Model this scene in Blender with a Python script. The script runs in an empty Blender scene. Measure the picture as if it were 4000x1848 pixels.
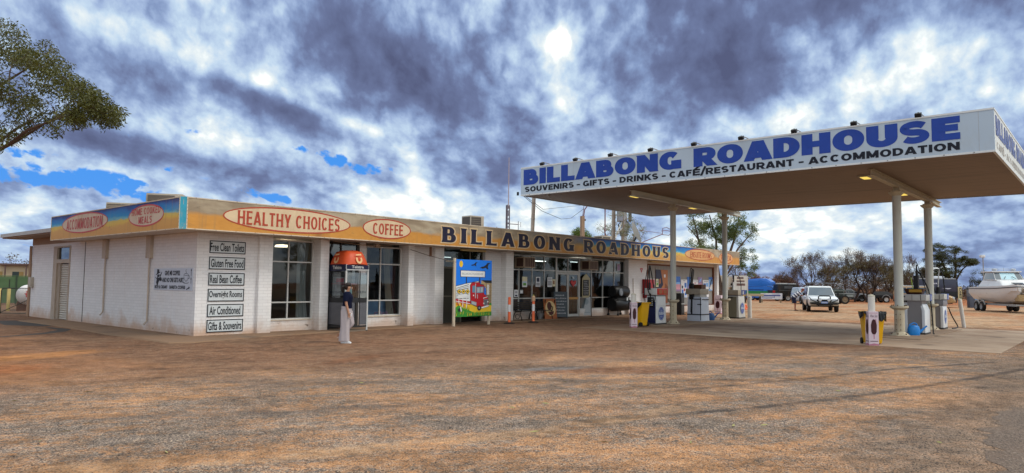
import bpy, bmesh, math, random
from mathutils import Vector, Matrix
from mathutils.geometry import tessellate_polygon
random.seed(11)
R = math.radians
S = bpy.context.scene
COL = S.collection

# ---------------------------------------------------------------- camera
F_PX, PITCH, ROLL, YAW = 2745.2, 0.0664, -0.0116, 0.8593
CAM = Vector((-9.721, -20.658, 1.7))
fw = Vector((math.sin(YAW)*math.cos(PITCH), math.cos(YAW)*math.cos(PITCH), math.sin(PITCH)))
r0 = Vector((math.cos(YAW), -math.sin(YAW), 0)); u0 = r0.cross(fw)
rv = r0*math.cos(ROLL) - u0*math.sin(ROLL); uv = u0*math.cos(ROLL) + r0*math.sin(ROLL)
cd = bpy.data.cameras.new('camera'); co = bpy.data.objects.new('camera', cd); COL.objects.link(co)
co.matrix_world = Matrix(((rv.x, uv.x, -fw.x, CAM.x), (rv.y, uv.y, -fw.y, CAM.y), (rv.z, uv.z, -fw.z, CAM.z), (0, 0, 0, 1)))
cd.sensor_fit = 'HORIZONTAL'; cd.sensor_width = 36; cd.lens = 36*F_PX/4000
cd.clip_start = 0.1; cd.clip_end = 3000
S.camera = co

# ---------------------------------------------------------------- node helper
class NT:
    def __init__(s, tree): s.t = tree; s.n = tree.nodes; s.l = tree.links
    def new(s, t, **k):
        n = s.n.new(t)
        for a, b in k.items(): setattr(n, a, b)
        return n
    def put(s, inp, v):
        if v is None: return
        if isinstance(v, bpy.types.NodeSocket): s.l.new(v, inp)
        else:
            if isinstance(v, tuple) and inp.type == 'RGBA' and len(v) == 3: v = v + (1,)
            inp.default_value = v
    def m(s, op, a, b=None, c=None, clamp=False):
        n = s.new('ShaderNodeMath', operation=op); n.use_clamp = clamp
        s.put(n.inputs[0], a); s.put(n.inputs[1], b); s.put(n.inputs[2], c); return n.outputs[0]
    def v(s, op, a, b=None, scale=None):
        n = s.new('ShaderNodeVectorMath', operation=op)
        s.put(n.inputs[0], a); s.put(n.inputs[1], b)
        if scale is not None: s.put(n.inputs['Scale'], scale)
        return n.outputs['Value'] if op in ('LENGTH', 'DOT_PRODUCT', 'DISTANCE') else n.outputs[0]
    def xyz(s, a):
        n = s.new('ShaderNodeSeparateXYZ'); s.put(n.inputs[0], a); return n.outputs
    def cxyz(s, x, y, z):
        n = s.new('ShaderNodeCombineXYZ')
        for i, q in enumerate((x, y, z)): s.put(n.inputs[i], q)
        return n.outputs[0]
    def noise(s, vec, scale, detail=4, rough=.55, dist=0.0, col=False):
        n = s.new('ShaderNodeTexNoise'); s.put(n.inputs['Vector'], vec)
        n.inputs['Scale'].default_value = scale; n.inputs['Detail'].default_value = detail
        n.inputs['Roughness'].default_value = rough; n.inputs['Distortion'].default_value = dist
        return n.outputs['Color'] if col else n.outputs['Fac']
    def voro(s, vec, scale, feat='F1', out='Distance'):
        n = s.new('ShaderNodeTexVoronoi', feature=feat); s.put(n.inputs['Vector'], vec)
        n.inputs['Scale'].default_value = scale; return n.outputs[out]
    def mix(s, f, a, b, blend='MIX'):
        n = s.new('ShaderNodeMix', data_type='RGBA', blend_type=blend)
        s.put(n.inputs[0], f); s.put(n.inputs[6], a); s.put(n.inputs[7], b); return n.outputs[2]
    def ramp(s, f, stops, interp='LINEAR'):
        n = s.new('ShaderNodeValToRGB'); s.put(n.inputs[0], f); e = n.color_ramp.elements
        n.color_ramp.interpolation = interp
        while len(e) < len(stops): e.new(.5)
        for i, (p, c) in enumerate(stops):
            e[i].position = p; e[i].color = (c, c, c, 1) if not isinstance(c, tuple) else c + (1,)
        return n.outputs[0]
    def ss(s, x, a, b):
        n = s.new('ShaderNodeMapRange', interpolation_type='SMOOTHSTEP'); s.put(n.inputs[0], x)
        n.inputs[1].default_value = a; n.inputs[2].default_value = b; return n.outputs[0]
    def obj(s): return s.new('ShaderNodeTexCoord').outputs['Object']
    def scale(s, vec, sc):
        return s.v('MULTIPLY', vec, sc)
    def bump(s, h, strength=.3, dist=.02):
        n = s.new('ShaderNodeBump'); n.inputs['Strength'].default_value = strength
        n.inputs['Distance'].default_value = dist; s.put(n.inputs['Height'], h); return n.outputs[0]

# ---------------------------------------------------------------- sky
SUN_AZ, SUN_EL = 150.0, 50.0          # degrees, azimuth clockwise from +Y
SKY_STRENGTH = 0.12
W = bpy.data.worlds.new('World'); S.world = W; W.use_nodes = True
w = NT(W.node_tree); w.n.clear()
sky = w.new('ShaderNodeTexSky', sky_type='NISHITA'); sky.sun_disc = False
sky.sun_elevation = R(SUN_EL); sky.sun_rotation = R(SUN_AZ); sky.altitude = 200; sky.dust_density = .6; sky.ozone_density = 2.5
D = w.new('ShaderNodeTexCoord').outputs['Generated']
D = w.v('NORMALIZE', D)
dx, dy, dz = w.xyz(D)
el = w.m('MULTIPLY', w.m('ARCSINE', dz), 180/math.pi)
c0, s0 = math.cos(R(49.23)), math.sin(R(49.23))
ax = w.m('SUBTRACT', w.m('MULTIPLY', dx, c0), w.m('MULTIPLY', dy, s0))
ay = w.m('ADD', w.m('MULTIPLY', dx, s0), w.m('MULTIPLY', dy, c0))
az = w.m('MULTIPLY', w.m('ARCTAN2', ax, ay), 180/math.pi)   # degrees right of the road axis
ez = w.m('MAXIMUM', el, 0.0)
U = w.m('MULTIPLY', az, .052)                                     # cloud field: flattened towards the horizon,
V = w.m('ADD', w.m('MULTIPLY', w.m('LOGARITHM', w.m('ADD', ez, 6.0), math.e), 1.35), w.m('MULTIPLY', w.m('MINIMUM', w.m('MAXIMUM', az, -50.0), 0.0), .024))   # streets slanting on the left
cl = w.cxyz(U, V, 0.0)
big = w.noise(w.v('ADD', cl, (3.7, 1.3, 0)), 1.5, 6, .55, .25)
cp_ = w.cxyz(w.m('MULTIPLY', az, .066), w.m('ADD', w.m('MULTIPLY', w.m('LOGARITHM', w.m('ADD', ez, 7.0), math.e), 1.35), w.m('MULTIPLY', w.m('MINIMUM', w.m('MAXIMUM', az, -50.0), 0.0), .010)), 0.0)
med = w.noise(w.v('ADD', cp_, (11.2, 5.3, 2)), 4.0, 5, .52, .15)
fine = w.noise(w.v('ADD', cp_, (1.2, 7.3, 4)), 11, 5, .55, .15)
puff = w.m('ABSOLUTE', w.m('SUBTRACT', w.noise(w.v('ADD', cp_, (5.2, 2.3, 7)), 5.0, 6, .5, .2), .5))   # rounded heads with dark creases
def blob(a, e, sa, se, rot=0.0):
    x = w.m('SUBTRACT', az, a); y = w.m('SUBTRACT', el, e); cr, sr = math.cos(R(rot)), math.sin(R(rot))
    X = w.m('DIVIDE', w.m('ADD', w.m('MULTIPLY', x, cr), w.m('MULTIPLY', y, sr)), sa)
    Y = w.m('DIVIDE', w.m('SUBTRACT', w.m('MULTIPLY', y, cr), w.m('MULTIPLY', x, sr)), se)
    q = w.m('ADD', w.m('MULTIPLY', X, X), w.m('MULTIPLY', Y, Y))
    return w.m('EXPONENT', w.m('MULTIPLY', q, -1.0))
def blobs(lst):
    t = None
    for amp, *k in lst:
        b = w.m('MULTIPLY', blob(*k), amp); t = b if t is None else w.m('ADD', t, b)
    return t
# light (+) and dark (-) cloud masses of that day's sky: (strength, azimuth, elevation, half widths, tilt)
LIGHT = blobs([
    (.85, 3.9, 19.3, .85, .8, 0), (.10, 3.7, 19.6, 1.8, 1.6, 30), (.16, 3.9, 18.3, 2.6, 3.0, 0), (.18, 4.4, 14.3, 2.2, 2.4, 0),
    (-.36, -11, 17.8, 8, 3.2, -10), (-.30, -7, 14.9, 6, 1.8, -12), (-.32, -19, 13.3, 6, 1.4, -18), (-.16, -25, 15, 3, 1.8, -15),
    (-.36, 14.5, 18.5, 7, 4, 0), (-.27, 18, 15.2, 5, 2, 10), (-.10, 9, 16, 3, 2, 0),
    (.22, -27, 16.6, 3, 1.3, -25), (.24, -20.5, 15.0, 4, .8, -22), (.18, -15, 13.3, 4, .7, -22), (-.10, -34, 15.5, 5, 2, 0),
    (.26, -20, 10.5, 9, 1.2, -3), (.30, -12.5, 12.2, 2.5, .8, -10), (.24, -9, 6.4, 6, 1.5, 0), (.22, -32, 4.2, 6, 1.6, 0),
    (-.26, -29.8, 9.3, 3, 1.0, -15), (-.14, -33, 9.9, 4, .9, 0), (-.16, -22, 8.2, 5, .8, -8), (-.26, -1.3, 8.6, 4, 2.2, 0), (-.10, -6, 10.9, 2, 1, 0), (.16, -8, 9.3, 1.0, 1.8, 0), (-.12, 1, 11.2, 2.5, 1.2, 0),
    (.18, 27, 15, 5, 3, 0), (.22, 30, 17.4, 2, .9, 0), (.20, 34.8, 13, 4, 2, 0), (-.30, 36.5, 18.8, 3, 2.4, 0), (-.20, 24.5, 20.5, 3.5, 1.2, 0), (.24, 21, 12.8, 3, 1.0, 10), (.15, 20, 5, 20, 3.0, 0), (.17, -12, 5.5, 12, 2.0, 0)])
BLUE = blobs([(.74, -34.5, 6.7, 5.0, .75, 0), (.60, -28.5, 6.2, 3.2, .8, -15), (.58, -12.3, 9.0, 2.9, .62, -6), (.46, -24.5, 11.0, 1.3, .3, 0), (.36, -29, 10.1, 1.3, .3, 0), (.50, -20, 6.6, 4, .5, -10), (.26, -35.5, 2.6, 3, 1.2, 0), (.34, -16, 10.2, 3, .4, -8), (.40, -36, 8.3, 3, .5, 0), (.36, -27, 8.2, 2.0, .35, -8)])
tone = w.m('ADD', w.m('ADD', w.m('MULTIPLY', w.m('SUBTRACT', big, .5), 1.05), w.m('MULTIPLY', w.m('SUBTRACT', med, .5), .95)),
           w.m('ADD', w.m('MULTIPLY', w.m('SUBTRACT', fine, .5), .34), w.m('MULTIPLY', w.m('SUBTRACT', puff, .09), .85)))
behind = w.ss(w.m('MULTIPLY', w.m('SUBTRACT', ax, ay), .7), -.1, .8)
over = w.ss(el, 24, 42)
tone = w.m('ADD', w.m('ADD', w.m('ADD', tone, .585), LIGHT), w.m('MULTIPLY', w.m('MAXIMUM', behind, over), .30), clamp=True)
cloud = w.ramp(tone, [(0.0, (.095, .112, .212)), (.30, (.155, .196, .355)), (.45, (.24, .330, .555)), (.56, (.37, .49, .73)), (.69, (.56, .71, .88)), (.82, (.82, .90, .93)), (1.0, (1.35, 1.35, 1.25))])
gain = w.m('ADD', 1.0, w.m('MULTIPLY', w.m('MAXIMUM', behind, over), .42))
cloud = w.v('SCALE', cloud, scale=w.m('DIVIDE', gain, SKY_STRENGTH))
hole = w.ss(w.m('ADD', w.m('ADD', BLUE, w.m('MULTIPLY', w.m('SUBTRACT', med, .5), .9)), w.m('MULTIPLY', w.m('SUBTRACT', fine, .5), 1.9)), .30, .56)
hole = w.m('MULTIPLY', hole, w.ss(BLUE, .08, .28))
bluesky = w.mix(.85, sky.outputs[0], (.03/SKY_STRENGTH, .29/SKY_STRENGTH, .92/SKY_STRENGTH))
bg = w.new('ShaderNodeBackground'); w.put(bg.inputs[0], w.mix(hole, cloud, bluesky)); bg.inputs[1].default_value = SKY_STRENGTH
wo = w.new('ShaderNodeOutputWorld'); w.l.new(bg.outputs[0], wo.inputs[0])

sl = bpy.data.lights.new('sun', 'SUN'); sl.energy = 1.5; sl.angle = R(16); sl.color = (1, .95, .87)
so = bpy.data.objects.new('sun', sl); COL.objects.link(so)
sd = Vector((math.sin(R(SUN_AZ))*math.cos(R(SUN_EL)), math.cos(R(SUN_AZ))*math.cos(R(SUN_EL)), math.sin(R(SUN_EL))))
so.rotation_euler = sd.to_track_quat('Z', 'Y').to_euler(); so.location = (0, -10, 40)
S.view_settings.view_transform = 'Standard'; S.view_settings.look = 'None'
S.view_settings.exposure = 0.0; S.view_settings.gamma = 1.0
S.cycles.max_bounces = 6; S.cycles.diffuse_bounces = 3; S.cycles.glossy_bounces = 3; S.cycles.transparent_max_bounces = 12
S.cycles.transmission_bounces = 4; S.cycles.sample_clamp_indirect = 6

# ---------------------------------------------------------------- materials
def newmat(name):
    m = bpy.data.materials.new(name); m.use_nodes = True
    t = NT(m.node_tree); b = t.n['Principled BSDF']; return m, t, b
_cache = {}
def pm(name, c, rough=.6, var=.12, sc=6, bump=0, metal=0, dirt=0, dirtc=(.30, .15, .07), spec=.28, coat=0):
    """painted / plastic / metal surface with uneven tone, wear and dust"""
    if name in _cache: return _cache[name]
    m, t, b = newmat(name); o = t.obj()
    n = t.noise(o, sc, 5, .6)
    f = t.m('ADD', 1 - var, t.m('MULTIPLY', n, 2*var))
    colr = t.v('SCALE', tuple(c), scale=f)
    if dirt:
        d = t.noise(t.scale(o, (1, 1, .35)), sc*.8, 7, .7, .4)
        colr = t.mix(t.m('MULTIPLY', t.ss(d, .5, .75), dirt), colr, dirtc)
    t.put(b.inputs['Base Color'], colr); b.inputs['Metallic'].default_value = metal
    b.inputs['Specular IOR Level'].default_value = spec
    t.put(b.inputs['Roughness'], t.m('ADD', rough - .08, t.m('MULTIPLY', n, .16)))
    if coat: b.inputs['Coat Weight'].default_value = coat; b.inputs['Coat Roughness'].default_value = .08
    if bump: t.put(b.inputs['Normal'], t.bump(t.noise(o, sc*6, 3), bump, .01))
    _cache[name] = m; return m
def emit(name, c, s):
    if name in _cache: return _cache[name]
    m, t, b = newmat(name); b.inputs['Base Color'].default_value = tuple(c) + (1,)
    b.inputs['Emission Color'].default_value = tuple(c) + (1,); b.inputs['Emission Strength'].default_value = s
    _cache[name] = m; return m
def glassmat(name, tint=(.42, .47, .5), refl=.5):
    m, t, b = newmat(name); t.n.remove(b); out = t.n['Material Output']
    tr = t.new('ShaderNodeBsdfTransparent'); tr.inputs[0].default_value = tint + (1,)
    gl = t.new('ShaderNodeBsdfGlossy'); gl.inputs[0].default_value = (.85, .9, .95, 1)
    t.put(gl.inputs['Roughness'], .02)
    o = t.obj(); t.put(gl.inputs['Normal'], t.bump(t.noise(o, .8, 2), .05, .02))
    ge = t.new('ShaderNodeNewGeometry'); cs = t.m('ABSOLUTE', t.v('DOT_PRODUCT', ge.outputs['Normal'], ge.outputs['Incoming']))
    fr = t.m('ADD', refl*.30, t.m('MULTIPLY', t.m('POWER', t.m('SUBTRACT', 1.0, cs), 4.0), 1.0 - refl*.30), clamp=True)
    mx = t.new('ShaderNodeMixShader'); t.put(mx.inputs[0], fr)
    t.l.new(tr.outputs[0], mx.inputs[1]); t.l.new(gl.outputs[0], mx.inputs[2]); t.l.new(mx.outputs[0], out.inputs[0])
    return m

# ---------------------------------------------------------------- mesh builder
class MB:
    def __init__(s): s.v = []; s.f = []; s.i = []; s.mi = 0; s.T = None
    def add(s, vs, fs):
        k = len(s.v)
        for p in vs:
            p = Vector(p); s.v.append(s.T @ p if s.T else p)
        for f in fs: s.f.append([q + k for q in f]); s.i.append(s.mi)
        return s
    def mat(s, i): s.mi = i; return s
    def tf(s, M): s.T = M; return s
    def box(s, x0, x1, y0, y1, z0, z1):
        if x0 > x1: x0, x1 = x1, x0
        if y0 > y1: y0, y1 = y1, y0
        if z0 > z1: z0, z1 = z1, z0
        return s.add([(x0,y0,z0),(x1,y0,z0),(x1,y1,z0),(x0,y1,z0),(x0,y0,z1),(x1,y0,z1),(x1,y1,z1),(x0,y1,z1)],
                     [(0,3,2,1),(4,5,6,7),(0,1,5,4),(1,2,6,5),(2,3,7,6),(3,0,4,7)])
    def quad(s, *p): return s.add(p, [tuple(range(len(p)))])
    def prism(s, poly, fn0, fn1):
        """poly of 2-D points; fn0/fn1 map a 2-D point to the two end caps"""
        n = len(poly); a = [fn0(*p) for p in poly]; b = [fn1(*p) for p in poly]
        tris = tessellate_polygon([[Vector((p[0], p[1], 0)) for p in poly]])
        fs = [tuple(t) for t in tris] + [tuple(n + q for q in reversed(t)) for t in tris]
        fs += [(i, (i+1) % n, n + (i+1) % n, n + i) for i in range(n)]
        return s.add(a + b, fs)
    def tube(s, pts, r, n=8, cap=True):
        pts = [Vector(p) for p in pts]; rs = r if isinstance(r, (list, tuple)) else [r]*len(pts)
        vs = []; fs = []; u = None
        for i, p in enumerate(pts):
            t = (pts[min(i+1, len(pts)-1)] - pts[max(i-1, 0)]).normalized()
            if u is None:
                u = t.orthogonal().normalized()
            else:
                u = (u - t*u.dot(t)); u = u.normalized() if u.length > 1e-6 else t.orthogonal().normalized()
            v = t.cross(u)
            vs += [p + (u*math.cos(2*math.pi*k/n) + v*math.sin(2*math.pi*k/n))*rs[i] for k in range(n)]
        for i in range(len(pts)-1):
            for k in range(n): fs.append((i*n+k, i*n+(k+1) % n, (i+1)*n+(k+1) % n, (i+1)*n+k))
        if cap: fs += [tuple(reversed(range(n))), tuple(range((len(pts)-1)*n, len(pts)*n))]
        return s.add(vs, fs)
    def cyl(s, p0, p1, r, r1=None, n=16): return s.tube([p0, p1], [r, r if r1 is None else r1], n)
    def lathe(s, prof, c=(0, 0, 0), axis='z', n=24):
        vs = []; fs = []
        for (r, h) in prof:
            for k in range(n):
                a = 2*math.pi*k/n; x, y = r*math.cos(a), r*math.sin(a)
                p = {'z': (x, y, h), 'y': (x, h, y), 'x': (h, x, y)}[axis]
                vs.append((p[0]+c[0], p[1]+c[1], p[2]+c[2]))
        for i in range(len(prof)-1):
            for k in range(n): fs.append((i*n+k, i*n+(k+1) % n, (i+1)*n+(k+1) % n, (i+1)*n+k))
        return s.add(vs, fs)
    def ell(s, c, rx, ry, rz, n=14, m=8):
        vs = []; fs = []
        for i in range(m+1):
            t = math.pi*i/m
            for k in range(n):
                a = 2*math.pi*k/n
                vs.append((c[0]+rx*math.sin(t)*math.cos(a), c[1]+ry*math.sin(t)*math.sin(a), c[2]+rz*math.cos(t)))
        for i in range(m):
            for k in range(n): fs.append((i*n+k, (i+1)*n+k, (i+1)*n+(k+1) % n, i*n+(k+1) % n))
        return s.add(vs, fs)
    def loft(s, rings, cap=True):
        n = len(rings[0]); vs = [p for r in rings for p in r]; fs = []
        for i in range(len(rings)-1):
            for k in range(n): fs.append((i*n+k, i*n+(k+1) % n, (i+1)*n+(k+1) % n, (i+1)*n+k))
        if cap: fs += [tuple(reversed(range(n))), tuple(range((len(rings)-1)*n, len(rings)*n))]
        return s.add(vs, fs)
    def build(s, name, mats, parent=None, smooth=False, bevel=0, label=None, seg=2):
        me = bpy.data.meshes.new(name); me.from_pydata([tuple(p) for p in s.v], [], s.f)
        mats = mats if isinstance(mats, (list, tuple)) else [mats]
        for q in mats: me.materials.append(q)
        me.polygons.foreach_set('material_index', s.i)
        bm = bmesh.new(); bm.from_mesh(me)
        if bevel or smooth: bmesh.ops.remove_doubles(bm, verts=bm.verts, dist=1e-5)
        bmesh.ops.recalc_face_normals(bm, faces=bm.faces)
        if bevel:
            es = [e for e in bm.edges if len(e.link_faces) == 2 and e.calc_face_angle(0) > R(25)]
            bmesh.ops.bevel(bm, geom=es, offset=bevel, segments=seg, profile=.6, affect='EDGES', clamp_overlap=True)
        bm.to_mesh(me); bm.free()
        if smooth or bevel:
            me.polygons.foreach_set('use_smooth', [True]*len(me.polygons))
            try: me.set_sharp_from_angle(angle=R(38))
            except Exception: pass
        me.update()
        o = bpy.data.objects.new(name, me); COL.objects.link(o)
        if parent: o.parent = parent
        if label: o['label'] = label
        return o
def thing(name, label, cat, loc=(0, 0, 0), rz=0, group=None):
    o = bpy.data.objects.new(name, None); COL.objects.link(o); o.empty_display_size = .3
    o.location = loc; o.rotation_euler = (0, 0, rz); o['label'] = label; o['category'] = cat
    if group: o['group'] = group
    return o
def tag(o, label, cat, group=None):
    o['label'] = label; o['category'] = cat
    if group: o['group'] = group
    return o
def struct(o): o['kind'] = 'structure'; return o
def stuff(o): o['kind'] = 'stuff'; return o
def kids(o): return [c for c in bpy.data.objects if c.parent == o]
def dup(o, loc, rz=None, label=None, parent=None, sc=None):
    c = o.copy(); COL.objects.link(c)
    if parent is not None: c.parent = parent
    else:
        c.location = loc
        if rz is not None: c.rotation_euler = (0, 0, rz)
        if sc: c.scale = sc
        if label: c['label'] = label
    for k in kids(o): dup(k, None, parent=c)
    return c

# ---------------------------------------------------------------- lettering
def arc(cx, cy, rx, ry, a0, a1, n=14):
    return [(cx + rx*math.cos(R(a0 + (a1-a0)*i/n)), cy + ry*math.sin(R(a0 + (a1-a0)*i/n))) for i in range(n+1)]
WID = dict(I=0, M=1.2, W=1.3, L=.8, E=.82, F=.78, T=.86, S=.9, Z=.86, B=.95, P=.9, R=.98, A=1.08, O=1.08, G=1.04, C=1.0, N=1.04, H=1.04)
def glyph(ch, W0, vw, hw):
    a, b = vw/2, hw/2; W = vw if ch == 'I' else W0*WID.get(ch, 1.0)
    if ch in '-': W = W0*.55
    if ch in '/': W = W0*.5
    P = []
    st = [(a, 0), (a, 1)]; m = .52
    if ch == 'A': P = [[(a*.85, 0), (W/2 - a*.12, 1)], [(W - a*.85, 0), (W/2 + a*.12, 1)], [(W*.24, .27), (W*.76, .27)]]
    elif ch == 'B':
        x1, x2 = W*.88 - a - .20, W - a - .22
        P = [st, [(a, 1-b), (x1, 1-b)] + arc(x1, (1-b+m)/2, .20, (1-b-m)/2, 90, -90)[1:] + [(a, m)],
             [(a, m), (x2, m)] + arc(x2, (m+b)/2, .22, (m-b)/2, 90, -90)[1:] + [(a, b)]]
    elif ch == 'C': P = [arc(W/2, .5, W/2-a, .5-b, 42, 318, 26)]
    elif ch == 'D':
        rx = (W-vw)*.62; x = W - a - rx
        P = [st, [(a, 1-b), (x, 1-b)] + arc(x, .5, rx, .5-b, 90, -90, 20)[1:] + [(a, b)]]
    elif ch in 'EÉ':
        P = [st, [(a, 1-b), (W, 1-b)], [(a, m), (W*.93, m)], [(a, b), (W, b)]]
        if ch == 'É': P.append([(W*.45, 1.08), (W*.75, 1.3)])
    elif ch == 'F': P = [st, [(a, 1-b), (W, 1-b)], [(a, m), (W*.9, m)]]
    elif ch == 'G': P = [arc(W/2, .5, W/2-a, .5-b, 42, 340, 28), [(W-a, .02), (W-a, .50)], [(W*.55, .50-b), (W, .50-b)]]
    elif ch == 'H': P = [st, [(W-a, 0), (W-a, 1)], [(a, .5), (W-a, .5)]]
    elif ch == 'I': P = [st]
    elif ch == 'K': P = [st, [(W-a*.9, 1), (a*1.4, .40)], [(W*.42, .58), (W-a*.7, 0)]]
    elif ch == 'L': P = [st, [(a, b), (W, b)]]
    elif ch == 'M': P = [[(a, 0), (a, 1)], [(W-a, 0), (W-a, 1)], [(a, 1), (W/2, .12)], [(W-a, 1), (W/2, .12)]]
    elif ch == 'N': P = [st, [(W-a, 0), (W-a, 1)], [(a*.9, 1), (W-a*.9, 0)]]
    elif ch == 'O': P = [arc(W/2, .5, W/2-a, .5-b, 0, 360, 36)]
    elif ch in 'PR':
        m2 = .44; x = W - a - .25
        P = [st, [(a, 1-b), (x, 1-b)] + arc(x, (1-b+m2)/2, .25, (1-b-m2)/2, 90, -90)[1:] + [(a, m2)]]
        if ch == 'R': P.append([(W*.48, .48), (W - a*.75, 0)])
    elif ch == 'S':
        ry = (1-2*b)/4; rx = W/2 - a
        P = [arc(W/2, 1-b-ry, rx, ry, 28, 270, 18) + arc(W/2, b+ry, rx, ry, 90, -152, 18)[1:]]
    elif ch == 'T': P = [[(W/2, 0), (W/2, 1)], [(0, 1-b), (W, 1-b)]]
    elif ch == 'U': r = W/2 - a; P = [[(a, 1)] + arc(W/2, .40, r, .40-b, 180, 360, 18) + [(W-a, 1)]]
    elif ch == 'V': P = [[(a*.85, 1), (W/2, 0)], [(W-a*.85, 1), (W/2, 0)]]
    elif ch == 'Y': P = [[(W/2, 0), (W/2, .5)], [(a*.8, 1), (W/2, .42)], [(W-a*.8, 1), (W/2, .42)]]
    elif ch == 'Z': P = [[(0, 1-b), (W, 1-b)], [(W-a, 1-b*.5), (a, b*.5)], [(0, b), (W, b)]]
    elif ch == '-': P = [[(0, .42), (W, .42)]]
    elif ch == '/': P = [[(.02, -.08), (W-.02, 1.08)]]
    return W, P
def clip(poly, lo, hi):
    for s_, lim in ((1, lo), (-1, -hi)):
        out = []
        for i, p in enumerate(poly):
            q = poly[(i+1) % len(poly)]; dp, dq = s_*p[1]-lim, s_*q[1]-lim
            if dp >= 0: out.append(p)
            if dp*dq < 0:
                t = dp/(dp-dq); out.append((p[0]+(q[0]-p[0])*t, p[1]+(q[1]-p[1])*t))
        poly = out
        if len(poly) < 3: return []
    return poly
def strokes(text, W0=.95, vw=.3, hw=.22, gap=.12, space=.5, flare=0.0, grow=0.0, lo=0, hi=1):
    """list of (stroke index, quad) in unit-height space, and the total advance"""
    out = []; x = 0.0
    for ch in text:
        if ch == ' ': x += space; continue
        vk = .30 if ch == 'S' and vw > .34 else vw
        W, P = glyph(ch, W0, vk, hw)
        for si, path in enumerate(P):
            closed = (abs(path[0][0]-path[-1][0]) + abs(path[0][1]-path[-1][1])) < 1e-6
            pts = path[:-1] if closed else list(path); L = 0
            if not closed:                       # run past the ends, then cut square
                def ext(p, q, d):
                    l = math.hypot(p[0]-q[0], p[1]-q[1]); return (p[0]+(p[0]-q[0])/l*d, p[1]+(p[1]-q[1])/l*d)
                on = lambda p: p[1] < .001 or p[1] > .999
                diag = lambda p, q: abs(p[0]-q[0]) > .03
                if on(pts[0]) : pts[0] = ext(pts[0], pts[1], .25 if diag(pts[0], pts[1]) else grow)
                elif grow: pts[0] = ext(pts[0], pts[1], grow)
                if on(pts[-1]): pts[-1] = ext(pts[-1], pts[-2], .25 if diag(pts[-1], pts[-2]) else grow)
                elif grow: pts[-1] = ext(pts[-1], pts[-2], grow)
                if flare:                         # subdivide straight strokes so that their ends can swell
                    q = [pts[0]]
                    for p in pts[1:]:
                        k = max(1, int(math.hypot(p[0]-q[-1][0], p[1]-q[-1][1])/.08)); s0_ = q[-1]
                        q += [(s0_[0]+(p[0]-s0_[0])*j/k, s0_[1]+(p[1]-s0_[1])*j/k) for j in range(1, k+1)]
                    pts = q
            n = len(pts); lr = []
            cum = [0]
            for i in range(1, n): cum.append(cum[-1] + math.hypot(pts[i][0]-pts[i-1][0], pts[i][1]-pts[i-1][1]))
            for i in range(n):
                p = pts[i]
                A = pts[(i-1) % n] if (closed or i > 0) else p
                B = pts[(i+1) % n] if (closed or i < n-1) else p
                tx, ty = B[0]-A[0], B[1]-A[1]; l = math.hypot(tx, ty) or 1; tx /= l; ty /= l
                wd = math.sqrt((vk*ty)**2 + (hw*tx)**2)/2
                if flare and not closed:
                    e = min(cum[i], cum[-1]-cum[i]); wd *= 1 + flare*max(0, 1-e/.22)**2
                wd += grow; lr.append(((p[0]-ty*wd, p[1]+tx*wd), (p[0]+ty*wd, p[1]-tx*wd)))
            for i in range(n if closed else n-1):
                a_, b_ = lr[i], lr[(i+1) % n]
                q = clip([a_[0], b_[0], b_[1], a_[1]], lo-grow if ch != '/' else -.1, (hi+grow) if ch not in '/É' else 1.35)
                if len(q) >= 3: out.append((si, [(c[0]+x, c[1]) for c in q]))
        x += W + gap
    return out, x - gap
def letters(mb, text, o, ux, uy, w_, h_, lift=.004, **k):
    """stroke lettering filling a w x h rectangle whose lower-left corner is o"""
    o, ux, uy = Vector(o), Vector(ux).normalized(), Vector(uy).normalized(); nn = ux.cross(uy)
    qs, tot = strokes(text, **k)
    for qi, (si, q) in enumerate(qs):
        mb.quad(*[o + ux*(p[0]/tot*w_) + uy*(p[1]*h_) + nn*(lift + si*.0022 + (qi % 40)*.00005) for p in q])
    return mb
_tc = {}
def fmesh(s, bold=0.0, shear=0.0):
    key = (s, bold, shear)
    if key not in _tc:
        cu = bpy.data.curves.new('txt', 'FONT'); cu.body = s; cu.offset = bold; cu.shear = shear; cu.align_x = 'LEFT'; cu.resolution_u = 3
        ob = bpy.data.objects.new('txt', cu); COL.objects.link(ob)
        me = bpy.data.meshes.new_from_object(ob)
        vs = [(v.co.x, v.co.y) for v in me.vertices]; fs = [tuple(p.vertices) for p in me.polygons]
        bpy.data.objects.remove(ob); bpy.data.meshes.remove(me)
        x0 = min(v[0] for v in vs); x1 = max(v[0] for v in vs); y0 = min(v[1] for v in vs); y1 = max(v[1] for v in vs)
        _tc[key] = ([((v[0]-x0)/(x1-x0), (v[1]-y0)/(y1-y0)) for v in vs], fs)
    return _tc[key]
def text(mb, s, o, ux, uy, w_, h_, lift=.004, bold=0.0, shear=0.0):
    o, ux, uy = Vector(o), Vector(ux).normalized(), Vector(uy).normalized(); nn = ux.cross(uy)
    vs, fs = fmesh(s, bold, shear)
    return mb.add([o + ux*(p[0]*w_) + uy*(p[1]*h_) + nn*lift for p in vs], fs)
def disc(mb, c, ux, uy, rx, ry, lift=.004, n=48, hole=0):
    c, ux, uy = Vector(c), Vector(ux).normalized(), Vector(uy).normalized(); nn = ux.cross(uy)
    P = [c + ux*(rx*math.cos(2*math.pi*i/n)) + uy*(ry*math.sin(2*math.pi*i/n)) + nn*lift for i in range(n)]
    if not hole: return mb.add(P, [tuple(range(n))])
    Q = [c + ux*((rx-hole)*math.cos(2*math.pi*i/n)) + uy*((ry-hole)*math.sin(2*math.pi*i/n)) + nn*lift for i in range(n)]
    return mb.add(P + Q, [(i, (i+1) % n, n+(i+1) % n, n+i) for i in range(n)])
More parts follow.
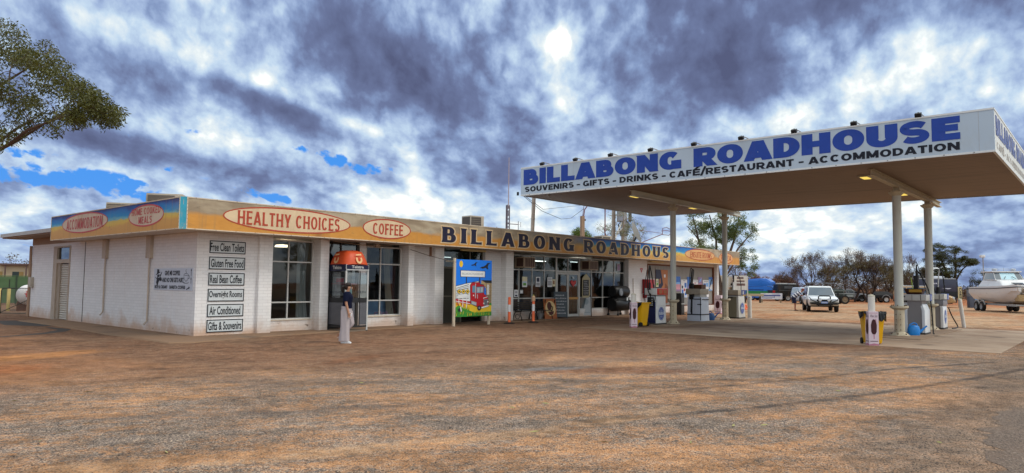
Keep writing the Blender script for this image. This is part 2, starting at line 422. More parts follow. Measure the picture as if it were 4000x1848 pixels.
def flat(mb, pts, o, ux, uy, lift=.004):
    """filled polygon, concave allowed"""
    o, ux, uy = Vector(o), Vector(ux).normalized(), Vector(uy).normalized(); nn = ux.cross(uy)
    tr = tessellate_polygon([[Vector((p[0], p[1], 0)) for p in pts]])
    return mb.add([o + ux*p[0] + uy*p[1] + nn*lift for p in pts], [tuple(t) for t in tr])
X3, Y3, Z3 = Vector((1, 0, 0)), Vector((0, 1, 0)), Vector((0, 0, 1))

# ================================================================ ground
def ground_mat():
    m, t, b = newmat('earth'); o = t.obj(); x, y, z = t.xyz(o)
    n1 = t.noise(o, .35, 6, .6, .3); n2 = t.noise(o, 1.6, 7, .62, .2); n3 = t.noise(o, 9, 6, .65); n4 = t.noise(o, 60, 3, .6)
    # wheel-dragged streaks run along the forecourt, roughly +x -y
    rot = t.cxyz(t.m('ADD', t.m('MULTIPLY', x, .86), t.m('MULTIPLY', y, -.5)), t.m('ADD', t.m('MULTIPLY', x, .5), t.m('MULTIPLY', y, .86)), 0.0)
    st = t.noise(t.scale(rot, (.34, .95, 1)), 1.1, 8, .66, 1.2)
    stone = t.voro(o, 80, out='Color'); sx = t.xyz(stone)[0]
    stone2 = t.voro(o, 26, out='Color'); sx2 = t.xyz(stone2)[1]
    sand = t.mix(n2, (.50, .250, .112), (.34, .168, .080)); sand = t.mix(t.m('MULTIPLY', t.ss(n1, .45, .65), .7), sand, (.39, .19, .085))
    grey = t.ramp(sx, [(0, (.030, .026, .025)), (.4, (.115, .098, .088)), (.75, (.22, .18, .15)), (1, (.40, .32, .245))])
    mixg = t.m('ADD', t.m('MULTIPLY', t.m('SUBTRACT', st, .5), 1.9), t.m('MULTIPLY', t.m('SUBTRACT', n3, .5), .9))
    mixg = t.m('ADD', mixg, t.m('MULTIPLY', t.m('SUBTRACT', sx2, .5), .40))
    mixg = t.m('ADD', mixg, t.m('ADD', t.m('MULTIPLY', t.m('SUBTRACT', n1, .5), 1.3), t.m('MULTIPLY', t.m('SUBTRACT', n2, .5), .9)))
    gravel = t.mix(t.m('MULTIPLY', t.ss(mixg, -.46, .30), .92), sand, grey); gravel = t.mix(t.m('MULTIPLY', t.ss(sx2, .86, .70), 0.0), gravel, sand); gravel = t.mix(t.m('MULTIPLY', t.ss(sx, .24, .12), .75), gravel, (.035, .03, .028))
    gravel = t.mix(t.m('MULTIPLY', t.ss(sx, .82, .9), .6), gravel, (.42, .30, .20))
    # compacted brown apron of old bitumen by the building
    ap = t.mix(n2, (.112, .053, .028), (.172, .086, .048)); ap = t.mix(t.ss(n1, .42, .68), ap, (.150, .084, .050))
    ap = t.mix(t.m('MULTIPLY', t.ss(n3, .52, .75), .42), ap, (.27, .115, .045))
    ap = t.mix(t.m('MULTIPLY', t.ss(n4, .58, .8), .55), ap, (.055, .036, .026))
    ap = t.mix(t.m('MULTIPLY', t.ss(sx, .86, .93), .7), ap, (.33, .24, .17))
    s = t.m('ADD', t.m('ADD', y, 10.1), t.m('MULTIPLY', x, .466))
    s = t.m('ADD', s, t.m('ADD', t.m('MULTIPLY', t.m('SUBTRACT', n1, .5), 8.0), t.m('ADD', t.m('MULTIPLY', t.m('SUBTRACT', n2, .5), 5.0), t.m('MULTIPLY', t.m('SUBTRACT', n3, .5), 3.5))))
    c = t.mix(t.ss(s, -2.2, 2.2), gravel, ap)
    rd = t.ss(t.m('ADD', t.m('ADD', y, t.m('MULTIPLY', t.m('SUBTRACT', n2, .5), 2.2)), t.m('MULTIPLY', t.ss(x, -2.0, -5.0), 3.0)), -17.9, -19.2)
    c = t.mix(t.m('MULTIPLY', rd, .75), c, t.mix(t.ss(sx, .30, .2), (.215, .145, .10), (.03, .026, .024)))
    # tyre marks sweeping round towards the road
    def track(pts, wd, k, cc, c_in):
        out_ = None
        for (x0, y0), (x1, y1) in zip(pts, pts[1:]):
            L_ = math.hypot(x1-x0, y1-y0); ux_, uy_ = (x1-x0)/L_, (y1-y0)/L_; X = t.m('SUBTRACT', x, x0); Y = t.m('SUBTRACT', y, y0)
            al = t.m('ADD', t.m('MULTIPLY', X, ux_), t.m('MULTIPLY', Y, uy_)); ac = t.m('SUBTRACT', t.m('MULTIPLY', Y, ux_), t.m('MULTIPLY', X, uy_))
            al2 = t.m('SUBTRACT', al, t.m('MINIMUM', t.m('MAXIMUM', al, 0.0), L_)); dd = t.m('SQRT', t.m('ADD', t.m('MULTIPLY', al2, al2), t.m('MULTIPLY', ac, ac))); out_ = dd if out_ is None else t.m('MINIMUM', out_, dd)
        out_ = t.m('ADD', out_, t.m('MULTIPLY', t.m('SUBTRACT', n3, .5), wd*1.3)); return t.mix(t.m('MULTIPLY', t.ss(out_, wd, wd*.25), t.m('MULTIPLY', k, t.ss(n2, .3, .6))), c_in, cc)
    c = track([(-2.4, -15.6), (.06, -16.75), (2.63, -17.6), (6.14, -18.5), (9.0, -19.1)], .13, .85, (.055, .042, .036), c)
    c = track([(.8, -15.2), (2.27, -15.7), (4.17, -16.35), (6.9, -17.05), (10, -18.4)], .12, .8, (.06, .045, .038), c)
    c = track([(-6.5, -11.0), (-4.6, -12.4), (-2.8, -13.2), (-.5, -13.6), (2, -13.2)], .3, .45, (.085, .068, .060), c)
    c = track([(-7.5, -13.5), (-5.6, -14.6), (-3.2, -15.6), (-.5, -16.0)], .32, .45, (.42, .24, .12), c)
    c = track([(-4.4, -9.2), (-1.5, -11.6), (2, -14.5), (4.2, -17.6)], .28, .4, (.075, .058, .05), c)
    # orange dirt to the left of the building and the far parking ground
    od = t.mix(n2, (.33, .135, .048), (.19, .082, .036)); od = t.mix(t.ss(n3, .5, .8), od, (.22, .125, .07))
    left = t.ss(t.m('ADD', t.m('MULTIPLY', x, -1.0), t.m('MULTIPLY', t.m('SUBTRACT', n1, .5), 9)), 3.0, 6.0)
    c = t.mix(t.m('MULTIPLY', t.m('MULTIPLY', left, t.ss(y, -10, -5)), .7), c, od)
    pk = t.mix(t.ss(n2, .35, .7), (.34, .195, .105), (.31, .22, .145)); pk = t.mix(t.m('MULTIPLY', t.ss(t.noise(t.scale(o, (.12, .3, 1)), 1.0, 5), .46, .62), .8), pk, (.31, .135, .06)); pk = t.mix(t.ss(x, 62, 80), pk, (.30, .11, .045)); pk = t.mix(t.m('MULTIPLY', t.ss(n3, .5, .7), .4), pk, (.16, .10, .065))
    far = t.ss(t.m('ADD', x, t.m('MULTIPLY', n2, 5)), 27.5, 31.0)
    c = t.mix(far, c, pk)
    # rusty hollows where water has stood
    def hollow(cx, cy, rx, ry, a):
        X = t.m('SUBTRACT', x, cx); Y = t.m('SUBTRACT', y, cy); ca, sa = math.cos(a), math.sin(a)
        u = t.m('DIVIDE', t.m('ADD', t.m('MULTIPLY', X, ca), t.m('MULTIPLY', Y, sa)), rx)
        v = t.m('DIVIDE', t.m('SUBTRACT', t.m('MULTIPLY', Y, ca), t.m('MULTIPLY', X, sa)), ry)
        q = t.m('ADD', t.m('MULTIPLY', u, u), t.m('MULTIPLY', v, v))
        q = t.m('ADD', q, t.m('ADD', t.m('MULTIPLY', t.m('SUBTRACT', n3, .5), 2.6), t.m('MULTIPLY', t.m('SUBTRACT', n2, .5), 2.0))); return t.ss(q, 1.2, .1)
    for (cx, cy, rx, ry, a, col_) in [(2.2, -12.9, 1.8, .55, -.55, (.19, .075, .034)), (2.9, -13.9, 1.0, .4, -.5, (.12, .05, .027)), (-.1, -7.9, 1.5, .35, .35, (.16, .065, .03)),
                                       (-5.0, -2.8, 2.2, .7, .3, (.42, .18, .06)), (-6.4, -5.2, 1.6, .8, .5, (.30, .10, .035)), (1.6, -12.0, .9, .30, -.5, (.20, .20, .20)), (.4, -3.3, .8, .25, .3, (.11, .06, .04)),
                                       (7.9, -17.0, .8, .16, -1.0, (.52, .26, .10)), (1.7, -3.6, .7, .25, .3, (.115, .065, .045))]:
        c = t.mix(t.m('MULTIPLY', hollow(cx, cy, rx, ry, a), .6), c, col_)
    mot = t.noise(o, 3.2, 9, .72, .3); mo2 = t.noise(t.scale(rot, (.5, 1, 1)), .8, 8, .7, .5)
    c = t.v('SCALE', c, scale=t.m('ADD', .40, t.m('ADD', t.m('MULTIPLY', t.ss(mot, .28, .72), .82), t.m('MULTIPLY', t.ss(mo2, .3, .7), .58))))
    t.put(b.inputs['Base Color'], c); b.inputs['Roughness'].default_value = .95; b.inputs['Specular IOR Level'].default_value = .15
    rough_ = t.m('SUBTRACT', 1.0, t.ss(s, -1.5, 1.5))
    h = t.m('ADD', t.m('MULTIPLY', t.voro(o, 46), t.m('ADD', .25, t.m('MULTIPLY', rough_, .75))), t.m('ADD', t.m('MULTIPLY', n3, .7), t.m('MULTIPLY', n4, .5)))
    t.put(b.inputs['Normal'], t.bump(h, .75, .03)); return m
g = MB()
def gz(x, y):        # very slight unevenness, level under everything that is built
    return 0.0
g.quad((-500, -400, 0), (900, -400, 0), (900, 900, 0), (-500, 900, 0))
struct(g.build('ground', ground_mat()))

def concrete(name, c1, c2, dirt=.5):
    m, t, b = newmat(name); o = t.obj(); n1 = t.noise(o, .5, 6, .6, .4); n2 = t.noise(o, 6, 6, .65); n3 = t.noise(o, 70, 3)
    c = t.mix(n2, c1, c2); c = t.mix(t.m('MULTIPLY', t.ss(n1, .42, .66), dirt), c, (.20, .115, .066))
    sk = t.noise(t.scale(o, (1.2, .15, 1)), 1.2, 5); c = t.mix(t.m('MULTIPLY', t.ss(sk, .5, .68), .55), c, (.17, .12, .085))
    ol = t.voro(t.v('ADD', o, t.v('SCALE', t.noise(o, .8, 4, col=True), scale=1.5)), .55)
    c = t.mix(t.m('MULTIPLY', t.ss(ol, .24, .08), .55), c, (.09, .062, .045))
    yy = t.xyz(o)[1]; c = t.mix(t.m('MULTIPLY', t.ss(t.m('ADD', yy, t.m('MULTIPLY', t.m('SUBTRACT', n1, .5), 9)), -11.0, -5.5), .8 if name == 'slab_concrete' else 0.0), c, (.165, .092, .052))
    t.put(b.inputs['Base Color'], c); b.inputs['Roughness'].default_value = .9; b.inputs['Specular IOR Level'].default_value = .25
    t.put(b.inputs['Normal'], t.bump(t.m('ADD', n2, n3), .3, .01)); return m
# fuelling slab in bays, with open joints between them
g = MB()
for i, (a, c_) in enumerate([(12.75, 16.6), (16.62, 20.9), (20.92, 25.4)]):
    for (d, e) in [(-18.25, -11.4), (-11.38, -4.6)]: g.box(a, c_, d, e, -.05, .012)
slabm = concrete('slab_concrete', (.42, .315, .225), (.32, .235, .17))
struct(g.build('concrete_slab', slabm))
g = MB(); g.box(16.3, 24.3, -15.75, -14.15, .0, .045)
struct(g.build('pump_island', concrete('island_concrete', (.32, .235, .165), (.24, .175, .125), .6), bevel=.02))
g = MB(); g.box(16.3, 26.2, -6.75, -5.0, .0, .04)
struct(g.build('pump_island', bpy.data.materials['island_concrete'], bevel=.02))
# footpath along the two walls
g = MB(); rnd = random.Random(4)
out = [(-1.35, 12.0), (-1.3, 9.4), (-1.25, 6.5), (-1.45, 3), (-1.4, .2), (-1.42, -1.55), (-.8, -1.75), (2, -1.05), (4.6, -.72), (9, -.6), (15, -.55), (26, -.5), (36.4, -.45)]
inn = [(0.02, 12.0), (0.02, 9.4), (0.02, 6.5), (.02, 3), (.02, .9), (.02, .12), (.3, .2), (2, .5), (4.6, .6), (9, .6), (15, .6), (26, .6), (36.4, .6)]
vs = [(x, y, .03) for x, y in out] + [(x, y, .035) for x, y in inn] + [(x-.05, y-.05, -.01) for x, y in out]; n = len(out)
g.add(vs, [(i, i+1, n+i+1, n+i) for i in range(n-1)] + [(2*n+i, 2*n+i+1, i+1, i) for i in range(n-1)])
struct(g.build('footpath', concrete('path_concrete', (.25, .155, .095), (.185, .112, .068), .55)))
# patched bitumen by the side wall
g = MB()
pts = [(-1.6, 7.2), (-1.42, 5.8), (-1.9, 4.8), (-2.7, 4.0), (-3.8, 3.5), (-4.3, 3.5), (-3.4, 4.0), (-2.5, 4.7), (-1.85, 5.7), (-1.8, 7.2)]
flat(g, pts, (0, 0, 0), X3, Y3, .005); flat(g, [(-1.35, 12.5), (-1.25, 8.2), (-1.7, 8.0), (-2.4, 9.6), (-2.0, 12.7)], (0, 0, 0), X3, Y3, .005)
struct(g.build('bitumen_patch', pm('old_bitumen', (.050, .039, .032), .85, .35, 5, .3)))
# bitumen road edge, worn ragged
def asphalt():
    m, t, b = newmat('asphalt'); o = t.obj(); n = t.noise(o, 1.1, 6, .6, .4); v = t.xyz(t.voro(o, 60, out='Color'))[0]; n3 = t.noise(o, 30, 4)
    c = t.mix(n, (.165, .115, .085), (.115, .085, .068)); c = t.mix(t.m('MULTIPLY', t.ss(v, .75, .9), .6), c, (.26, .20, .155)); c = t.mix(t.m('MULTIPLY', t.ss(v, .2, .08), .7), c, (.04, .034, .032))
    c = t.mix(t.m('MULTIPLY', t.ss(t.noise(o, .45, 5), .45, .7), .6), c, (.26, .15, .085))
    t.put(b.inputs['Base Color'], c); b.inputs['Roughness'].default_value = .92; b.inputs['Specular IOR Level'].default_value = .2
    t.put(b.inputs['Normal'], t.bump(t.m('ADD', t.voro(o, 60), n3), .6, .02)); return m
g = MB(); top = []
for i in range(260):
    x = -4.6 + i*.16
    base = -19.45 - .02*max(0, x) + .12*math.sin(x*.9) + .08*math.sin(x*3.1+1) - max(0, -1.2-x)*.55
    top.append((x, base + rnd.uniform(-.16, .10)))
for i in range(259):
    (a, b_), (c_, d) = top[i], top[i+1]; g.quad((a, b_-.25, .006), (c_, d-.25, .006), (c_, d, .003), (a, b_, .003)); g.quad((a, -40, .006), (c_, -40, .006), (c_, d-.25, .006), (a, b_-.25, .006))
struct(g.build('road', asphalt()))
# loose stones on the near ground
g = MB(); rs = random.Random(5)
def stone(x, y, s_):
    q = rs.uniform(0, 6.28); h = s_*rs.uniform(.35, .7); a, b_ = s_*rs.uniform(.6, 1.1), s_*rs.uniform(.5, .9); ca, sa = math.cos(q), math.sin(q)
    P = [(a, 0), (0, b_), (-a, 0), (0, -b_)]
    v_ = [(x + p[0]*ca - p[1]*sa, y + p[0]*sa + p[1]*ca, h*.25) for p in P]
    dx_, dy_ = rs.uniform(-.3, .3)*s_, rs.uniform(-.3, .3)*s_
    g.mat(rs.choice((0, 0, 0, 1, 1, 2))).add(v_ + [(x+dx_, y+dy_, h)], [(0, 1, 4), (1, 2, 4), (2, 3, 4), (3, 0, 4)])
k = 0
while k < 15000:
    d = 3.2 + 14*rs.random()**1.5; a = YAW + rs.uniform(-.68, .68); x, y = CAM.x + d*math.sin(a), CAM.y + d*math.cos(a)
    s_ = y + 10.1 + .466*x
    if y < -19.6 and x > -3.5 and rs.random() < .55: continue
    if s_ > rs.uniform(-2, 1.2) and rs.random() < .93: continue
    if 12.4 < x and y > -18.4: continue
    k += 1; stone(x, y, rs.uniform(.004, .009) if rs.random() < .95 else rs.uniform(.009, .022))
stuff(g.build('gravel_stones', [pm('stone_grey', (.13, .115, .105), .9, .4, 30), pm('stone_dark', (.045, .04, .038), .9, .4, 30), pm('stone_tan', (.32, .215, .135), .9, .4, 30)]))
g = MB()
for k in range(45):
    d = rs.uniform(3.5, 16); a = YAW + rs.uniform(-.66, .66); x, y = CAM.x + d*math.sin(a), CAM.y + d*math.cos(a); q = rs.uniform(0, 6.28)
    l, wd = rs.uniform(.04, .09), rs.uniform(.008, .016); ca, sa = math.cos(q), math.sin(q)
    g.add([(x-ca*l, y-sa*l, .012), (x+sa*wd, y-ca*wd, .02), (x+ca*l, y+sa*l, .014), (x-sa*wd, y+ca*wd, .008)], [(0, 1, 2, 3)])
stuff(g.build('fallen_leaves', pm('dry_leaf', (.30, .27, .10), .8, .4, 20)))

# ================================================================ roadhouse
def brick_mat(name, c=(.74, .72, .72), dust=1.0):
    m, t, b = newmat(name); o = t.obj(); x, y, z = t.xyz(o)
    u = t.m('ADD', x, y); vec = t.cxyz(u, z, 0.0)
    br = t.new('ShaderNodeTexBrick'); t.put(br.inputs['Vector'], vec)
    br.inputs['Scale'].default_value = 1; br.inputs['Brick Width'].default_value = .30; br.inputs['Row Height'].default_value = .098
    br.inputs['Mortar Size'].default_value = .007; br.inputs['Mortar Smooth'].default_value = .35; br.offset = .5
    br.inputs['Color1'].default_value = tuple(c) + (1,); br.inputs['Color2'].default_value = tuple(q*.93 for q in c) + (1,)
    br.inputs['Mortar'].default_value = tuple(q*.80 for q in c) + (1,)
    n1 = t.noise(o, 1.3, 6, .62, .4); n2 = t.noise(o, 9, 5)
    cc = t.mix(t.m('MULTIPLY', t.ss(n1, .45, .8), .15*dust), br.outputs['Color'], (.60, .47, .36))
    run = t.noise(t.cxyz(t.m('MULTIPLY', u, 5.0), t.m('MULTIPLY', z, .35), 0.0), 1.0, 5, .6)
    cc = t.mix(t.m('MULTIPLY', t.ss(run, .52, .78), .22*dust), cc, (.56, .44, .33))
    low = t.ss(t.m('ADD', z, t.m('MULTIPLY', t.m('SUBTRACT', n1, .5), 1.3)), .60, -.05)      # red dust splashed up from the ground
    cc = t.mix(t.m('MULTIPLY', low, .72*dust), cc, (.46, .24, .11))
    chip = t.ss(t.noise(o, 4.0, 6, .7), .63, .67); cc = t.mix(t.m('MULTIPLY', t.m('MULTIPLY', chip, t.ss(z, .42, .10)), .9), cc, (.13, .08, .055))
    t.put(b.inputs['Base Color'], cc); b.inputs['Roughness'].default_value = .62; b.inputs['Specular IOR Level'].default_value = .3
    t.put(b.inputs['Normal'], t.bump(t.m('ADD', t.m('MULTIPLY', br.outputs['Fac'], -1.0), t.m('MULTIPLY', n2, .25)), .45, .012)); return m
BR = brick_mat('painted_brick'); PIL = brick_mat('painted_pillar', (.80, .78, .77), .8)
def mural_mat(name, axis, seed, spots):
    """weathered beach mural: sand below, sky above where the blue still holds, brown stains elsewhere"""
    m, t, b = newmat(name); o = t.obj(); P = t.xyz(o); u = P[axis]; z = P[2]
    h = t.m('DIVIDE', t.m('SUBTRACT', z, 3.12), .9)
    vec = t.cxyz(u, t.m('MULTIPLY', z, 3.0), float(seed))
    n1 = t.noise(vec, .55, 5, .55, .6); n2 = t.noise(vec, 2.6, 6, .62, .4); n3 = t.noise(t.cxyz(t.m('MULTIPLY', u, 7.0), t.m('MULTIPLY', z, .5), float(seed)), 1.0, 5, .6)
    hw_ = t.m('ADD', h, t.m('ADD', t.m('MULTIPLY', t.m('SUBTRACT', n1, .5), .42), t.m('MULTIPLY', t.m('SUBTRACT', n2, .5), .16)))
    sand = t.mix(n2, (.46, .19, .032), (.64, .31, .065)); sand = t.mix(t.ss(n1, .5, .7), sand, (.36, .15, .035))
    upper = t.mix(n2, (.34, .25, .155), (.21, .165, .12)); upper = t.mix(t.ss(n1, .4, .62), upper, (.44, .36, .25)); upper = t.mix(t.m('MULTIPLY', t.ss(n1, .55, .7), .5), upper, (.17, .18, .19))
    faded = t.mix(t.ss(hw_, .40, .56), sand, upper)
    blue = t.ramp(hw_, [(0, (.58, .29, .07)), (.34, (.62, .33, .08)), (.42, (.70, .45, .07)), (.52, (.62, .46, .10)), (.56, (.16, .42, .48)), (.66, (.015, .25, .55)), (.82, (.012, .15, .46)), (.93, (.02, .045, .22)), (1, (.02, .035, .15))])
    k = None
    for (c0_, w0_) in spots:
        q = t.ss(t.m('ABSOLUTE', t.m('SUBTRACT', t.m('ADD', u, t.m('MULTIPLY', t.m('SUBTRACT', n1, .5), 3.0)), c0_)), w0_, w0_*.55); k = q if k is None else t.m('MAXIMUM', k, q)
    c = t.mix(k, faded, blue)
    c = t.mix(t.m('MULTIPLY', t.ss(n3, .5, .75), .40), c, (.28, .17, .08)); c = t.mix(t.m('MULTIPLY', t.ss(t.noise(vec, 1.3, 6, .7), .6, .72), .55), c, (.15, .10, .06))
    t.put(b.inputs['Base Color'], c); b.inputs['Roughness'].default_value = .5; b.inputs['Specular IOR Level'].default_value = .3; return m
TRIM = pm('cream_trim', (.58, .48, .36), .6, .18, 3, dirt=.35, dirtc=(.36, .21, .10)); FRM = pm('window_frame', (.50, .49, .47), .5, .1, 4, dirt=.2); SOF = pm('soffit_board', (.60, .55, .50), .7, .1, 1.5, dirt=.3)
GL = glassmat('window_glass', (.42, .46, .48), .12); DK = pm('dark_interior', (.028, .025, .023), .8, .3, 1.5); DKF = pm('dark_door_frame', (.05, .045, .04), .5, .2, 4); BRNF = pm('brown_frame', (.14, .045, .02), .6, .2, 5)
REDL = pm('faded_red_letters', (.40, .055, .028), .6, .25, 5, dirt=.25, dirtc=(.5, .3, .2)); PINKL = pm('pink_red_letters', (.52, .075, .085), .6, .3, 4, dirt=.35, dirtc=(.55, .40, .25))
OVALC = pm('oval_cream', (.62, .47, .30), .6, .25, 1.8, dirt=.55, dirtc=(.42, .27, .13)); OVALP = pm('oval_pale', (.60, .47, .36), .6, .2, 2.2, dirt=.8, dirtc=(.42, .26, .12))
NAVYL = pm('navy_letters', (.018, .018, .040), .5, .4, 3); CREAML = pm('cream_outline', (.60, .44, .26), .6, .2, 3); WHT = pm('white_paint', (.78, .77, .75), .5, .06, 3, dirt=.18)

RH = thing('roadhouse', 'long low white painted brick roadhouse with mural fascia and shop windows', 'building')
def P_(name, mats, mb, parent=RH, **k): return mb.build(name, mats, parent, **k)
ZW = 3.12
b = MB(); b.box(0, .25, 0.1, 10.88, -.1, ZW); b.box(0, .25, 12.85, 15.75, -.1, ZW); b.box(0, .25, 10.88, 12.85, 3.0, ZW); b.box(.25, 2.0, .1, .35, -.1, ZW)
P_('wall', BR, b)
b = MB(); b.box(.25, 35.6, 15.5, 15.75, -.1, ZW); b.box(35.6, 35.85, .6, 15.75, -.1, ZW); P_('wall', BR, b)
for q in [(8.45, 9.55, .3, .5), (12.82, 13.86, .3, .5), (24.55, 26.6, .2, .45), (6.17, 6.45, .42, .62)]:
    b = MB(); b.box(*q, -.1, ZW); P_('wall', BR, b)
for (a, c_) in [(2.42, 4.22), (6.45, 8.16), (14.36, 18.15), (20.15, 24.55), (26.6, 35.6)]:
    b = MB(); b.box(a, c_, .40 if a < 26 else .19, .62, -.1, .40); P_('sill_wall', PIL, b)
for (a, c_) in [(1.95, 2.42), (4.22, 4.56), (8.16, 8.45), (9.55, 10.03), (13.86, 14.36), (35.6, 35.87)]:
    q = MB(); q.box(a, c_, -.02, .58, -.1, ZW); P_('pillar', PIL, q, bevel=.012)
# roof, soffit and fascia
o_ = .97; zb, zt = 3.108, 4.02; c_ = .13
b = MB(); b.box(-o_+.06, 37.0, -o_+.06, 10.0, 3.80, 3.93); P_('roof', pm('roof_sheet', (.42, .41, .40), .5, .15, 3, dirt=.3), b)
b = MB(); b.box(-o_+.06, 37.0, -o_+.06, .6, 3.125, 3.15); b.box(-o_+.06, .3, .6, 10.0, 3.125, 3.15); b.box(.3, 35.8, .6, 15.5, 3.125, 3.14); P_('soffit', SOF, b)
def fascia(p0, p1, z0, z1, th=.05):
    q = MB(); p0, p1 = Vector((*p0, 0)), Vector((*p1, 0)); d = (p1-p0).normalized(); n_ = Vector((d.y, -d.x, 0))
    A = [p0, p1, p1 - n_*th, p0 - n_*th]
    return q.add([(p.x, p.y, z) for z in (z0, z1) for p in A], [(0, 1, 2, 3), (4, 5, 6, 7), (0, 1, 5, 4), (1, 2, 6, 5), (2, 3, 7, 6), (3, 0, 4, 7)])
MF = mural_mat('mural_front', 0, 3, [(23.0, 6.0), (28.0, 3.0)]); MS = mural_mat('mural_side', 1, 9, [(5.5, 9.0)])
ff = P_('fascia', MF, fascia((-o_+c_, -o_), (37.08, -o_), zb+.03, zt-.03)); fs_ = P_('fascia', MS, fascia((-o_, 10.03), (-o_, -o_+c_), zb+.03, zt-.03))
P_('fascia', pm('corner_blue', (.05, .38, .52), .5, .3, 6, dirt=.7, dirtc=(.55, .36, .14)), fascia((-o_, -o_+c_), (-o_+c_, -o_), zb, zt))
P_('fascia', mural_mat('mural_end', 1, 5, []), fascia((37.08, -o_), (37.08, 3.0), zb, zt))
b = MB()
for z in (zb, zt-.03):
    b.box(-o_+c_, 37.08, -o_-.012, -o_+.05, z, z+.03); b.box(-o_-.012, -o_+.05, -o_+c_, 10.03, z, z+.03)
b.box(-o_+c_, -o_+c_+.03, -o_-.013, -o_+.05, zb+.03, zt-.03); b.box(-o_-.013, -o_+.05, -o_+c_, -o_+c_+.03, zb+.03, zt-.03); b.box(37.05, 37.082, -o_-.013, -o_+.05, zb+.03, zt-.03)
b.box(-o_-.013, -o_+.05, 10.0, 10.03, zb+.03, zt-.03)
P_('fascia_trim', TRIM, b)
b = MB(); k = 0
for i in range(62):
    x = -.6 + i*.61
    b.box(x, x+.02, -o_-.018, -o_-.011, zb+.008, zb+.024); b.box(x, x+.02, -o_-.018, -o_-.011, zt-.022, zt-.008)
for i in range(18):
    y = -.6 + i*.6; b.box(-o_-.018, -o_-.011, y, y+.02, zb+.008, zb+.024)
for i in range(8):
    z = zb+.08+i*.105; b.box(-o_+c_+.008, -o_+c_+.022, -o_-.018, -o_-.012, z, z+.015); b.box(-o_-.018, -o_-.012, -o_+c_+.008, -o_+c_+.022, z, z+.015)
P_('fascia_screws', pm('screw_dark', (.10, .08, .06), .5), b)
b = MB()          # seams between mural sheets
for x in [3.1, 6.2, 9.3, 12.4, 15.5, 18.6, 21.7, 24.8, 27.9, 31, 34.1]: b.box(x, x+.012, -o_-.003, -o_, zb+.03, zt-.03)
P_('fascia_seams', pm('seam', (.16, .11, .07), .7), b)
# painted fascia ovals and words
FX, FZ, SX = X3, Z3, Vector((0, -1, 0))
def oval(cx, cz, rx, rz, m_in, m_ring, side=False, ring=.045):
    q = MB(); o0 = (-o_-.0, cx, cz) if side else (cx, -o_, cz); ux = SX if side else X3
    disc(q.mat(0), o0, ux, Z3, rx, rz, .005); disc(q.mat(1), o0, ux, Z3, rx, rz, .007, hole=ring); return P_('sign_oval', [m_in, m_ring], q)
oval(2.46, 3.585, 2.25, .385, OVALC, REDL); oval(6.31, 3.575, 1.09, .355, OVALC, REDL)
oval(31.1, 3.6, 2.06, .345, pm('oval_orange', (.66, .37, .16), .6, .15, 2, dirt=.3), REDL); oval(34.9, 3.52, 1.1, .36, pm('oval_orange', (.6, .4, .2)), REDL)
oval(6.6, 3.63, 2.2, .355, OVALP, PINKL, True); oval(1.44, 3.605, 1.27, .335, OVALP, PINKL, True)
FL = dict(W0=.70, vw=.21, hw=.13, gap=.16, space=.42, flare=.35)
def word(s, o0, ux, w_, h_, mt, name='lettering', **k):
    q = MB(); kk = dict(FL); kk.update(k); letters(q, s, o0, ux, Z3, w_, h_, **kk); return P_(name, mt, q)
word('HEALTHY CHOICES', (.67, -o_, 3.36), X3, 3.6, .41, REDL, lift=.010); word('COFFEE', (5.66, -o_, 3.37), X3, 1.36, .39, REDL, lift=.010)
word('ENSUITE ROOMS', (29.75, -o_, 3.40), X3, 2.95, .36, REDL, lift=.010, vw=.16, hw=.12); word('PIZZA', (34.1, -o_, 3.36), X3, 1.62, .34, REDL, lift=.010, vw=.16, hw=.12)
word('ACCOMMODATION', (-o_, 8.3, 3.43), SX, 3.45, .37, PINKL, lift=.010, vw=.17, hw=.12)
word('HOME COOKED', (-o_, 2.46, 3.64), SX, 2.05, .20, PINKL, lift=.010, vw=.17, hw=.13); word('MEALS', (-o_, 1.93, 3.37), SX, .95, .21, PINKL, lift=.010, vw=.17, hw=.13)
for (s, x0, ww, z0, hh) in [('BILLABONG', 9.0, 8.62, 3.255, .60), ('ROADHOUS', 18.5, 8.5, 3.25, .60)]:
    BK = dict(W0=.86, vw=.30, hw=.15, gap=.34, flare=.40)
    word(s, (x0, -o_, z0), X3, ww, hh, CREAML, lift=.006, grow=.075, **BK); word(s, (x0, -o_, z0), X3, ww, hh, NAVYL, lift=.012, **BK)

# skillion roof edge beyond the side fascia
b = MB(); b.add([(-o_, 10.08, 3.45), (-o_, 16.85, 3.45), (3.2, 16.85, 3.45), (3.2, 10.08, 3.45), (-o_, 10.08, 3.60), (-o_, 16.85, 3.60), (3.2, 16.85, 3.60), (3.2, 10.08, 3.60)],
      [(0, 1, 2, 3), (4, 5, 6, 7), (0, 1, 5, 4), (1, 2, 6, 5), (2, 3, 7, 6), (3, 0, 4, 7)]); P_('side_awning', pm('grey_gutter', (.40, .38, .36), .5, .15, 2, dirt=.3), b)
b = MB(); b.box(-.9, .0, 10.1, 16.8, 3.40, 3.445); b.box(-.02, .3, 10.05, 15.75, 3.12, 3.45); P_('awning_lining', pm('lining', (.30, .20, .14), .7, .2, 3), b)
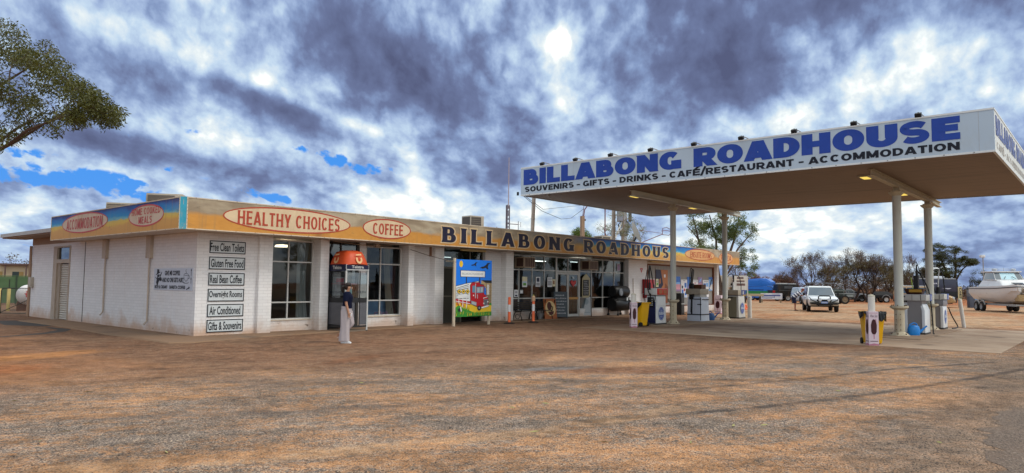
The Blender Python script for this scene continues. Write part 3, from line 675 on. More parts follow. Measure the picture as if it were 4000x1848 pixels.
# side wall: downpipes, cable, dirt at their feet
for y, z1 in [(7.12, 2.42), (3.32, 2.38)]:
    b = MB(); b.box(-.11, -.001, y-.16, y+.17, z1, 3.12); b.tube([(-.05, y-.02, z1+.02), (-.05, y, z1-.35), (-.045, y, .5 if y > 5 else .34), (-.12, y+.06, .38 if y > 5 else .22)], .028, 8); P_('downpipe', pm('pipe_cream', (.46, .38, .31), .6, .2, 4, dirt=.6, dirtc=(.2, .11, .06)), b)
b = MB(); b.box(-.012, 0, 9.27, 9.31, .05, 3.1); P_('control_joint', pm('joint_dark', (.09, .075, .065), .8), b)
# roller door in the side wall
dr = MB(); dr.box(-.03, .12, 12.42, 12.85, .0, 3.0); dr.box(-.03, .12, 10.88, 10.98, .0, 3.0); dr.box(-.03, .12, 10.98, 12.42, 2.30, 2.46); dr.box(-.03, .12, 10.98, 12.42, 2.94, 3.0)
df = P_('door_frame', pm('door_jamb', (.42, .34, .27), .6, .15, 4, dirt=.5), dr)
b = MB(); prof = []
for i in range(25): prof += [(.10, .02+i*.091), (.055, .05+i*.091), (.055, .075+i*.091)]
b.add([(p[0], y, p[1]) for y in (10.98, 12.1) for p in prof], [(i, i+1, len(prof)+i+1, len(prof)+i) for i in range(len(prof)-1)]); P_('roller_door', pm('roller_slats', (.52, .47, .41), .45, .12, 5, dirt=.4), b)
b = MB(); b.box(.02, .10, 12.1, 12.42, 0, 2.3); P_('door_panel', pm('door_side', (.33, .26, .2), .6, .2, 4), b)
b = MB(); b.box(.05, .06, 10.98, 12.42, 2.46, 2.94); P_('window_pane', GL, b)
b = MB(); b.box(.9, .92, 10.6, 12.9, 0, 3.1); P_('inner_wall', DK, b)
# meter box and pipe on the far corner
b = MB(); b.box(-.14, .02, 15.35, 15.65, 1.28, 1.72); P_('meter_box', pm('meter_box', (.42, .37, .31), .5), b, bevel=.01)
b = MB(); b.tube([(-.05, 15.80, .0), (-.05, 15.80, 3.1)], .06, 8); P_('downpipe', pm('pipe_brown', (.34, .22, .15), .6), b)

# windows --------------------------------------------------------
def window(x0, x1, y, zs, xs, glass=True, w_=.045, name='window', mt=FRM):
    """framed window: zs = heights of horizontal bars incl. ends, xs = inner upright positions"""
    q = MB(); q.box(x0, x0+w_, y-.03, y+.05, zs[0], zs[-1]); q.box(x1-w_, x1, y-.03, y+.05, zs[0], zs[-1])
    xx = [x0+w_] + list(xs) + [x1-w_]
    for z in (zs[0], zs[-1]-w_): q.box(x0+w_, x1-w_, y-.03, y+.05, z, z+w_)
    for x in xs: q.box(x-.02, x+.02, y-.025, y+.045, zs[0]+w_, zs[-1]-w_)
    for z in zs[1:-1]:
        for i in range(len(xx)-1):
            a = xx[i] + (.02 if i else 0); e = xx[i+1] - (.02 if i < len(xx)-2 else 0)
            q.box(a, e, y-.022, y+.042, z-.022, z+.022)
    o = q.build(name, mt, RH)
    if glass:
        p = MB(); p.quad((x0+.02, y+.01, zs[0]+.02), (x1-.02, y+.01, zs[0]+.02), (x1-.02, y+.01, zs[-1]-.02), (x0+.02, y+.01, zs[-1]-.02)); p.build('pane', GL, o)
    return o
window(2.42, 4.22, .45, (.40, .98, 2.33, 3.06), (3.27,), w_=.05); window(6.45, 8.16, .45, (.42, 1.0, 2.36, 3.02), (7.16,), w_=.05)
window(14.36, 18.17, .47, (.40, 1.0, 2.34, 3.04), (15.3, 16.27, 17.2)); window(20.14, 24.52, .47, (.40, 1.0, 2.34, 3.04), (21.25, 22.32, 23.45))
b = MB(); b.box(2.42, 4.22, .36, .62, .385, .405); b.box(6.45, 8.16, .36, .62, .395, .425); P_('window_sill', TRIM, b)
# centre shop doors
b = MB()
for x in (18.17, 20.09): b.box(x, x+.05, .44, .52, .02, 3.04)
b.box(18.22, 20.09, .44, .52, 2.26, 2.36); b.box(18.22, 20.09, .44, .52, 2.98, 3.04); b.box(19.12, 19.16, .445, .515, 2.36, 2.98)
fr = P_('door_frame', FRM, b)
for x in (18.23, 19.17):
    q = MB(); q.box(x, x+.07, .46, .51, .05, 2.25); q.box(x+.85, x+.91, .46, .51, .05, 2.25); q.box(x+.07, x+.85, .46, .51, 2.17, 2.25); q.box(x+.07, x+.85, .46, .51, .05, .18)
    d_ = P_('shop_door', FRM, q); q = MB(); q.box(x+.07, x+.85, .482, .488, .18, 2.17); q.build('pane', GL, d_); q = MB(); q.box(x+.07, x+.85, .44, .46, .92, 1.03); q.build('push_bar', pm('bar_metal', (.55, .53, .5), .4) if x < 19 else pm('brass_bar', (.45, .22, .05), .4), d_)
q = MB(); q.box(18.2, 20.1, .48, .485, 2.36, 2.98); P_('pane', GL, q)
# doorway behind the phone booth
b = MB(); b.box(4.56, 4.66, .44, .52, 0, ZW); b.box(6.07, 6.17, .44, .52, 0, ZW); b.box(4.66, 6.07, .44, .52, 2.2, 2.3); b.box(5.35, 5.41, .45, .51, 2.3, 3.1); b.box(4.66, 6.07, .44, .52, .0, .1); b.box(5.33, 5.41, .45, .51, .1, 2.2)
P_('door_frame', DKF, b); b = MB(); b.box(4.66, 6.07, .48, .486, .1, 3.1); P_('pane', glassmat('dim_glass', (.2, .2, .2), .25), b)
# doorway behind the mural board
b = MB(); b.box(10.03, 10.1, .44, .52, 0, ZW); b.box(12.76, 12.82, .44, .52, 0, ZW); b.box(10.1, 12.76, .44, .52, 2.28, 2.36); b.box(11.45, 11.52, .44, .52, .0, 2.28); b.box(10.1, 11.45, .45, .51, 1.1, 1.16); b.box(12.0, 12.06, .45, .51, 2.36, 3.1)
P_('door_frame', pm('olive_frame', (.17, .155, .12), .6), b)
b = MB(); b.box(10.1, 11.45, .47, .50, .02, 2.28); P_('screen_door', pm('fly_screen', (.055, .052, .04), .6, .2, 4), b); b = MB(); b.box(11.52, 12.76, .47, .5, .02, 2.28); b.box(10.1, 12.76, .47, .476, 2.36, 3.1); P_('pane', GL, b)
# corrugated display wall
b = MB(); prof = []; N = 92
for i in range(N+1):
    x = 26.72 + i*(35.48-26.72)/N; prof += [(x, .30 if i % 2 else .285)]
    if i < N: prof += [(x+.02, .285 if i % 2 else .30)]
b.add([(p[0], p[1], z) for z in (.46, 2.86) for p in prof], [(i, i+1, len(prof)+i+1, len(prof)+i) for i in range(len(prof)-1)])
P_('cladding', pm('grey_cladding', (.27, .26, .245), .5, .1, 2, dirt=.25), b)
b = MB(); b.box(26.6, 26.72, .19, .32, .40, 2.94); b.box(35.48, 35.6, .19, .32, .40, 2.94); b.box(26.72, 35.48, .19, .32, .40, .47); b.box(26.72, 35.48, .19, .32, 2.86, 2.94); P_('cladding_frame', BRNF, b)
b = MB(); b.box(26.6, 35.6, .2, .4, 2.94, ZW); P_('lintel', pm('lintel_cream', (.55, .48, .40), .6, .1, 3), b)
# interior
b = MB(); b.box(.26, 35.5, .64, 6.0, .0, .02); P_('inner_floor', pm('lino', (.16, .14, .12), .4, .2, 2), b)
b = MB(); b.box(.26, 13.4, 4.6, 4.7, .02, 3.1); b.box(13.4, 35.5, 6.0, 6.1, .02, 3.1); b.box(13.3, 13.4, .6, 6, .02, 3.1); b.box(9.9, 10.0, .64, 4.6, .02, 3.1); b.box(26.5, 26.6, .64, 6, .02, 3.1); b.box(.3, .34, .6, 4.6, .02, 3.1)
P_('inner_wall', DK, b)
b = MB(); b.box(4.62, 4.70, .6, 4.6, 0, 3.1); b.box(6.25, 6.35, .7, 4.6, 0, 3.1); P_('inner_wall', pm('inner_pale', (.16, .14, .13), .8, .2, 2), b)
b = MB()
rs = random.Random(9)
for i in range(26):
    x = 14.6 + rs.random()*9.5; y = 1.4 + rs.random()*3; h = rs.uniform(.7, 1.5); b.mat(rs.randrange(4)).box(x, x+rs.uniform(.3, .8), y, y+.35, .02, h)
P_('shelving', [pm('goods_a', (.12, .10, .09)), pm('goods_b', (.05, .08, .16)), pm('goods_c', (.18, .16, .14)), pm('goods_d', (.20, .06, .04))], b)
b = MB(); b.box(14.42, 18.1, .6, .64, .42, .96); P_('window_panel', pm('navy_panel', (.012, .03, .085), .4, .3, 2), b)
b = MB(); b.box(6.55, 7.85, .75, .80, .44, .98); P_('window_panel', pm('blue_panel', (.30, .47, .72), .6), b)
b = MB(); disc(b, (3.72, 1.6, 2.88), X3, Y3, .26, .26, 0); b.lathe([(.26, 2.88), (.22, 2.95), (0, 2.97)], (3.72, 1.6, 0)); P_('ceiling_lamp', emit('warm_lamp', (1, .82, .55), 5), b)
b = MB(); b.box(18.3, 19.3, 2.0, 2.1, 2.84, 2.88); b.box(16.9, 18.0, 3.2, 3.3, 2.85, 2.89); b.box(20.9, 22.3, 1.5, 1.6, 2.86, 2.9); b.box(11.0, 11.8, 1.4, 1.45, 2.78, 2.81); P_('tube_lamp', emit('tube_lamp', (.95, 1, .9), 5), b)
# outside tubes under the soffit
for x0, x1 in [(11.0, 12.5), (26.7, 28.2)]:
    b = MB(); b.box(x0, x1, -.05, .06, 3.02, 3.105); P_('soffit_tube', pm('tube_cover', (.62, .48, .22), .4), b, bevel=.01)
for x0 in (9.25, 20.3):
    b = MB(); b.box(x0, x0+.03, -.1, .02, 2.72, 3.1) if x0 < 10 else b.box(x0, x0+1.5, -.35, -.25, 3.06, 3.11); P_('soffit_fitting', pm('fitting_brown', (.24, .13, .08), .6), b)
b = MB(); b.tube([(4.8, .1, 3.09), (6.0, .05, 3.02), (7.4, .1, 3.05)], .012, 5); b.box(6.6, 6.78, .0, .12, 2.96, 3.08); P_('soffit_cable', pm('cable_tan', (.35, .25, .18), .6), b)
b = MB(); b.tube([(8.2, -.05, 2.95), (8.8, -.5, 2.72), (9.3, -.95, 2.56), (9.72, -1.02, 2.5)], .012, 5); P_('cable', pm('cable_dark', (.12, .09, .07), .6), b)

# ================================================================ fuel canopy
CX0, CX1, CY0, CY1, CZ0, CZ1 = 13.1, 24.2, -1.45, -18.25, 5.42, 6.62
CAN = thing('fuel_canopy', 'tall white fuel canopy with big blue lettering on steel posts beside the roadhouse', 'canopy', (0, 0, 0))
CW = pm('canopy_white', (.46, .54, .62), .45, .06, 1.5, dirt=.28, dirtc=(.40, .40, .38)); CWE = pm('canopy_end', (.66, .66, .62), .5, .1, 2, dirt=.4, dirtc=(.45, .36, .26))
POST = pm('post_cream', (.56, .56, .50), .5, .1, 2, dirt=.35, dirtc=(.42, .30, .18)); RUST = pm('flange', (.50, .43, .31), .7, .2, 5, dirt=.5, dirtc=(.30, .15, .06))
def C_(name, mats, mb, parent=CAN, **k): return mb.build(name, mats, parent, **k)
b = MB(); b.box(CX0, CX0+.06, CY1, CY0, CZ0, CZ1); C_('fascia', CW, b)
b = MB(); b.box(CX0+.06, CX1-.06, CY1, CY1+.06, CZ0, CZ1); C_('fascia', CWE, b)
b = MB(); b.box(CX0+.06, CX1-.06, CY0-.06, CY0, CZ0, CZ1); C_('fascia', CW, b)
b = MB(); b.box(CX1-.06, CX1, CY1, CY0, CZ0, CZ1); C_('fascia', CW, b)
def soffit_mat():
    m, t, b_ = newmat('canopy_soffit'); o = t.obj(); x, y, z = t.xyz(o)
    ln = t.m('ABSOLUTE', t.m('SUBTRACT', t.m('FRACT', t.m('MULTIPLY', x, 3.2)), .5)); n = t.noise(t.scale(o, (.3, 1, 1)), 1.2, 5)
    c = t.mix(n, (.255, .165, .102), (.175, .11, .07)); c = t.mix(t.m('MULTIPLY', t.ss(ln, .10, .0), .75), c, (.06, .035, .022)); st = t.noise(t.scale(o, (3, .25, 1)), 1.0, 5); c = t.mix(t.m('MULTIPLY', t.ss(st, .5, .75), .6), c, (.075, .045, .03))
    t.put(b_.inputs['Base Color'], c); b_.inputs['Roughness'].default_value = .6; return m
b = MB(); b.box(CX0+.06, CX1-.06, CY1+.06, CY0-.06, CZ0+.03, CZ0+.06); C_('soffit', soffit_mat(), b)
b = MB(); b.box(CX0+.06, CX1-.06, CY1+.06, CY0-.06, CZ1-.25, CZ1-.2); C_('roof_deck', pm('deck', (.4, .4, .4)), b)
b = MB()
for (x0, x1, y0, y1) in [(CX0-.012, CX0, CY1-.01, CY0), (CX0, CX1, CY1-.012, CY1)]:
    b.box(x0, x1, y0, y1, CZ0-.005, CZ0+.05); b.box(x0, x1, y0, y1, CZ1-.04, CZ1+.012)
C_('edge_trim', pm('edge_trim', (.70, .70, .68), .4, .05), b)
b = MB()
for i in range(23):
    y = CY0 - .5 - i*.72; b.box(CX0-.02, CX0-.011, y, y+.03, CZ0+.015, CZ0+.04)
C_('edge_rivets', pm('rivet', (.2, .2, .2)), b)
b = MB()
for y in (-4.2, -7.1, -9.9, -12.8, -15.7, -17.9): b.box(CX0-.003, CX0, y, y+.014, CZ0+.05, CZ1-.04)
C_('panel_seams', pm('seam_grey', (.42, .44, .47)), b)
BLUE = pm('sign_blue', (.022, .062, .33), .4, .12, 6, dirt=.06); BLK = pm('sign_black', (.012, .013, .02), .4, .2, 6)
NY = Vector((0, -1, 0))
HV = dict(W0=1.12, vw=.45, hw=.285, gap=.07, space=.5)
def cword(s, y0, z0, y1, h, mt, ux=NY, x0=CX0, **k):
    q = MB(); o = (x0, y0, z0) if ux is NY else (y0, CY1, z0); letters(q, s, o, ux, Z3, abs(y1-y0), h, **k); return C_('lettering', mt, q)
cword('BILLABONG', -1.6, 5.865, -8.95, .66, BLUE, **HV); cword('ROADHOUSE', -9.42, 5.865, -17.46, .66, BLUE, **HV)
SM = dict(W0=1.02, vw=.32, hw=.235, gap=.12, space=.42)
cword('SOUVENIRS - GIFTS - DRINKS - CAFÉ/RESTAURANT - ACCOMMODATION', -1.68, 5.565, -17.44, .225, BLK, **SM)
cword('BILLABONG ROADHOUSE', 13.35, 5.93, 23.9, .56, pm('faded_blue', (.09, .12, .30), .5, .3, 4, dirt=.5, dirtc=(.55, .54, .5)), X3, **HV)
cword('CAFÉ - ACCOMMODATION - GIFTS', 13.5, 5.57, 23.6, .2, pm('faded_grey', (.46, .42, .37), .5, .3, 4), X3, **SM)
# beams under the soffit
for y in (-6.15, -14.85):
    b = MB(); b.box(14.35, 25.6 if y < -10 else 24.9, y-.09, y+.09, CZ0-.20, CZ0-.175); b.box(14.35, 25.6 if y < -10 else 24.9, y-.012, y+.012, CZ0-.175, CZ0+.02); b.box(14.35, 25.6 if y < -10 else 24.9, y-.09, y+.09, CZ0+.0, CZ0+.02)
    C_('beam', RUST if y < -10 else POST, b)
# four steel columns, each with a bolted lower casing
def column(x, y, q):
    b = MB(); b.cyl((x, y, .02), (x, y, CZ0-.35), q, n=24); o = C_('post', POST, b, smooth=True)
    b = MB(); b.lathe([(q+.022, .03), (q+.022, .93), (q*2-.0, 1.0), (q*2+.01, 1.04), (q*2, 1.07), (q+.01, 1.07)], (x, y, 0)); b.box(x-q-.045, x-q-.02, y-.03, y+.03, .06, .96); b.build('casing', RUST, o, smooth=True)
    b = MB(); b.lathe([(q*2.25, .02), (q*2.3, .06), (q*2.0, .085), (q+.04, .17)], (x, y, 0), n=8); b.build('base_plate', RUST, o)
    b = MB()
    for k in range(12):
        a = k*math.pi/6
        if k % 2 == 0: b.cyl((x+q*1.7*math.cos(a), y+q*1.7*math.sin(a), 1.06), (x+q*1.7*math.cos(a), y+q*1.7*math.sin(a), 1.11), .018, n=6); b.cyl((x+q*1.8*math.cos(a), y+q*1.8*math.sin(a), .07), (x+q*1.8*math.cos(a), y+q*1.8*math.sin(a), .13), .022, n=6)
    for z in (.25, .42, .60, .78):
        for s_ in (-.07, .07): b.cyl((x-q-.045, y+s_, z), (x-q-.01, y+s_, z), .016, n=6)
    b.build('bolts', pm('bolt', (.14, .09, .05)), o)
    b = MB(); b.lathe([(q+.005, CZ0-.5), (q*1.9, CZ0-.38), (q*1.9, CZ0-.36), (q, CZ0-.36)], (x, y, 0), n=12); b.box(x-.26, x+.26, y-.13, y+.13, CZ0-.36, CZ0-.33); b.box(x-.08, x+.08, y-.1, y+.1, CZ0-.33, CZ0-.2); b.build('head_plate', RUST, o)
for x, y, q in [(17.95, -6.05, .125), (23.25, -6.05, .125), (17.7, -14.85, .142), (22.75, -14.9, .142)]: column(x, y, q)
for (p, q, r_) in [((14.62, -.87, 3.9), (14.72, -.87, CZ0+.4), .085), ((21.37, -.82, 3.9), (21.4, -.82, CZ0+.4), .10)]:
    b = MB(); b.cyl(p, q, r_, n=12)
    p, q = Vector(p), Vector(q)
    for t_ in (.35, .72): b.cyl(p.lerp(q, t_), p.lerp(q, t_+.02), r_*1.15, n=12)
    C_('rear_post', pm('rear_post', (.50, .41, .33), .6, .2, 4, dirt=.4), b, smooth=True)
# lit ceiling fittings
for x, y in [(15.95, -5.35), (21.4, -5.3), (15.95, -14.3), (21.4, -14.3), (15.95, -9.8), (21.4, -9.8)]:
    if y == -9.8: continue
    b = MB(); b.box(x-.33, x+.33, y-.17, y+.17, CZ0-.025, CZ0+.03); o = C_('ceiling_light', pm('light_case', (.45, .42, .36)), b)
    b = MB(); b.box(x-.27, x+.27, y-.11, y+.11, CZ0-.04, CZ0-.026); b.build('lens', emit('yellow_lens', (1, .74, .14), .85), o)
# flood lights over the lettering
for i, y in enumerate([-2.86, -4.53, -6.17, -7.89, -9.6, -11.3, -13.03, -14.79, -16.5]):
    x = CX0 - .34; b = MB(); b.tf(Matrix.Translation((x, y, CZ1+.0)) @ Matrix.Rotation(R(-28), 4, 'Y')); b.box(-.06, .07, -.085, .085, -.06, .05); b.box(-.08, -.06, -.07, .07, -.04, .06); o = C_('sign_light', pm('flood_black', (.016, .016, .018), .5), b, bevel=.012)
    b = MB(); b.tube([(x, y, CZ1+.07), (CX0-.02, y-.05, CZ1+.05), (CX0+.5, y-.12, CZ1-.02)], .016, 6); b.build('arm', pm('arm_grey', (.25, .22, .2), .5), o)
b = MB(); b.box(CX0+.25, CX0+.37, -2.75, -2.65, CZ0-.09, CZ0+.03); C_('camera_box', pm('cctv', (.35, .33, .3)), b)
b = MB(); b.box(CX0-.04, CX0-.012, -1.36, -1.26, 5.45, 5.6); C_('corner_bracket', pm('flood_black', (.02, .02, .02)), b)

# ================================================================ things on the roof
def ac_unit(label, x, y, z, rz, sx, sy, sz, group=None):
    t = thing('rooftop_air_conditioner', label, 'air conditioner', (x, y, z), rz, group)
    b = MB(); b.box(-sx/2, sx/2, -sy/2, sy/2, .08, sz); b.build('casing', pm('ac_beige', (.40, .34, .27), .5, .12, 3, dirt=.4), t, bevel=.015)
    b = MB(); b.box(-sx*.46, sx*.28, -sy/2-.012, -sy/2-.001, .14, sz-.06); b.box(-sx/2-.012, -sx/2-.001, -sy*.42, sy*.42, .14, sz-.06); b.build('grille', pm('ac_grille', (.075, .06, .05), .6), t)
    b = MB()
    for k in range(9):
        z_ = .18 + k*(sz-.28)/8; b.box(-sx*.46, sx*.28, -sy/2-.018, -sy/2-.013, z_, z_+.012)
    b.build('louvres', pm('ac_louvre', (.26, .21, .17)), t)
    b = MB(); b.box(-sx*.4, -sx*.3, -sy/2, sy/2, 0, .08); b.box(sx*.3, sx*.4, -sy/2, sy/2, 0, .08); b.build('feet', pm('ac_feet', (.2, .18, .16)), t); return t
ac_unit('low beige roof air conditioner behind the ACCOMMODATION fascia', -.2, 5.2, 3.93, R(-35), 1.0, .45, .36)
ac_unit('taller beige roof air conditioner behind the HOME COOKED MEALS fascia', .35, 3.2, 3.93, R(-35), 1.1, .5, .58)
ac_unit('square beige air conditioner alone on the roof above the B of the long fascia', 15.0, 3.2, 3.93, R(-8), .82, .72, 1.02)
ac_unit('small brown roof unit beside the thin red pole', 27.75, 4.0, 3.93, R(-8), .95, .7, .82)
# lattice radio mast with side arms
MS_ = pm('mast_steel', (.13, .11, .13), .5, .2, 4); t = thing('radio_mast', 'thin lattice radio mast with whip aerial behind the roof', 'antenna mast', (29.95, 14, 0))
b = MB(); tri = [(.0, .17), (-.15, -.09), (.15, -.09)]
for p in tri: b.cyl((p[0], p[1], 0), (p[0]*.8, p[1]*.8, 7.55), .045, n=5)
for k in range(25):
    z = .1+k*.3
    for i in range(3):
        p, q = tri[i], tri[(i+1) % 3]; b.cyl((p[0], p[1], z), (q[0], q[1], z+.3), .02, n=4)
b.build('lattice', MS_, t); b = MB(); b.cyl((.08, 0, 7.3), (.08, 0, 11.2), .045, .03, 6)
for k in range(4): b.cyl((.08, 0, 7.9+k*.62), (.08, 0, 7.96+k*.62), .045, n=6)
b.build('whip_aerial', pm('whip', (.34, .26, .27)), t)
b = MB(); b.tube([(-1.2, 0, 5.25), (1.25, 0, 5.32)], .035, 5); b.tube([(-.2, 0, 6.15), (1.25, 0, 6.2)], .035, 5); b.cyl((1.25, 0, 4.6), (1.25, 0, 6.45), .026, n=5); b.cyl((-1.2, 0, 5.2), (-1.2, 0, 5.85), .024, n=5)
for z in (6.2, 5.4, 4.7): b.tube([(1.25, 0, z), (1.5, 0, z), (1.5, 0, z+.2), (1.56, 0, z+.2), (1.56, 0, z-.2), (1.5, 0, z-.2), (1.5, 0, z)], .009, 4)
b.build('side_arm', MS_, t); b = MB(); b.box(.02, .14, -.06, .06, 6.75, 7.1); b.build('radio_box', pm('radio_box', (.3, .3, .34)), t)
# satellite dish
t = thing('satellite_dish', 'old grey satellite dish with wire feed arm on the roof', 'satellite dish', (30.6, 3.0, 3.93))
b = MB(); b.tube([(-.35, .3, 0), (-.35, .3, .55), (-.2, .1, 1.0)], .07, 8); b.build('mount', pm('dish_mount', (.03, .028, .03)), t)
b = MB(); n_ = 24
prof = [(0, 0), (.25, .02), (.48, .07), (.66, .14), (.74, .18)]
dn = Vector((.64, -.80, .42)).normalized(); b.tf(Matrix.Translation((-.35, .25, 1.15)) @ dn.to_track_quat('Z', 'Y').to_matrix().to_4x4()); b.lathe(prof, (0, 0, 0)); b.lathe([(p[0]*.985, p[1]-.02) for p in prof]); b.build('dish', pm('dish_grey', (.46, .42, .36), .5, .15, 2, dirt=.4), t, smooth=True)
FA = pm('feed_arm', (.15, .05, .06), .5, .2); b = MB(); b.tube([(-.15, 0, .45), (1.6, -.75, 1.15)], .03, 6); b.tube([(-.2, .1, 1.35), (1.55, -.75, 1.2)], .014, 5); b.tube([(1.6, -.75, 1.12), (1.65, -.75, 1.55), (2.0, -.85, 1.62), (2.35, -.95, 1.5), (2.4, -.95, 1.25), (2.2, -.9, 1.1), (1.6, -.75, 1.12)], .022, 6); b.tube([(1.5, -.72, 1.35), (1.9, -.82, 1.42), (2.35, -.95, 1.38)], .02, 5); b.build('feed_arm', FA, t)
# timber power post with bent stay, thin pole
t = thing('power_post', 'timber power post with a bent red stay reaching up to the canopy', 'post', (23.75, 2.8, 3.93))
b = MB(); b.box(-.15, -.04, -.07, .07, 0, 1.7); b.box(-.02, .12, -.07, .07, .0, 1.72); b.build('timber', pm('post_timber', (.27, .17, .11), .8, .25, 5), t)
b = MB(); b.tube([(.08, 0, 1.6), (.2, 0, 2.1), (.55, -.3, 2.75), (.75, -.6, 3.05)], .035, 6); b.tube([(0, 0, 1.7), (.15, 0, 2.4), (.2, -.4, 2.95)], .018, 5); b.build('stay', FA, t); b = MB(); b.ell((.2, -.02, 1.5), .07, .07, .06, 8, 6); b.build('insulator', pm('insul', (.05, .04, .04)), t)
t = thing('thin_pole', 'thin red brown pole standing on the roof beside a small unit', 'pole', (31.0, 6.0, 3.93)); b = MB(); b.cyl((0, 0, 0), (0, 0, 2.9), .045, .04, 8); b.build('shaft', FA, t); b = MB(); b.ell((0, 0, 2.92), .06, .06, .05, 8, 5); b.build('cap', FA, t)
# phone tower far behind
t = thing('phone_tower', 'grey phone tower with panel antennas behind the roof', 'tower', (64.2, 25, 0)); b = MB(); b.cyl((0, 0, 0), (0, 0, 11.9), .42, .34, 16); b.build('pole', pm('tower_grey', (.33, .33, .36), .5), t, smooth=True)
for k in range(3):
    a = R(-50+120*k); b = MB(); b.tf(Matrix.Translation((.75*math.cos(a), .75*math.sin(a), 0)) @ Matrix.Rotation(a, 4, 'Z')); b.box(-.15, .15, -.4, .4, 9.4, 11.9); b.build('panel_antenna', pm('antenna_panel', (.30, .32, .38), .5) if k else pm('antenna_dark', (.07, .07, .08)), t, bevel=.04)
b = MB()
for k in range(7):
    a = k*.9; b.tube([(.35*math.cos(a), .35*math.sin(a), 9.5), (.75*math.cos(a), .75*math.sin(a), 9.0), (.5*math.cos(a), .5*math.sin(a), 8.2), (.4*math.cos(a), .4*math.sin(a), 7.6)], .05, 5)
b.build('cabling', pm('cabling', (.06, .055, .055)), t); b = MB(); b.tube([(-2.4, -.3, 7.2), (-1.2, 0, 8.4), (-.4, 0, 9.3)], .09, 6); b.tube([(-2.2, .3, 7.0), (-.3, 0, 8.6)], .07, 6); b.build('brace', pm('brace_pale', (.5, .47, .43)), t)
b = MB(); b.tube([(13.5, -1.3, 5.45), (16, -.3, 5.1), (19, .8, 5.0), (21.5, 2, 5.3), (23.9, 2.8, 6.1)], .012, 4); b.tube([(13.5, -1.3, 5.5), (17, .4, 5.3), (23.9, 2.8, 6.3)], .012, 4)
tag(b.build('overhead_wire', pm('wire', (.05, .05, .06))), 'thin overhead wires sagging from the canopy corner to the power post', 'wire')

# ================================================================ signs on the walls
SIGNW = pm('sign_white', (.55, .585, .60), .4, .05, 4, dirt=.1); SIGNB = pm('sign_ink', (.012, .014, .02), .5)
def board(name, label, cat, x0, x1, z0, z1, y, mt=SIGNW, t_=.02, group=None):
    t = thing(name, label, cat, (x0, y, z0), 0, group); b = MB(); b.box(0, x1-x0, -t_, -.001, 0, z1-z0); b.build('panel', mt, t); return t
for i, (s, z1, frac, xo) in enumerate([('Free Clean Toilets', 2.89, .93, .03), ('Gluten Free Food', 2.40, .90, .06), ('Real Bean Coffee', 1.915, .88, .05), ('Overnight Rooms', 1.43, .91, .04), ('Air Conditioned', .965, .85, .07), ('Gifts & Souvenirs', .50, .91, .05)]):
    w_, h = 1.155, .385
    t = board('wall_sign', 'white black framed wall sign reading %s' % s, 'sign', .37, .37+w_, z1-h, z1, .1, group='black framed signs on the white corner wall')
    b = MB(); e = .028
    for q in [(0, w_, -.024, -.0205, h-e, h), (0, w_, -.024, -.0205, 0, e), (0, e, -.024, -.0205, e, h-e), (w_-e, w_, -.024, -.0205, e, h-e)]: b.box(*q)
    b.build('border', SIGNB, t); b = MB(); text(b, s, (xo, -.02, h*.17), X3, Z3, w_*frac, h*.66, .005, bold=.02); b.build('lettering', SIGNB, t)
# coffee sign on the side wall (reads along -y)
t = thing('coffee_sign', 'grey white painted coffee sign with bandit figure and cup on the side wall', 'sign', (0, 2.97, 1.36)); b = MB(); b.box(-.02, -.001, -2.70, 0, 0, .68); b.build('panel', pm('sign_bluegrey', (.50, .53, .60), .4, .06, 3, dirt=.1), t)
b = MB(); o = (-.02, 0, 0)
def sx(y, z): return (-.02, -y, z)
text(b, 'GIVE ME COFFEE', sx(.80, .46), SX, Z3, 1.06, .15, bold=.035); text(b, 'AND NO ONE GETS HURT', sx(.62, .245), SX, Z3, 1.5, .15, bold=.035)
text(b, 'RICH & CREAMY', sx(.09, .045), SX, Z3, .94, .105, bold=.04); text(b, 'BARISTA COFFEE', sx(1.17, .045), SX, Z3, 1.08, .105, bold=.04); b.build('lettering', SIGNB, t)
b = MB()
for pts in [[(.22, .50), (.38, .54), (.38, .65), (.22, .66)], [(.16, .47), (.46, .55), (.46, .58), (.15, .50)], [(.24, .38), (.40, .42), (.42, .50), (.25, .48)], [(.18, .22), (.30, .18), (.42, .30), (.50, .27), (.56, .40), (.44, .40), (.34, .38), (.24, .40)], [(.42, .44), (.58, .58), (.60, .56), (.47, .40)], [(.10, .42), (.24, .36), (.24, .33), (.11, .39)], [(.2, .2), (.34, .2), (.28, .1)], [(.5, .28), (.6, .3), (.58, .38), (.52, .36)]]: flat(b, pts, (-.02, 0, 0), SX, Z3, .005)
b.build('bandit_figure', SIGNB, t)
b = MB(); disc(b, (-.02, -2.28, .49), SX, Z3, .15, .035, .005, hole=.012); 
def ln(pts, w_): 
    for i in range(len(pts)-1):
        p, q = Vector(pts[i]), Vector(pts[i+1]); d = (q-p).normalized(); n_ = Vector((-d.y, d.x))*w_/2; flat(b, [p+n_, q+n_, q-n_, p-n_], (-.02, 0, 0), SX, Z3, .005+i*.0002)
ln([(2.13, .49), (2.15, .40), (2.20, .32), (2.28, .28), (2.37, .32), (2.42, .40), (2.43, .49)], .014); ln([(2.43, .46), (2.50, .45), (2.50, .38), (2.42, .36)], .014); ln(arc(2.28, .255, .19, .03, 180, 360, 8), .014)
ln([(2.25, .52), (2.30, .56), (2.24, .60), (2.30, .645)], .014)
flat(b, [(2.09, .26), (2.2, .24), (2.2, .25), (2.1, .27)], (-.02, 0, 0), SX, Z3, .005); b.build('cup_drawing', SIGNB, t)
b = MB()
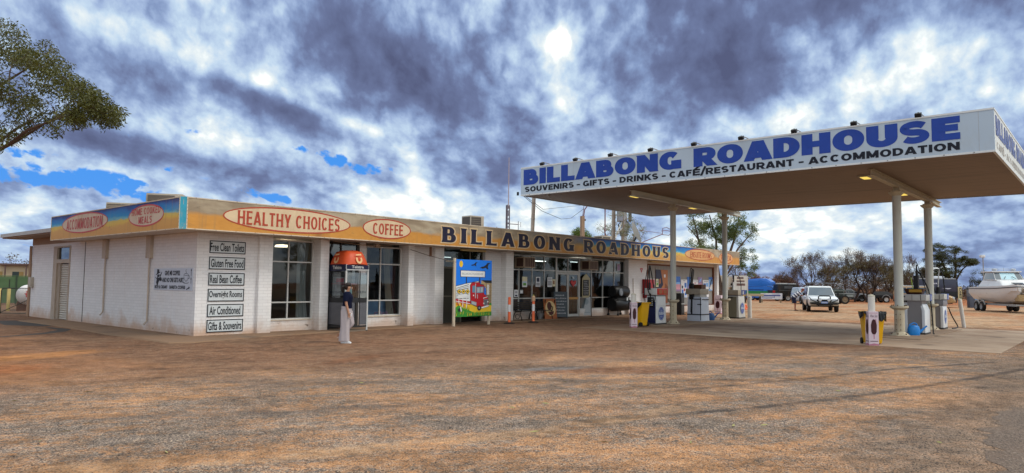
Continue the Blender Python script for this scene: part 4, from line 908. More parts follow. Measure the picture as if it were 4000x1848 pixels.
for pts in [[(2.60, .45), (2.62, .45), (2.62, .60), (2.645, .60), (2.61, .67), (2.575, .60), (2.60, .60)], [(2.60, .21), (2.62, .21), (2.62, .34), (2.645, .34), (2.61, .41), (2.575, .34), (2.60, .34)], [(2.32, .05), (2.47, .10), (2.46, .125), (2.55, .115), (2.50, .045), (2.485, .07), (2.34, .02)]]: flat(b, pts, (-.02, 0, 0), SX, Z3, .005)
b.build('arrows', SIGNB, t)

# mural board on legs in front of the second doorway
t = thing('mural_board', 'bright painted mural board of a red road train standing on legs before the doorway', 'mural', (9.72, -1.0, 0))
b = MB(); b.box(-.09, .0, -.02, .06, 0, 2.66); b.build('leg', TRIM, t); b = MB(); b.box(1.93, 2.01, -.02, .06, 0, 2.6); b.build('leg', TRIM, t)
b = MB(); b.box(0, 2.07, -.03, -.005, .36, 2.62); b.box(-.06, .0, .06, .5, 2.52, 2.56); b.build('board', pm('board_edge', (.5, .45, .36)), t)
MC = [pm('mu_sky', (.012, .19, .78), .5, .08, 5), pm('mu_yellow', (.78, .50, .03), .5, .12, 6), pm('mu_white', (.75, .75, .74), .5), pm('mu_red', (.46, .012, .02), .5, .15, 6), pm('mu_dark', (.02, .022, .03), .5),
      pm('mu_green', (.05, .28, .04), .5, .5, 20), pm('mu_green2', (.18, .42, .06), .5, .4, 18), pm('mu_grey', (.22, .26, .30), .5), pm('mu_brick', (.46, .32, .16), .5), pm('mu_lgrey', (.42, .44, .46), .5), pm('mu_glass', (.12, .25, .36), .4)]
PW, PH = 2.07, 2.26
def mu(mi, pts, lv):
    flat(b, [(p[0]*PW, (1-p[1])*PH) for p in pts], (0, -.03, .36), X3, Z3, .002 + lv*.0016); 
def U(zx, zy): return ((zx-287)/545, (zy-95)/905)
def mz(mi, pts, lv): b.mat(mi); mu(mi, [U(*p) for p in pts], lv)
b = MB(); b.mat(0); mu(0, [(0, 0), (1, 0), (1, 1), (0, 1)], 0)
mz(1, [(287, 770), (480, 800), (832, 830), (832, 1000), (287, 1000)], 1)
b.mat(1); disc(b, (.075*2.07*1.75, -.03, .36+PH*.92), X3, Z3, .10, .13, .004); b.mat(2)
for (x, y, s_) in [(555, 165, .55), (725, 190, .9)]:
    mz(4, [(x-95*s_, y+35*s_), (x-60*s_, y+12*s_), (x-25*s_, y+5*s_), (x+10*s_, y-22*s_), (x+40*s_, y-60*s_), (x+100*s_, y-65*s_), (x+60*s_, y-35*s_), (x+45*s_, y+5*s_), (x+55*s_, y+50*s_), (x+35*s_, y+55*s_), (x+10*s_, y+30*s_), (x-40*s_, y+45*s_)], 2)
mz(4, [(348, 265), (728, 270), (728, 376), (348, 372)], 2); mz(2, [(356, 272), (720, 277), (720, 369), (356, 365)], 3); mz(4, [(432, 372), (446, 372), (446, 500), (432, 500)], 2); mz(4, [(635, 376), (650, 376), (650, 470), (635, 470)], 2)
b.mat(7); text(b, 'BILLABONG ROADHOUSE', ((375-287)/545*PW, -.03, .36+PH*(1-(336-95)/905)), X3, Z3, 315/545*PW, .075, .008)
# brick building, trailer, truck
mz(8, [(665, 425), (832, 460), (832, 830), (760, 800), (740, 560), (700, 480), (665, 500)], 2); mz(4, [(665, 418), (832, 420), (832, 466), (735, 462)], 3)
for r_ in range(17):
    for c__ in range(6):
        x = 738 + c__*17 + (8 if r_ % 2 else 0); y = 472 + r_*21
        if x < 822 and not (748 < x < 792 and y < 650): mz(4, [(x, y), (x+10, y), (x+10, y+12), (x, y+12)], 4)
for k in range(9): mz(2, [(755, 492+k*18), (790, 494+k*18), (790, 507+k*18), (755, 505+k*18)], 4)
mz(4, [(287, 512), (440, 470), (620, 432), (650, 455), (520, 500), (510, 770), (287, 730)], 3); mz(2, [(287, 520), (440, 478), (615, 440), (640, 455), (520, 495), (505, 760), (287, 722)], 4)
for k in range(9): mz(7 if k % 2 else 4, [(290, 548+k*20), (475, 488+k*27), (475, 498+k*27), (290, 556+k*20)], 5)
mz(3, [(287, 715), (500, 765), (500, 815), (287, 765)], 5); mz(2, [(287, 748), (500, 792), (500, 802), (287, 757)], 6)
mz(4, [(492, 500), (520, 455), (640, 450), (650, 480), (705, 490), (718, 525), (712, 640), (775, 690), (785, 790), (790, 850), (680, 880), (600, 850), (500, 800)], 6)
mz(3, [(498, 502), (524, 461), (636, 456), (646, 486), (700, 495), (712, 523), (706, 640), (768, 692), (779, 790), (783, 842), (682, 872), (604, 845), (506, 796)], 7)
mz(10, [(528, 510), (575, 510), (575, 620), (528, 620)], 8); mz(10, [(590, 530), (700, 525), (702, 622), (592, 630)], 8); mz(9, [(604, 545), (640, 540), (640, 612), (604, 615)], 9); mz(9, [(655, 538), (692, 536), (692, 608), (655, 612)], 9)
mz(4, [(585, 495), (705, 492), (716, 522), (580, 522)], 8); mz(3, [(590, 498), (700, 496), (710, 516), (588, 516)], 9)
mz(9, [(570, 475), (582, 475), (582, 712), (570, 712)], 9); mz(9, [(602, 650), (612, 650), (612, 715), (602, 715)], 9)
mz(2, [(698, 706), (768, 684), (768, 694), (698, 720)], 8); mz(7, [(702, 735), (768, 725), (774, 822), (712, 838)], 8); mz(4, [(706, 742), (762, 733), (768, 815), (716, 830)], 9)
for k in range(4): mz(9, [(712+k*14, 742), (716+k*14, 742), (722+k*14, 822), (718+k*14, 822)], 10)
mz(2, [(668, 856), (788, 824), (786, 846), (682, 876)], 9); mz(7, [(512, 748), (595, 775), (595, 832), (512, 805)], 8); mz(9, [(528, 764), (588, 783), (588, 825), (528, 804)], 9)
mz(2, [(540, 655), (556, 655), (556, 676), (540, 676)], 8)
b.mat(4); disc(b, ((637-287)/545*PW, -.03, .36+PH*(1-(868-95)/905)), X3, Z3, .115, .10, .020); b.mat(7); disc(b, ((637-287)/545*PW, -.03, .36+PH*(1-(868-95)/905)), X3, Z3, .05, .045, .022)
for (x, y) in [(768, 770), (706, 796)]: b.mat(2); disc(b, ((x-287)/545*PW, -.03, .36+PH*(1-(y-95)/905)), X3, Z3, .035, .03, .020)
# wildlife warning diamonds on posts, grass
for k, x in enumerate((333, 396, 457)):
    mz(4, [(x-33, 602), (x, 558), (x+33, 602), (x, 646)], 9); mz(1, [(x-28, 602), (x, 564), (x+28, 602), (x, 640)], 10); mz(4, [(x-14, 606), (x-4, 590), (x+12, 594), (x+10, 606), (x+6, 618), (x-6, 608)], 11)
mz(2, [(318, 655), (468, 655), (468, 672), (318, 672)], 9); mz(2, [(305, 680), (480, 680), (480, 702), (305, 702)], 9)
for x, y in ((330, 800), (388, 850), (445, 875)): mz(2, [(x-5, 702), (x+5, 702), (x+4, y), (x-4, y)], 9)
rg = random.Random(3); mz(5, [(287, 850), (330, 815), (400, 870), (470, 895), (560, 940), (700, 935), (832, 930), (832, 1000), (287, 1000)], 5)
for k in range(150):
    x = rg.uniform(292, 826); y0 = (985 if x > 480 else rg.uniform(880, 990)); h = rg.uniform(25, 75); s_ = rg.uniform(-14, 14); mz(rg.choice((5, 6, 6, 1)), [(x-4, y0), (x+4, y0), (max(288, min(831, x+s_)), y0-h)], 10 + k % 5)
for (x, y) in ((305, 795), (325, 805), (372, 800), (405, 825)): mz(3, [(x-6, y-20), (x+6, y-20), (x+6, y+20), (x-6, y+20)], 9)
mz(4, [(315, 880), (345, 850), (368, 870), (360, 915), (325, 920)], 16); mz(2, [(345, 845), (360, 840), (372, 915), (358, 920)], 17)
mz(5, [(790, 800), (832, 790), (832, 830), (790, 822)], 5)
b.build('painting', MC, t)

# corrugated wall: posters, red cabinets, V sign
INK = {k: pm('ink_'+k, c, .5, .3, 14) for k, c in dict(blue=(.05, .16, .50), lblue=(.22, .42, .75), pink=(.62, .30, .36), white=(.72, .72, .74), navy=(.025, .028, .06), orange=(.42, .16, .06), brown=(.22, .07, .03), red=(.5, .03, .03), dusk=(.30, .20, .34), cream=(.66, .60, .40), green=(.10, .30, .05), grey=(.34, .34, .36), black=(.012, .012, .014)).items()}
def poster(label, x0, x1, z0, z1, y, base, patches, group='posters on the corrugated wall', th=.012, name='poster', cat='poster'):
    t = thing(name, label, cat, (x0, y, z0), 0, group); b = MB(); b.box(0, x1-x0, -th, -.001, 0, z1-z0); b.build('sheet', INK[base], t)
    if patches:
        ks = sorted(set(p[0] for p in patches)); b = MB()
        for j, (k, *pp) in enumerate(patches):
            b.mat(ks.index(k))
            if len(pp) == 4 and not isinstance(pp[0], tuple): u0, u1, v0, v1 = pp; pp = [(u0, v0), (u1, v0), (u1, v1), (u0, v1)]
            flat(b, [(p[0]*(x1-x0), p[1]*(z1-z0)) for p in pp], (0, -th, 0), X3, Z3, .002+j*.0004)
        b.build('print', [INK[k] for k in ks], t)
    return t
yp = .27
poster('tall dark and orange outback poster behind the first pump', 27.7, 29.2, .62, 2.62, yp, 'orange', [('navy', (0, .3), (.25, .3), (.62, .55), (.42, 1), (0, 1)), ('brown', (.55, 0), (1, 0), (1, .5), (.8, .6)), ('dusk', (.05, 0), (.5, 0), (.6, .25), (.1, .3)), ('orange', (.3, .55), (.42, .6), (.4, .75), (.3, .7)), ('white', .68, .82, .77, .86)])
poster('small pale pink notice left of the tall outback poster', 26.86, 27.62, 1.58, 2.06, yp, 'white', [('pink', .1, .9, .1, .45), ('pink', .1, .9, .55, .65), ('grey', .1, .8, .75, .85)])
poster('narrow cream notice on the edge of the tall outback poster', 27.72, 28.02, 1.58, 2.06, yp-.02, 'cream', [('green', .2, .8, .2, .5), ('grey', .2, .8, .6, .8)])
poster('white poster with dark product pictures right of the column', 29.6, 30.14, .98, 2.08, yp, 'white', [('navy', .55, .85, .72, .85), ('navy', .55, .85, .52, .64), ('navy', .55, .9, .36, .44), ('blue', .5, .9, .14, .24)])
poster('blue to pink sunset poster', 30.18, 30.84, 1.32, 2.24, yp, 'blue', [('lblue', 0, 1, .42, .62), ('pink', 0, 1, 0, .48), ('dusk', 0, 1, 0, .12)])
poster('white poster with scattered blue and red product pictures', 30.93, 31.76, .92, 2.06, yp, 'white', [('blue', .55, .9, .55, .82), ('navy', .1, .35, .5, .66), ('blue', .1, .4, .1, .45), ('red', .45, .65, .35, .5), ('blue', .6, .9, .12, .28), ('lblue', .2, .9, .02, .06), ('grey', .3, .7, .92, .96)])
poster('blue poster with pale curved figure', 31.78, 32.36, 1.36, 2.24, yp, 'blue', [('dusk', (0, .1), (.5, 0), (1, .3), (.6, .6)), ('lblue', (.3, .4), (.6, .5), (.9, .9), (.5, .8)), ('white', (.5, 0), (1, 0), (1, .14))])
poster('small white poster behind the hose of the wrapped pump', 32.5, 33.34, 1.7, 2.06, yp, 'white', [('pink', .3, .6, .3, .5), ('grey', .1, .9, .75, .85)])
poster('violet dusk poster beside the wrapped pump', 33.3, 33.92, 1.7, 2.24, yp, 'dusk', [('lblue', (.2, .3), (.7, .5), (.9, .9), (.4, .7)), ('pink', 0, 1, 0, .2)])
poster('white poster with two blue pictures and a red badge', 34.0, 34.9, .92, 2.06, yp, 'white', [('blue', .1, .5, .62, .8), ('lblue', .55, .9, .62, .85), ('red', .7, .9, .3, .42), ('grey', .2, .9, .9, .94)])
poster('pale blue poster with dark swirl nearest the end pillar', 34.92, 35.46, 1.36, 2.26, yp, 'lblue', [('white', (0, .2), (1, 0), (1, .5), (.4, .4)), ('navy', (.1, .1), (.2, .1), (.9, .8), (.6, .9)), ('blue', 0, 1, .85, 1)])
RED = pm('cabinet_red', (.30, .018, .022), .45, .2, 4, dirt=.2)
t = thing('fire_hose_cabinet', 'dark red fire hose cabinet on the white brick wall', 'cabinet', (26.4, .2, 1.0)); b = MB(); b.box(-.35, .35, -.42, -.002, .2, 1.02); b.build('box', RED, t, bevel=.015); b = MB(); b.box(-.31, .31, -.44, -.42, .24, .98); b.build('door', RED, t, bevel=.008); b = MB(); b.box(.2, .28, -.455, -.44, .55, .72); b.build('handle', SIGNB, t)
b = MB(); b.box(-.30, .02, -.30, -.002, -.06, .18); b.build('pipe_box', RED, t)
t = thing('fire_sign', 'small red triangular wall sign with white V above the fire cabinet', 'sign', (25.95, .2, 2.38)); b = MB(); flat(b, [(-.16, .27), (.16, .27), (0, 0)], (0, -.012, 0), X3, Z3, 0); flat(b, [(-.16, .27), (.16, .27), (0, 0)], (0, -.002, 0), X3, Z3, 0); b.build('plate', INK['red'], t); b = MB(); flat(b, [(-.045, .22), (.045, .22), (0, .09)], (0, -.012, 0), X3, Z3, .003); b.build('mark', SIGNW, t)
# notices inside the shop windows
for (lb, x0, x1, z0, z1, base, pt) in [
    ('green and white notice taped to the shop window', 15.53, 15.9, 1.53, 2.01, 'white', [('green', .2, .8, .15, .4), ('cream', 0, 1, .55, 1), ('lblue', .1, .9, .45, .52)]),
    ('notice with a dark portrait taped to the shop window', 16.54, 16.89, 1.55, 2.02, 'white', [('navy', .2, .8, .5, .9), ('grey', .1, .9, .1, .4)]),
    ('plain white typed notice beside the shop door', 17.45, 17.83, 1.54, 2.01, 'white', [('grey', .1, .9, .75, .9), ('grey', .1, .9, .15, .65)]),
    ('small cream notice with brown picture beside the shop door', 17.85, 18.1, 1.57, 1.92, 'cream', [('brown', .2, .7, .3, .8)]),
    ('low white notice at the left end of the shop window', 14.97, 15.24, 1.07, 1.40, 'white', [('navy', .2, .8, .1, .3), ('grey', .2, .8, .5, .8)]),
    ('small grey notice low in the shop window', 15.38, 15.6, 1.22, 1.40, 'grey', [('white', .1, .9, .2, .8)]),
    ('faded cup picture high in the last shop window', 23.72, 24.1, 2.45, 2.85, 'grey', [('dusk', .2, .8, .1, .9)])]:
    poster(lb, x0, x1, z0, z1, .455, base, pt, 'notices taped to the shop windows', .004, 'window_notice', 'notice')
t = thing('heart_sign', 'red heart shaped sign on the shop door', 'sign', (19.6, .44, 1.56)); b = MB()
H_ = [(0, 0), (.16, .14), (.25, .24), (.22, .31), (.12, .32), (.02, .25), (-.1, .33), (-.22, .31), (-.25, .22), (-.14, .1)]; flat(b, H_, (0, 0, 0), X3, Z3, .002); flat(b, H_, (0, .008, 0), X3, Z3, 0); b.build('heart', INK['red'], t); b = MB(); b.box(-.09, .07, 0, .006, .42, .5); b.build('tag', SIGNW, t)
t = thing('menu_board', 'dark chalk menu board with pointed cream top at the right of the shop door', 'menu board', (20.3, .38, 1.0)); b = MB(); flat(b, [(0, 0), (.7, 0), (.7, 1.0), (.35, 1.25), (.0, 1.0)], (0, 0, 0), X3, Z3, 0); flat(b, [(0, 0), (.7, 0), (.7, 1.0), (.35, 1.25), (.0, 1.0)], (0, .02, 0), X3, Z3, 0); b.build('backing', pm('board_cream', (.42, .36, .22)), t); b = MB(); b.box(.06, .58, -.012, -.001, .1, .92); b.build('slate', INK['black'], t)
def chalk(t, x0, x1, z0, z1, y, rows, seed, mt=None, parent=None, M=None):
    b = MB(); rr = random.Random(seed)
    if M: b.tf(M)
    for r_ in range(rows):
        z = z1 - (r_+.6)*(z1-z0)/rows; x = x0 + rr.uniform(0, .04); e = x1 - rr.uniform(0, .25)*(x1-x0); h = (z1-z0)/rows*.42
        while x < e:
            w_ = rr.uniform(.02, .05); b.quad((x, y, z), (x+w_, y, z+rr.uniform(-.006, .006)), (x+w_*.9, y, z+h*rr.uniform(.5, 1)), (x+.004, y, z+h*rr.uniform(.5, 1))); x += w_ + rr.uniform(.012, .03)
    b.build('chalk_writing', mt or pm('chalk', (.5, .5, .52), .8, .3, 20), t)
chalk(t, .1, .54, .14, .88, -.014, 8, 2)
# air conditioners set into the shop windows
for lb, x in [('brown window air conditioner at the left end of the shop window', 15.0), ('brown window air conditioner above the right of the shop door', 20.25)]:
    t = thing('window_air_conditioner', lb, 'air conditioner', (x, .45, 2.42), 0, 'air conditioners in the shop windows'); b = MB(); b.box(0, .80, -.55, .2, .0, .50); b.build('casing', pm('ac_brown', (.33, .25, .18), .5, .12, 3, dirt=.3), t, bevel=.012)
    b = MB(); b.box(.04, .76, -.56, -.551, .05, .45); b.box(-.01, -.001, -.5, -.1, .06, .44); b.build('grille', pm('ac_grille2', (.07, .035, .025)), t); b = MB()
    for k in range(6): b.box(.05+k*.13, .07+k*.13, -.566, -.561, .05, .45)
    b.build('louvres', pm('ac_louvre2', (.28, .2, .14)), t)
# curtains
def curtain(lb, x0, x1, z0, z1, y, c, lean=0):
    t = thing('curtain', lb, 'curtain', (x0, y, z0), 0); b = MB(); n_ = 44; rows = 8; vs = []
    for j in range(rows+1):
        for i in range(n_+1):
            u = i/n_; v = j/rows; vs.append(((x1-x0)*u*(1-.25*math.sin(v*3.1)) + lean*(1-v), .03*math.sin(u*34+v)+.02*math.sin(u*13), (z1-z0)*v))
    b.add(vs, [(j*(n_+1)+i, j*(n_+1)+i+1, (j+1)*(n_+1)+i+1, (j+1)*(n_+1)+i) for j in range(rows) for i in range(n_)]); b.build('fabric', pm('curtain_'+lb[:4], c, .8, .15, 5), t, smooth=True); b = MB(); b.tube([(-.1, 0, z1-z0+.02), (x1-x0+.1, 0, z1-z0+.02)], .012, 6); b.build('rail', FRM, t)
curtain('long pale drawn curtain inside the first window', 3.72, 4.18, .42, 3.0, .62, (.58, .57, .53)); curtain('cream curtain swept aside in the window by the phone booth', 7.42, 7.78, .45, 3.0, .62, (.55, .49, .40), .22); curtain('dark red curtain at the right of the window by the phone booth', 7.8, 8.12, .45, 2.4, .66, (.12, .015, .02))
# things behind the glass
t = thing('flower_arrangement', 'pink flowers on the window sill behind the glass', 'flowers', (7.35, .57, .42)); b = MB(); rr = random.Random(2)
for k in range(26): b.ell((rr.uniform(-.32, .3), rr.uniform(-.03, .03), rr.uniform(.03, .15)), .035, .03, .03, 6, 4)
b.build('blooms', pm('bloom', (.62, .38, .55), .8, .3, 20), t); b = MB(); b.box(-.3, .3, -.04, .04, .0, .03); b.build('tray', INK['grey'], t)

# ================================================================ phone booth
BO = pm('booth_orange', (.55, .070, .018), .45, .15, 4, dirt=.25, dirtc=(.35, .12, .05)); BB = pm('booth_black', (.022, .022, .024), .5, .2, 5); BW = pm('booth_grey', (.50, .50, .49), .5, .1, 4); BN = pm('booth_navy', (.012, .014, .045), .4)
t = thing('phone_booth', 'phone booth with orange domed roof and perforated panels beside the dark doorway', 'phone booth', (4.62, -.92, 0))
bw, bd = .95, 1.0     # x and y size; the open side faces +x
for x, y, m_ in [(0, 0, BW), (bw-.05, 0, BW), (0, bd-.05, BB), (bw-.05, bd-.05, BB)]:
    b = MB(); b.box(x, x+.05, y, y+.05, 0, 2.27); b.build('post', m_, t)
def perf_mat():
    m, tt, bs = newmat('perforated_sheet'); o = tt.obj(); x, y, z = tt.xyz(o); u = tt.m('ADD', x, y)
    fu = tt.m('SUBTRACT', tt.m('FRACT', tt.m('MULTIPLY', u, 20)), .5); fv0 = tt.m('MULTIPLY', z, 26); row = tt.m('FLOORED_MODULO', tt.m('FLOOR', fv0), 2.0)
    fu = tt.m('SUBTRACT', tt.m('FRACT', tt.m('ADD', tt.m('MULTIPLY', u, 20), tt.m('MULTIPLY', row, .5))), .5); fv = tt.m('SUBTRACT', tt.m('FRACT', fv0), .5)
    q = tt.m('ADD', tt.m('MULTIPLY', fu, fu), tt.m('MULTIPLY', fv, fv)); tt.put(bs.inputs['Base Color'], tt.mix(tt.ss(q, .13, .08), (.035, .036, .045), (.20, .20, .22))); bs.inputs['Roughness'].default_value = .5; return m
PERF = perf_mat()
b = MB(); b.box(.05, bw-.55, .01, .03, .22, .98); b.build('perforated_panel', PERF, t); b = MB(); b.box(.01, .03, .05, bd-.05, .22, .98); b.build('perforated_panel', PERF, t); b = MB(); b.box(bw-.34, bw-.05, .01, .03, .22, .98); b.build('perforated_panel', PERF, t)
b = MB(); b.box(.05, bw-.05, .005, .04, .98, 1.14); b.box(.005, .04, .05, bd-.05, .98, 1.14); b.box(.05, bw-.05, .005, .035, .14, .20); b.box(.005, .035, .05, bd-.05, .14, .2); b.box(.05, bw-.05, bd-.04, bd-.01, .15, 2.05); b.build('rail', BB, t)
PG = glassmat('booth_glass', (.78, .8, .8), .25)
for q in [(.05, bw-.36, .018, .022, 1.14, 2.0), (bw-.36, bw-.05, .018, .022, 1.14, 2.0)]: b = MB(); b.box(*q); b.build('pane', PG, t)
b = MB(); b.box(.018, .022, .05, bd-.05, 1.14, 2.0); b.build('pane', PG, t)
b = MB(); b.box(bw-.36, bw-.34, .005, .035, .2, 2.05); b.build('door_edge', BB, t)
b = MB(); b.box(bw-.33, bw-.06, .024, .028, 1.16, 1.92); b.build('notice_sheet', pm('notice_white', (.62, .66, .67), .6), t)
b = MB(); b.box(-.012, .0, .02, bd-.02, 2.05, 2.28); b.box(.02, bw-.02, -.012, .0, 2.12, 2.26); b.box(-.012, bw+.01, -.014, .0, 2.075, 2.105); b.build('fascia', BN, t); b = MB(); b.box(.0, bw, -.018, -.013, 2.08, 2.11); b.build('trim', BW, t)
b = MB(); text(b, 'Telstra', (.22, -.012, 2.145), X3, Z3, .50, .10, .004, bold=.03); text(b, 'Telstra', (-.012, .74, 2.11), SX, Z3, .50, .12, .004, bold=.03); b.build('lettering', BW, t)
# domed roof: each side bulges, with a pale logo on it
b = MB(); rings = []
for (s_, z) in [(1.03, 2.275), (1.09, 2.29), (1.05, 2.38), (.97, 2.50), (.86, 2.63), (.72, 2.72), (.45, 2.765), (.2, 2.77)]:
    ring = []
    for k in range(32):
        a = 2*math.pi*k/32; cx, sy_ = math.cos(a), math.sin(a); e = .45
        x = math.copysign(abs(cx)**e, cx)*bw/2*s_; y = math.copysign(abs(sy_)**e, sy_)*bd/2*s_; lift_ = .035*(1-min(1, abs(abs(cx)-abs(sy_))*1.3)) if z < 2.7 else 0
        ring.append((bw/2+x, bd/2+y, z-lift_))
    rings.append(ring)
b.loft(rings); b.build('roof', BO, t, smooth=True)
b = MB(); flat(b, arc(0, 0, .13, .15, 150, 390, 16) + arc(0, .01, .06, .08, 390, 150, 16), (bw/2+.02, -.035, 2.45), X3, Vector((0, .22, .97)), .012); flat(b, [(-.12, .13), (.11, .15), (.11, .20), (-.12, .18)], (bw/2+.02, -.035, 2.45), X3, Vector((0, .22, .97)), .012)
flat(b, arc(0, 0, .13, .15, 150, 390, 16) + arc(0, .01, .06, .08, 390, 150, 16), (-.035, bd/2, 2.45), SX, Vector((.22, 0, .97)), .012); flat(b, [(-.12, .13), (.11, .15), (.11, .20), (-.12, .18)], (-.035, bd/2, 2.45), SX, Vector((.22, 0, .97)), .012)
b.build('logo', pm('logo_cream', (.70, .42, .20), .5), t)
b = MB(); b.box(.12, .5, bd-.25, bd-.04, 1.2, 1.85); b.build('phone', pm('phone_grey', (.25, .27, .29), .4), t, bevel=.02); b = MB(); b.box(.1, .9, bd-.4, bd-.04, 1.6, 1.62); b.box(.15, .42, bd-.3, bd-.05, 1.66, 1.8); b.build('shelf', pm('shelf_pink', (.50, .10, .14), .5), t); b = MB(); b.box(.06, .3, .05, .06, 1.18, 1.5); b.build('sticker', pm('sticker_teal', (.20, .45, .50), .5), t)
b = MB()
for k in range(4): disc(b, (.52+.1*k, .01, 1.34), X3, Z3, .025, .035, .008, n=12, hole=.012)
for k in range(7): disc(b, (.02, .88-.11*k, 1.32), SX, Z3, .035, .035, .012, n=12, hole=.01)
b.build('glass_dots', BN, t)
b = MB(); b.box(-.02, bw+.02, -.0, bd, .0, .035); b.build('base', pm('booth_base', (.20, .15, .11), .8), t)

# ================================================================ bollards, benches, boards
OR = pm('bollard_orange', (.85, .17, .065), .45, .1, 6, dirt=.15)
t0 = thing('bollard', 'orange flexible bollard with white band to the right of the mural board', 'bollard', (12.79, -1.15, 0), 0, 'orange flexible bollards')
b = MB(); b.lathe([(.235, .0), (.24, .025), (.17, .05), (.06, .065), (.0, .065)]); b.build('base', pm('rubber_black', (.02, .019, .018), .8), t0, smooth=True)
b = MB(); b.lathe([(.062, .06), (.062, .50), (.062, .52)], n=18); b.lathe([(.062, .80), (.062, .98), (.055, 1.02), (.062, 1.04), (.055, 1.10), (.03, 1.12), (0, 1.12)], n=18); b.build('tube', OR, t0, smooth=True)
b = MB(); b.lathe([(.066, .50), (.066, .80)], n=18); b.build('reflective_band', pm('band_white', (.72, .70, .70), .4, .08, 8), t0, smooth=True)
t1 = dup(t0, (14.28, -1.25, 0), .5, 'orange flexible bollard with white band in front of the left shop window')
ob = thing('reflector_cap', 'pale tan plastic cap pushed over the top of the window bollard', 'cap', (14.28, -1.25, 1.0)); b = MB(); b.lathe([(.082, -.06), (.082, .12), (.05, .16), (.0, .16)], n=16); b.build('sleeve', pm('cap_tan', (.58, .36, .22), .6), ob, smooth=True); b = MB(); b.ell((0, 0, .18), .03, .03, .035, 8, 5); b.build('tip', pm('cap_tip', (.5, .45, .1)), ob)
IRON = pm('bench_iron', (.014, .013, .013), .5, .3, 8)
def bench(x, y, lb):
    t = thing('park_bench', lb, 'bench', (x, y, 0), 0, 'cast iron benches under the shop windows')
    for sx_ in (0, 1.15):
        b = MB(); b.tube([(sx_, -.28, 0), (sx_, -.24, .16), (sx_, -.15, .30), (sx_, -.22, .42), (sx_, .1, .42), (sx_, .2, .28), (sx_, .26, 0)], .022, 6); b.tube([(sx_, .1, .42), (sx_, .2, .6), (sx_, .3, .85)], .022, 6); b.tube([(sx_, -.22, .42), (sx_, -.28, .58), (sx_, -.2, .64), (sx_, .18, .62)], .02, 6); b.tube(arc(0, .19, .14, .12, 0, 360, 12) and [(sx_, p[0], p[1]) for p in arc(0, .2, .12, .1, 0, 360, 12)], .014, 5); b.build('end_frame', IRON, t)
    b = MB()
    for k in range(5): b.box(-.05, 1.2, -.24+.085*k, -.175+.085*k, .43, .455)
    b.build('seat', pm('bench_slat', (.035, .026, .02), .6), t); b = MB()
    for k in range(4): b.box(-.05, 1.2, .16+.03*k, .18+.03*k, .52+.085*k, .585+.085*k)
    b.build('backrest', pm('bench_slat', (.035, .026, .02)), t)
bench(14.62, -.05, 'black cast iron bench at the left end of the shop windows'); bench(15.95, .12, 'black cast iron bench half hidden behind the round ice cream board')
def aframe(lb, x, y, rz, w_, h, spread, panel, frame, name='sandwich_board'):
    t = thing(name, lb, 'sandwich board', (x, y, 0), rz); b = MB(); k = math.atan2(spread/2, h)
    for s_ in (-1, 1):
        M = Matrix.Translation((0, s_*spread/2, 0)) @ Matrix.Rotation(s_*k, 4, 'X'); b = MB(); b.tf(M); b.box(-w_/2, w_/2, -.014, .014, .10, h*1.02); b.build('panel', panel if s_ < 0 else SIGNB, t)
        b = MB(); b.tf(M)
        for sx_ in (-1, 1): b.box(sx_*w_/2-.02, sx_*w_/2+.02, -.022, .022, 0, h*1.03)
        b.box(-w_/2+.02, w_/2-.02, -.022, .022, h*.99, h*1.03); b.build('frame', frame, t)
    return t, Matrix.Translation((0, -spread/2, 0)) @ Matrix.Rotation(-k, 4, 'X')
SL = pm('slate_grey', (.085, .10, .115), .7, .2, 4)
t, M = aframe('tall slate sandwich board covered in white chalk lines before the shop door', 18.05, .1, R(-50), .62, 1.32, .75, SL, SL); chalk(t, -.27, .27, .2, 1.24, -.022, 7, 5, M=M)
t, M = aframe('white sandwich board with black frame right of the shop door', 20.85, .55, R(-52), .55, 1.12, .8, pm('board_white', (.56, .58, .60), .5, .12, 5), SIGNB); b = MB(); b.tf(M); disc(b, (.02, -.018, .82), X3, Z3, .12, .16, .0); b.box(-.2, .2, -.0185, -.0175, .22, .27); b.build('print', pm('faint_print', (.38, .44, .48)), t)
t = thing('ice_cream_board', 'brown board with cream disc and chocolate ice cream leaning by the shop window', 'sign board', (16.72, .02, 0), R(-18)); b = MB(); b.tf(Matrix.Rotation(R(-9), 4, 'X')); b.box(0, .70, -.02, .02, 0, .99); b.build('panel', pm('board_brown', (.34, .105, .035), .6, .15, 4), t)
b = MB(); b.tf(Matrix.Rotation(R(-9), 4, 'X')); disc(b, (.36, -.02, .52), X3, Z3, .29, .36, .004); b.build('disc', pm('disc_cream', (.62, .45, .22), .6), t); b = MB(); b.tf(Matrix.Rotation(R(-9), 4, 'X')); disc(b, (.30, -.02, .64), X3, Z3, .13, .20, .007); flat(b, [(.2, .35), (.55, .4), (.5, .25), (.3, .2)], (0, -.02, 0), X3, Z3, .007); text(b, 'Ice Cream', (.2, -.02, .20), X3, Z3, .32, .07, .009); b.build('ice_cream_picture', pm('choc', (.075, .02, .016), .5), t)
b = MB(); b.tf(Matrix.Rotation(R(14), 4, 'X')); b.box(.05, .09, .28, .31, 0, .9); b.box(.6, .64, .28, .31, 0, .9); b.build('prop', IRON, t)
t = thing('metal_bucket', 'small galvanised bucket under the bench by the brown board', 'bucket', (16.55, .22, 0)); b = MB(); b.lathe([(.14, 0), (.19, .30), (.2, .3), (.18, .29), (.13, .02), (0, .02)], n=18); b.build('body', pm('galv', (.35, .36, .38), .35, .1, 6, metal=.7), t, smooth=True); b = MB(); b.tube([(.19*math.cos(a/8*math.pi), 0, .3+.16*math.sin(a/8*math.pi)) for a in range(9)], .008, 5); b.build('handle', IRON, t)
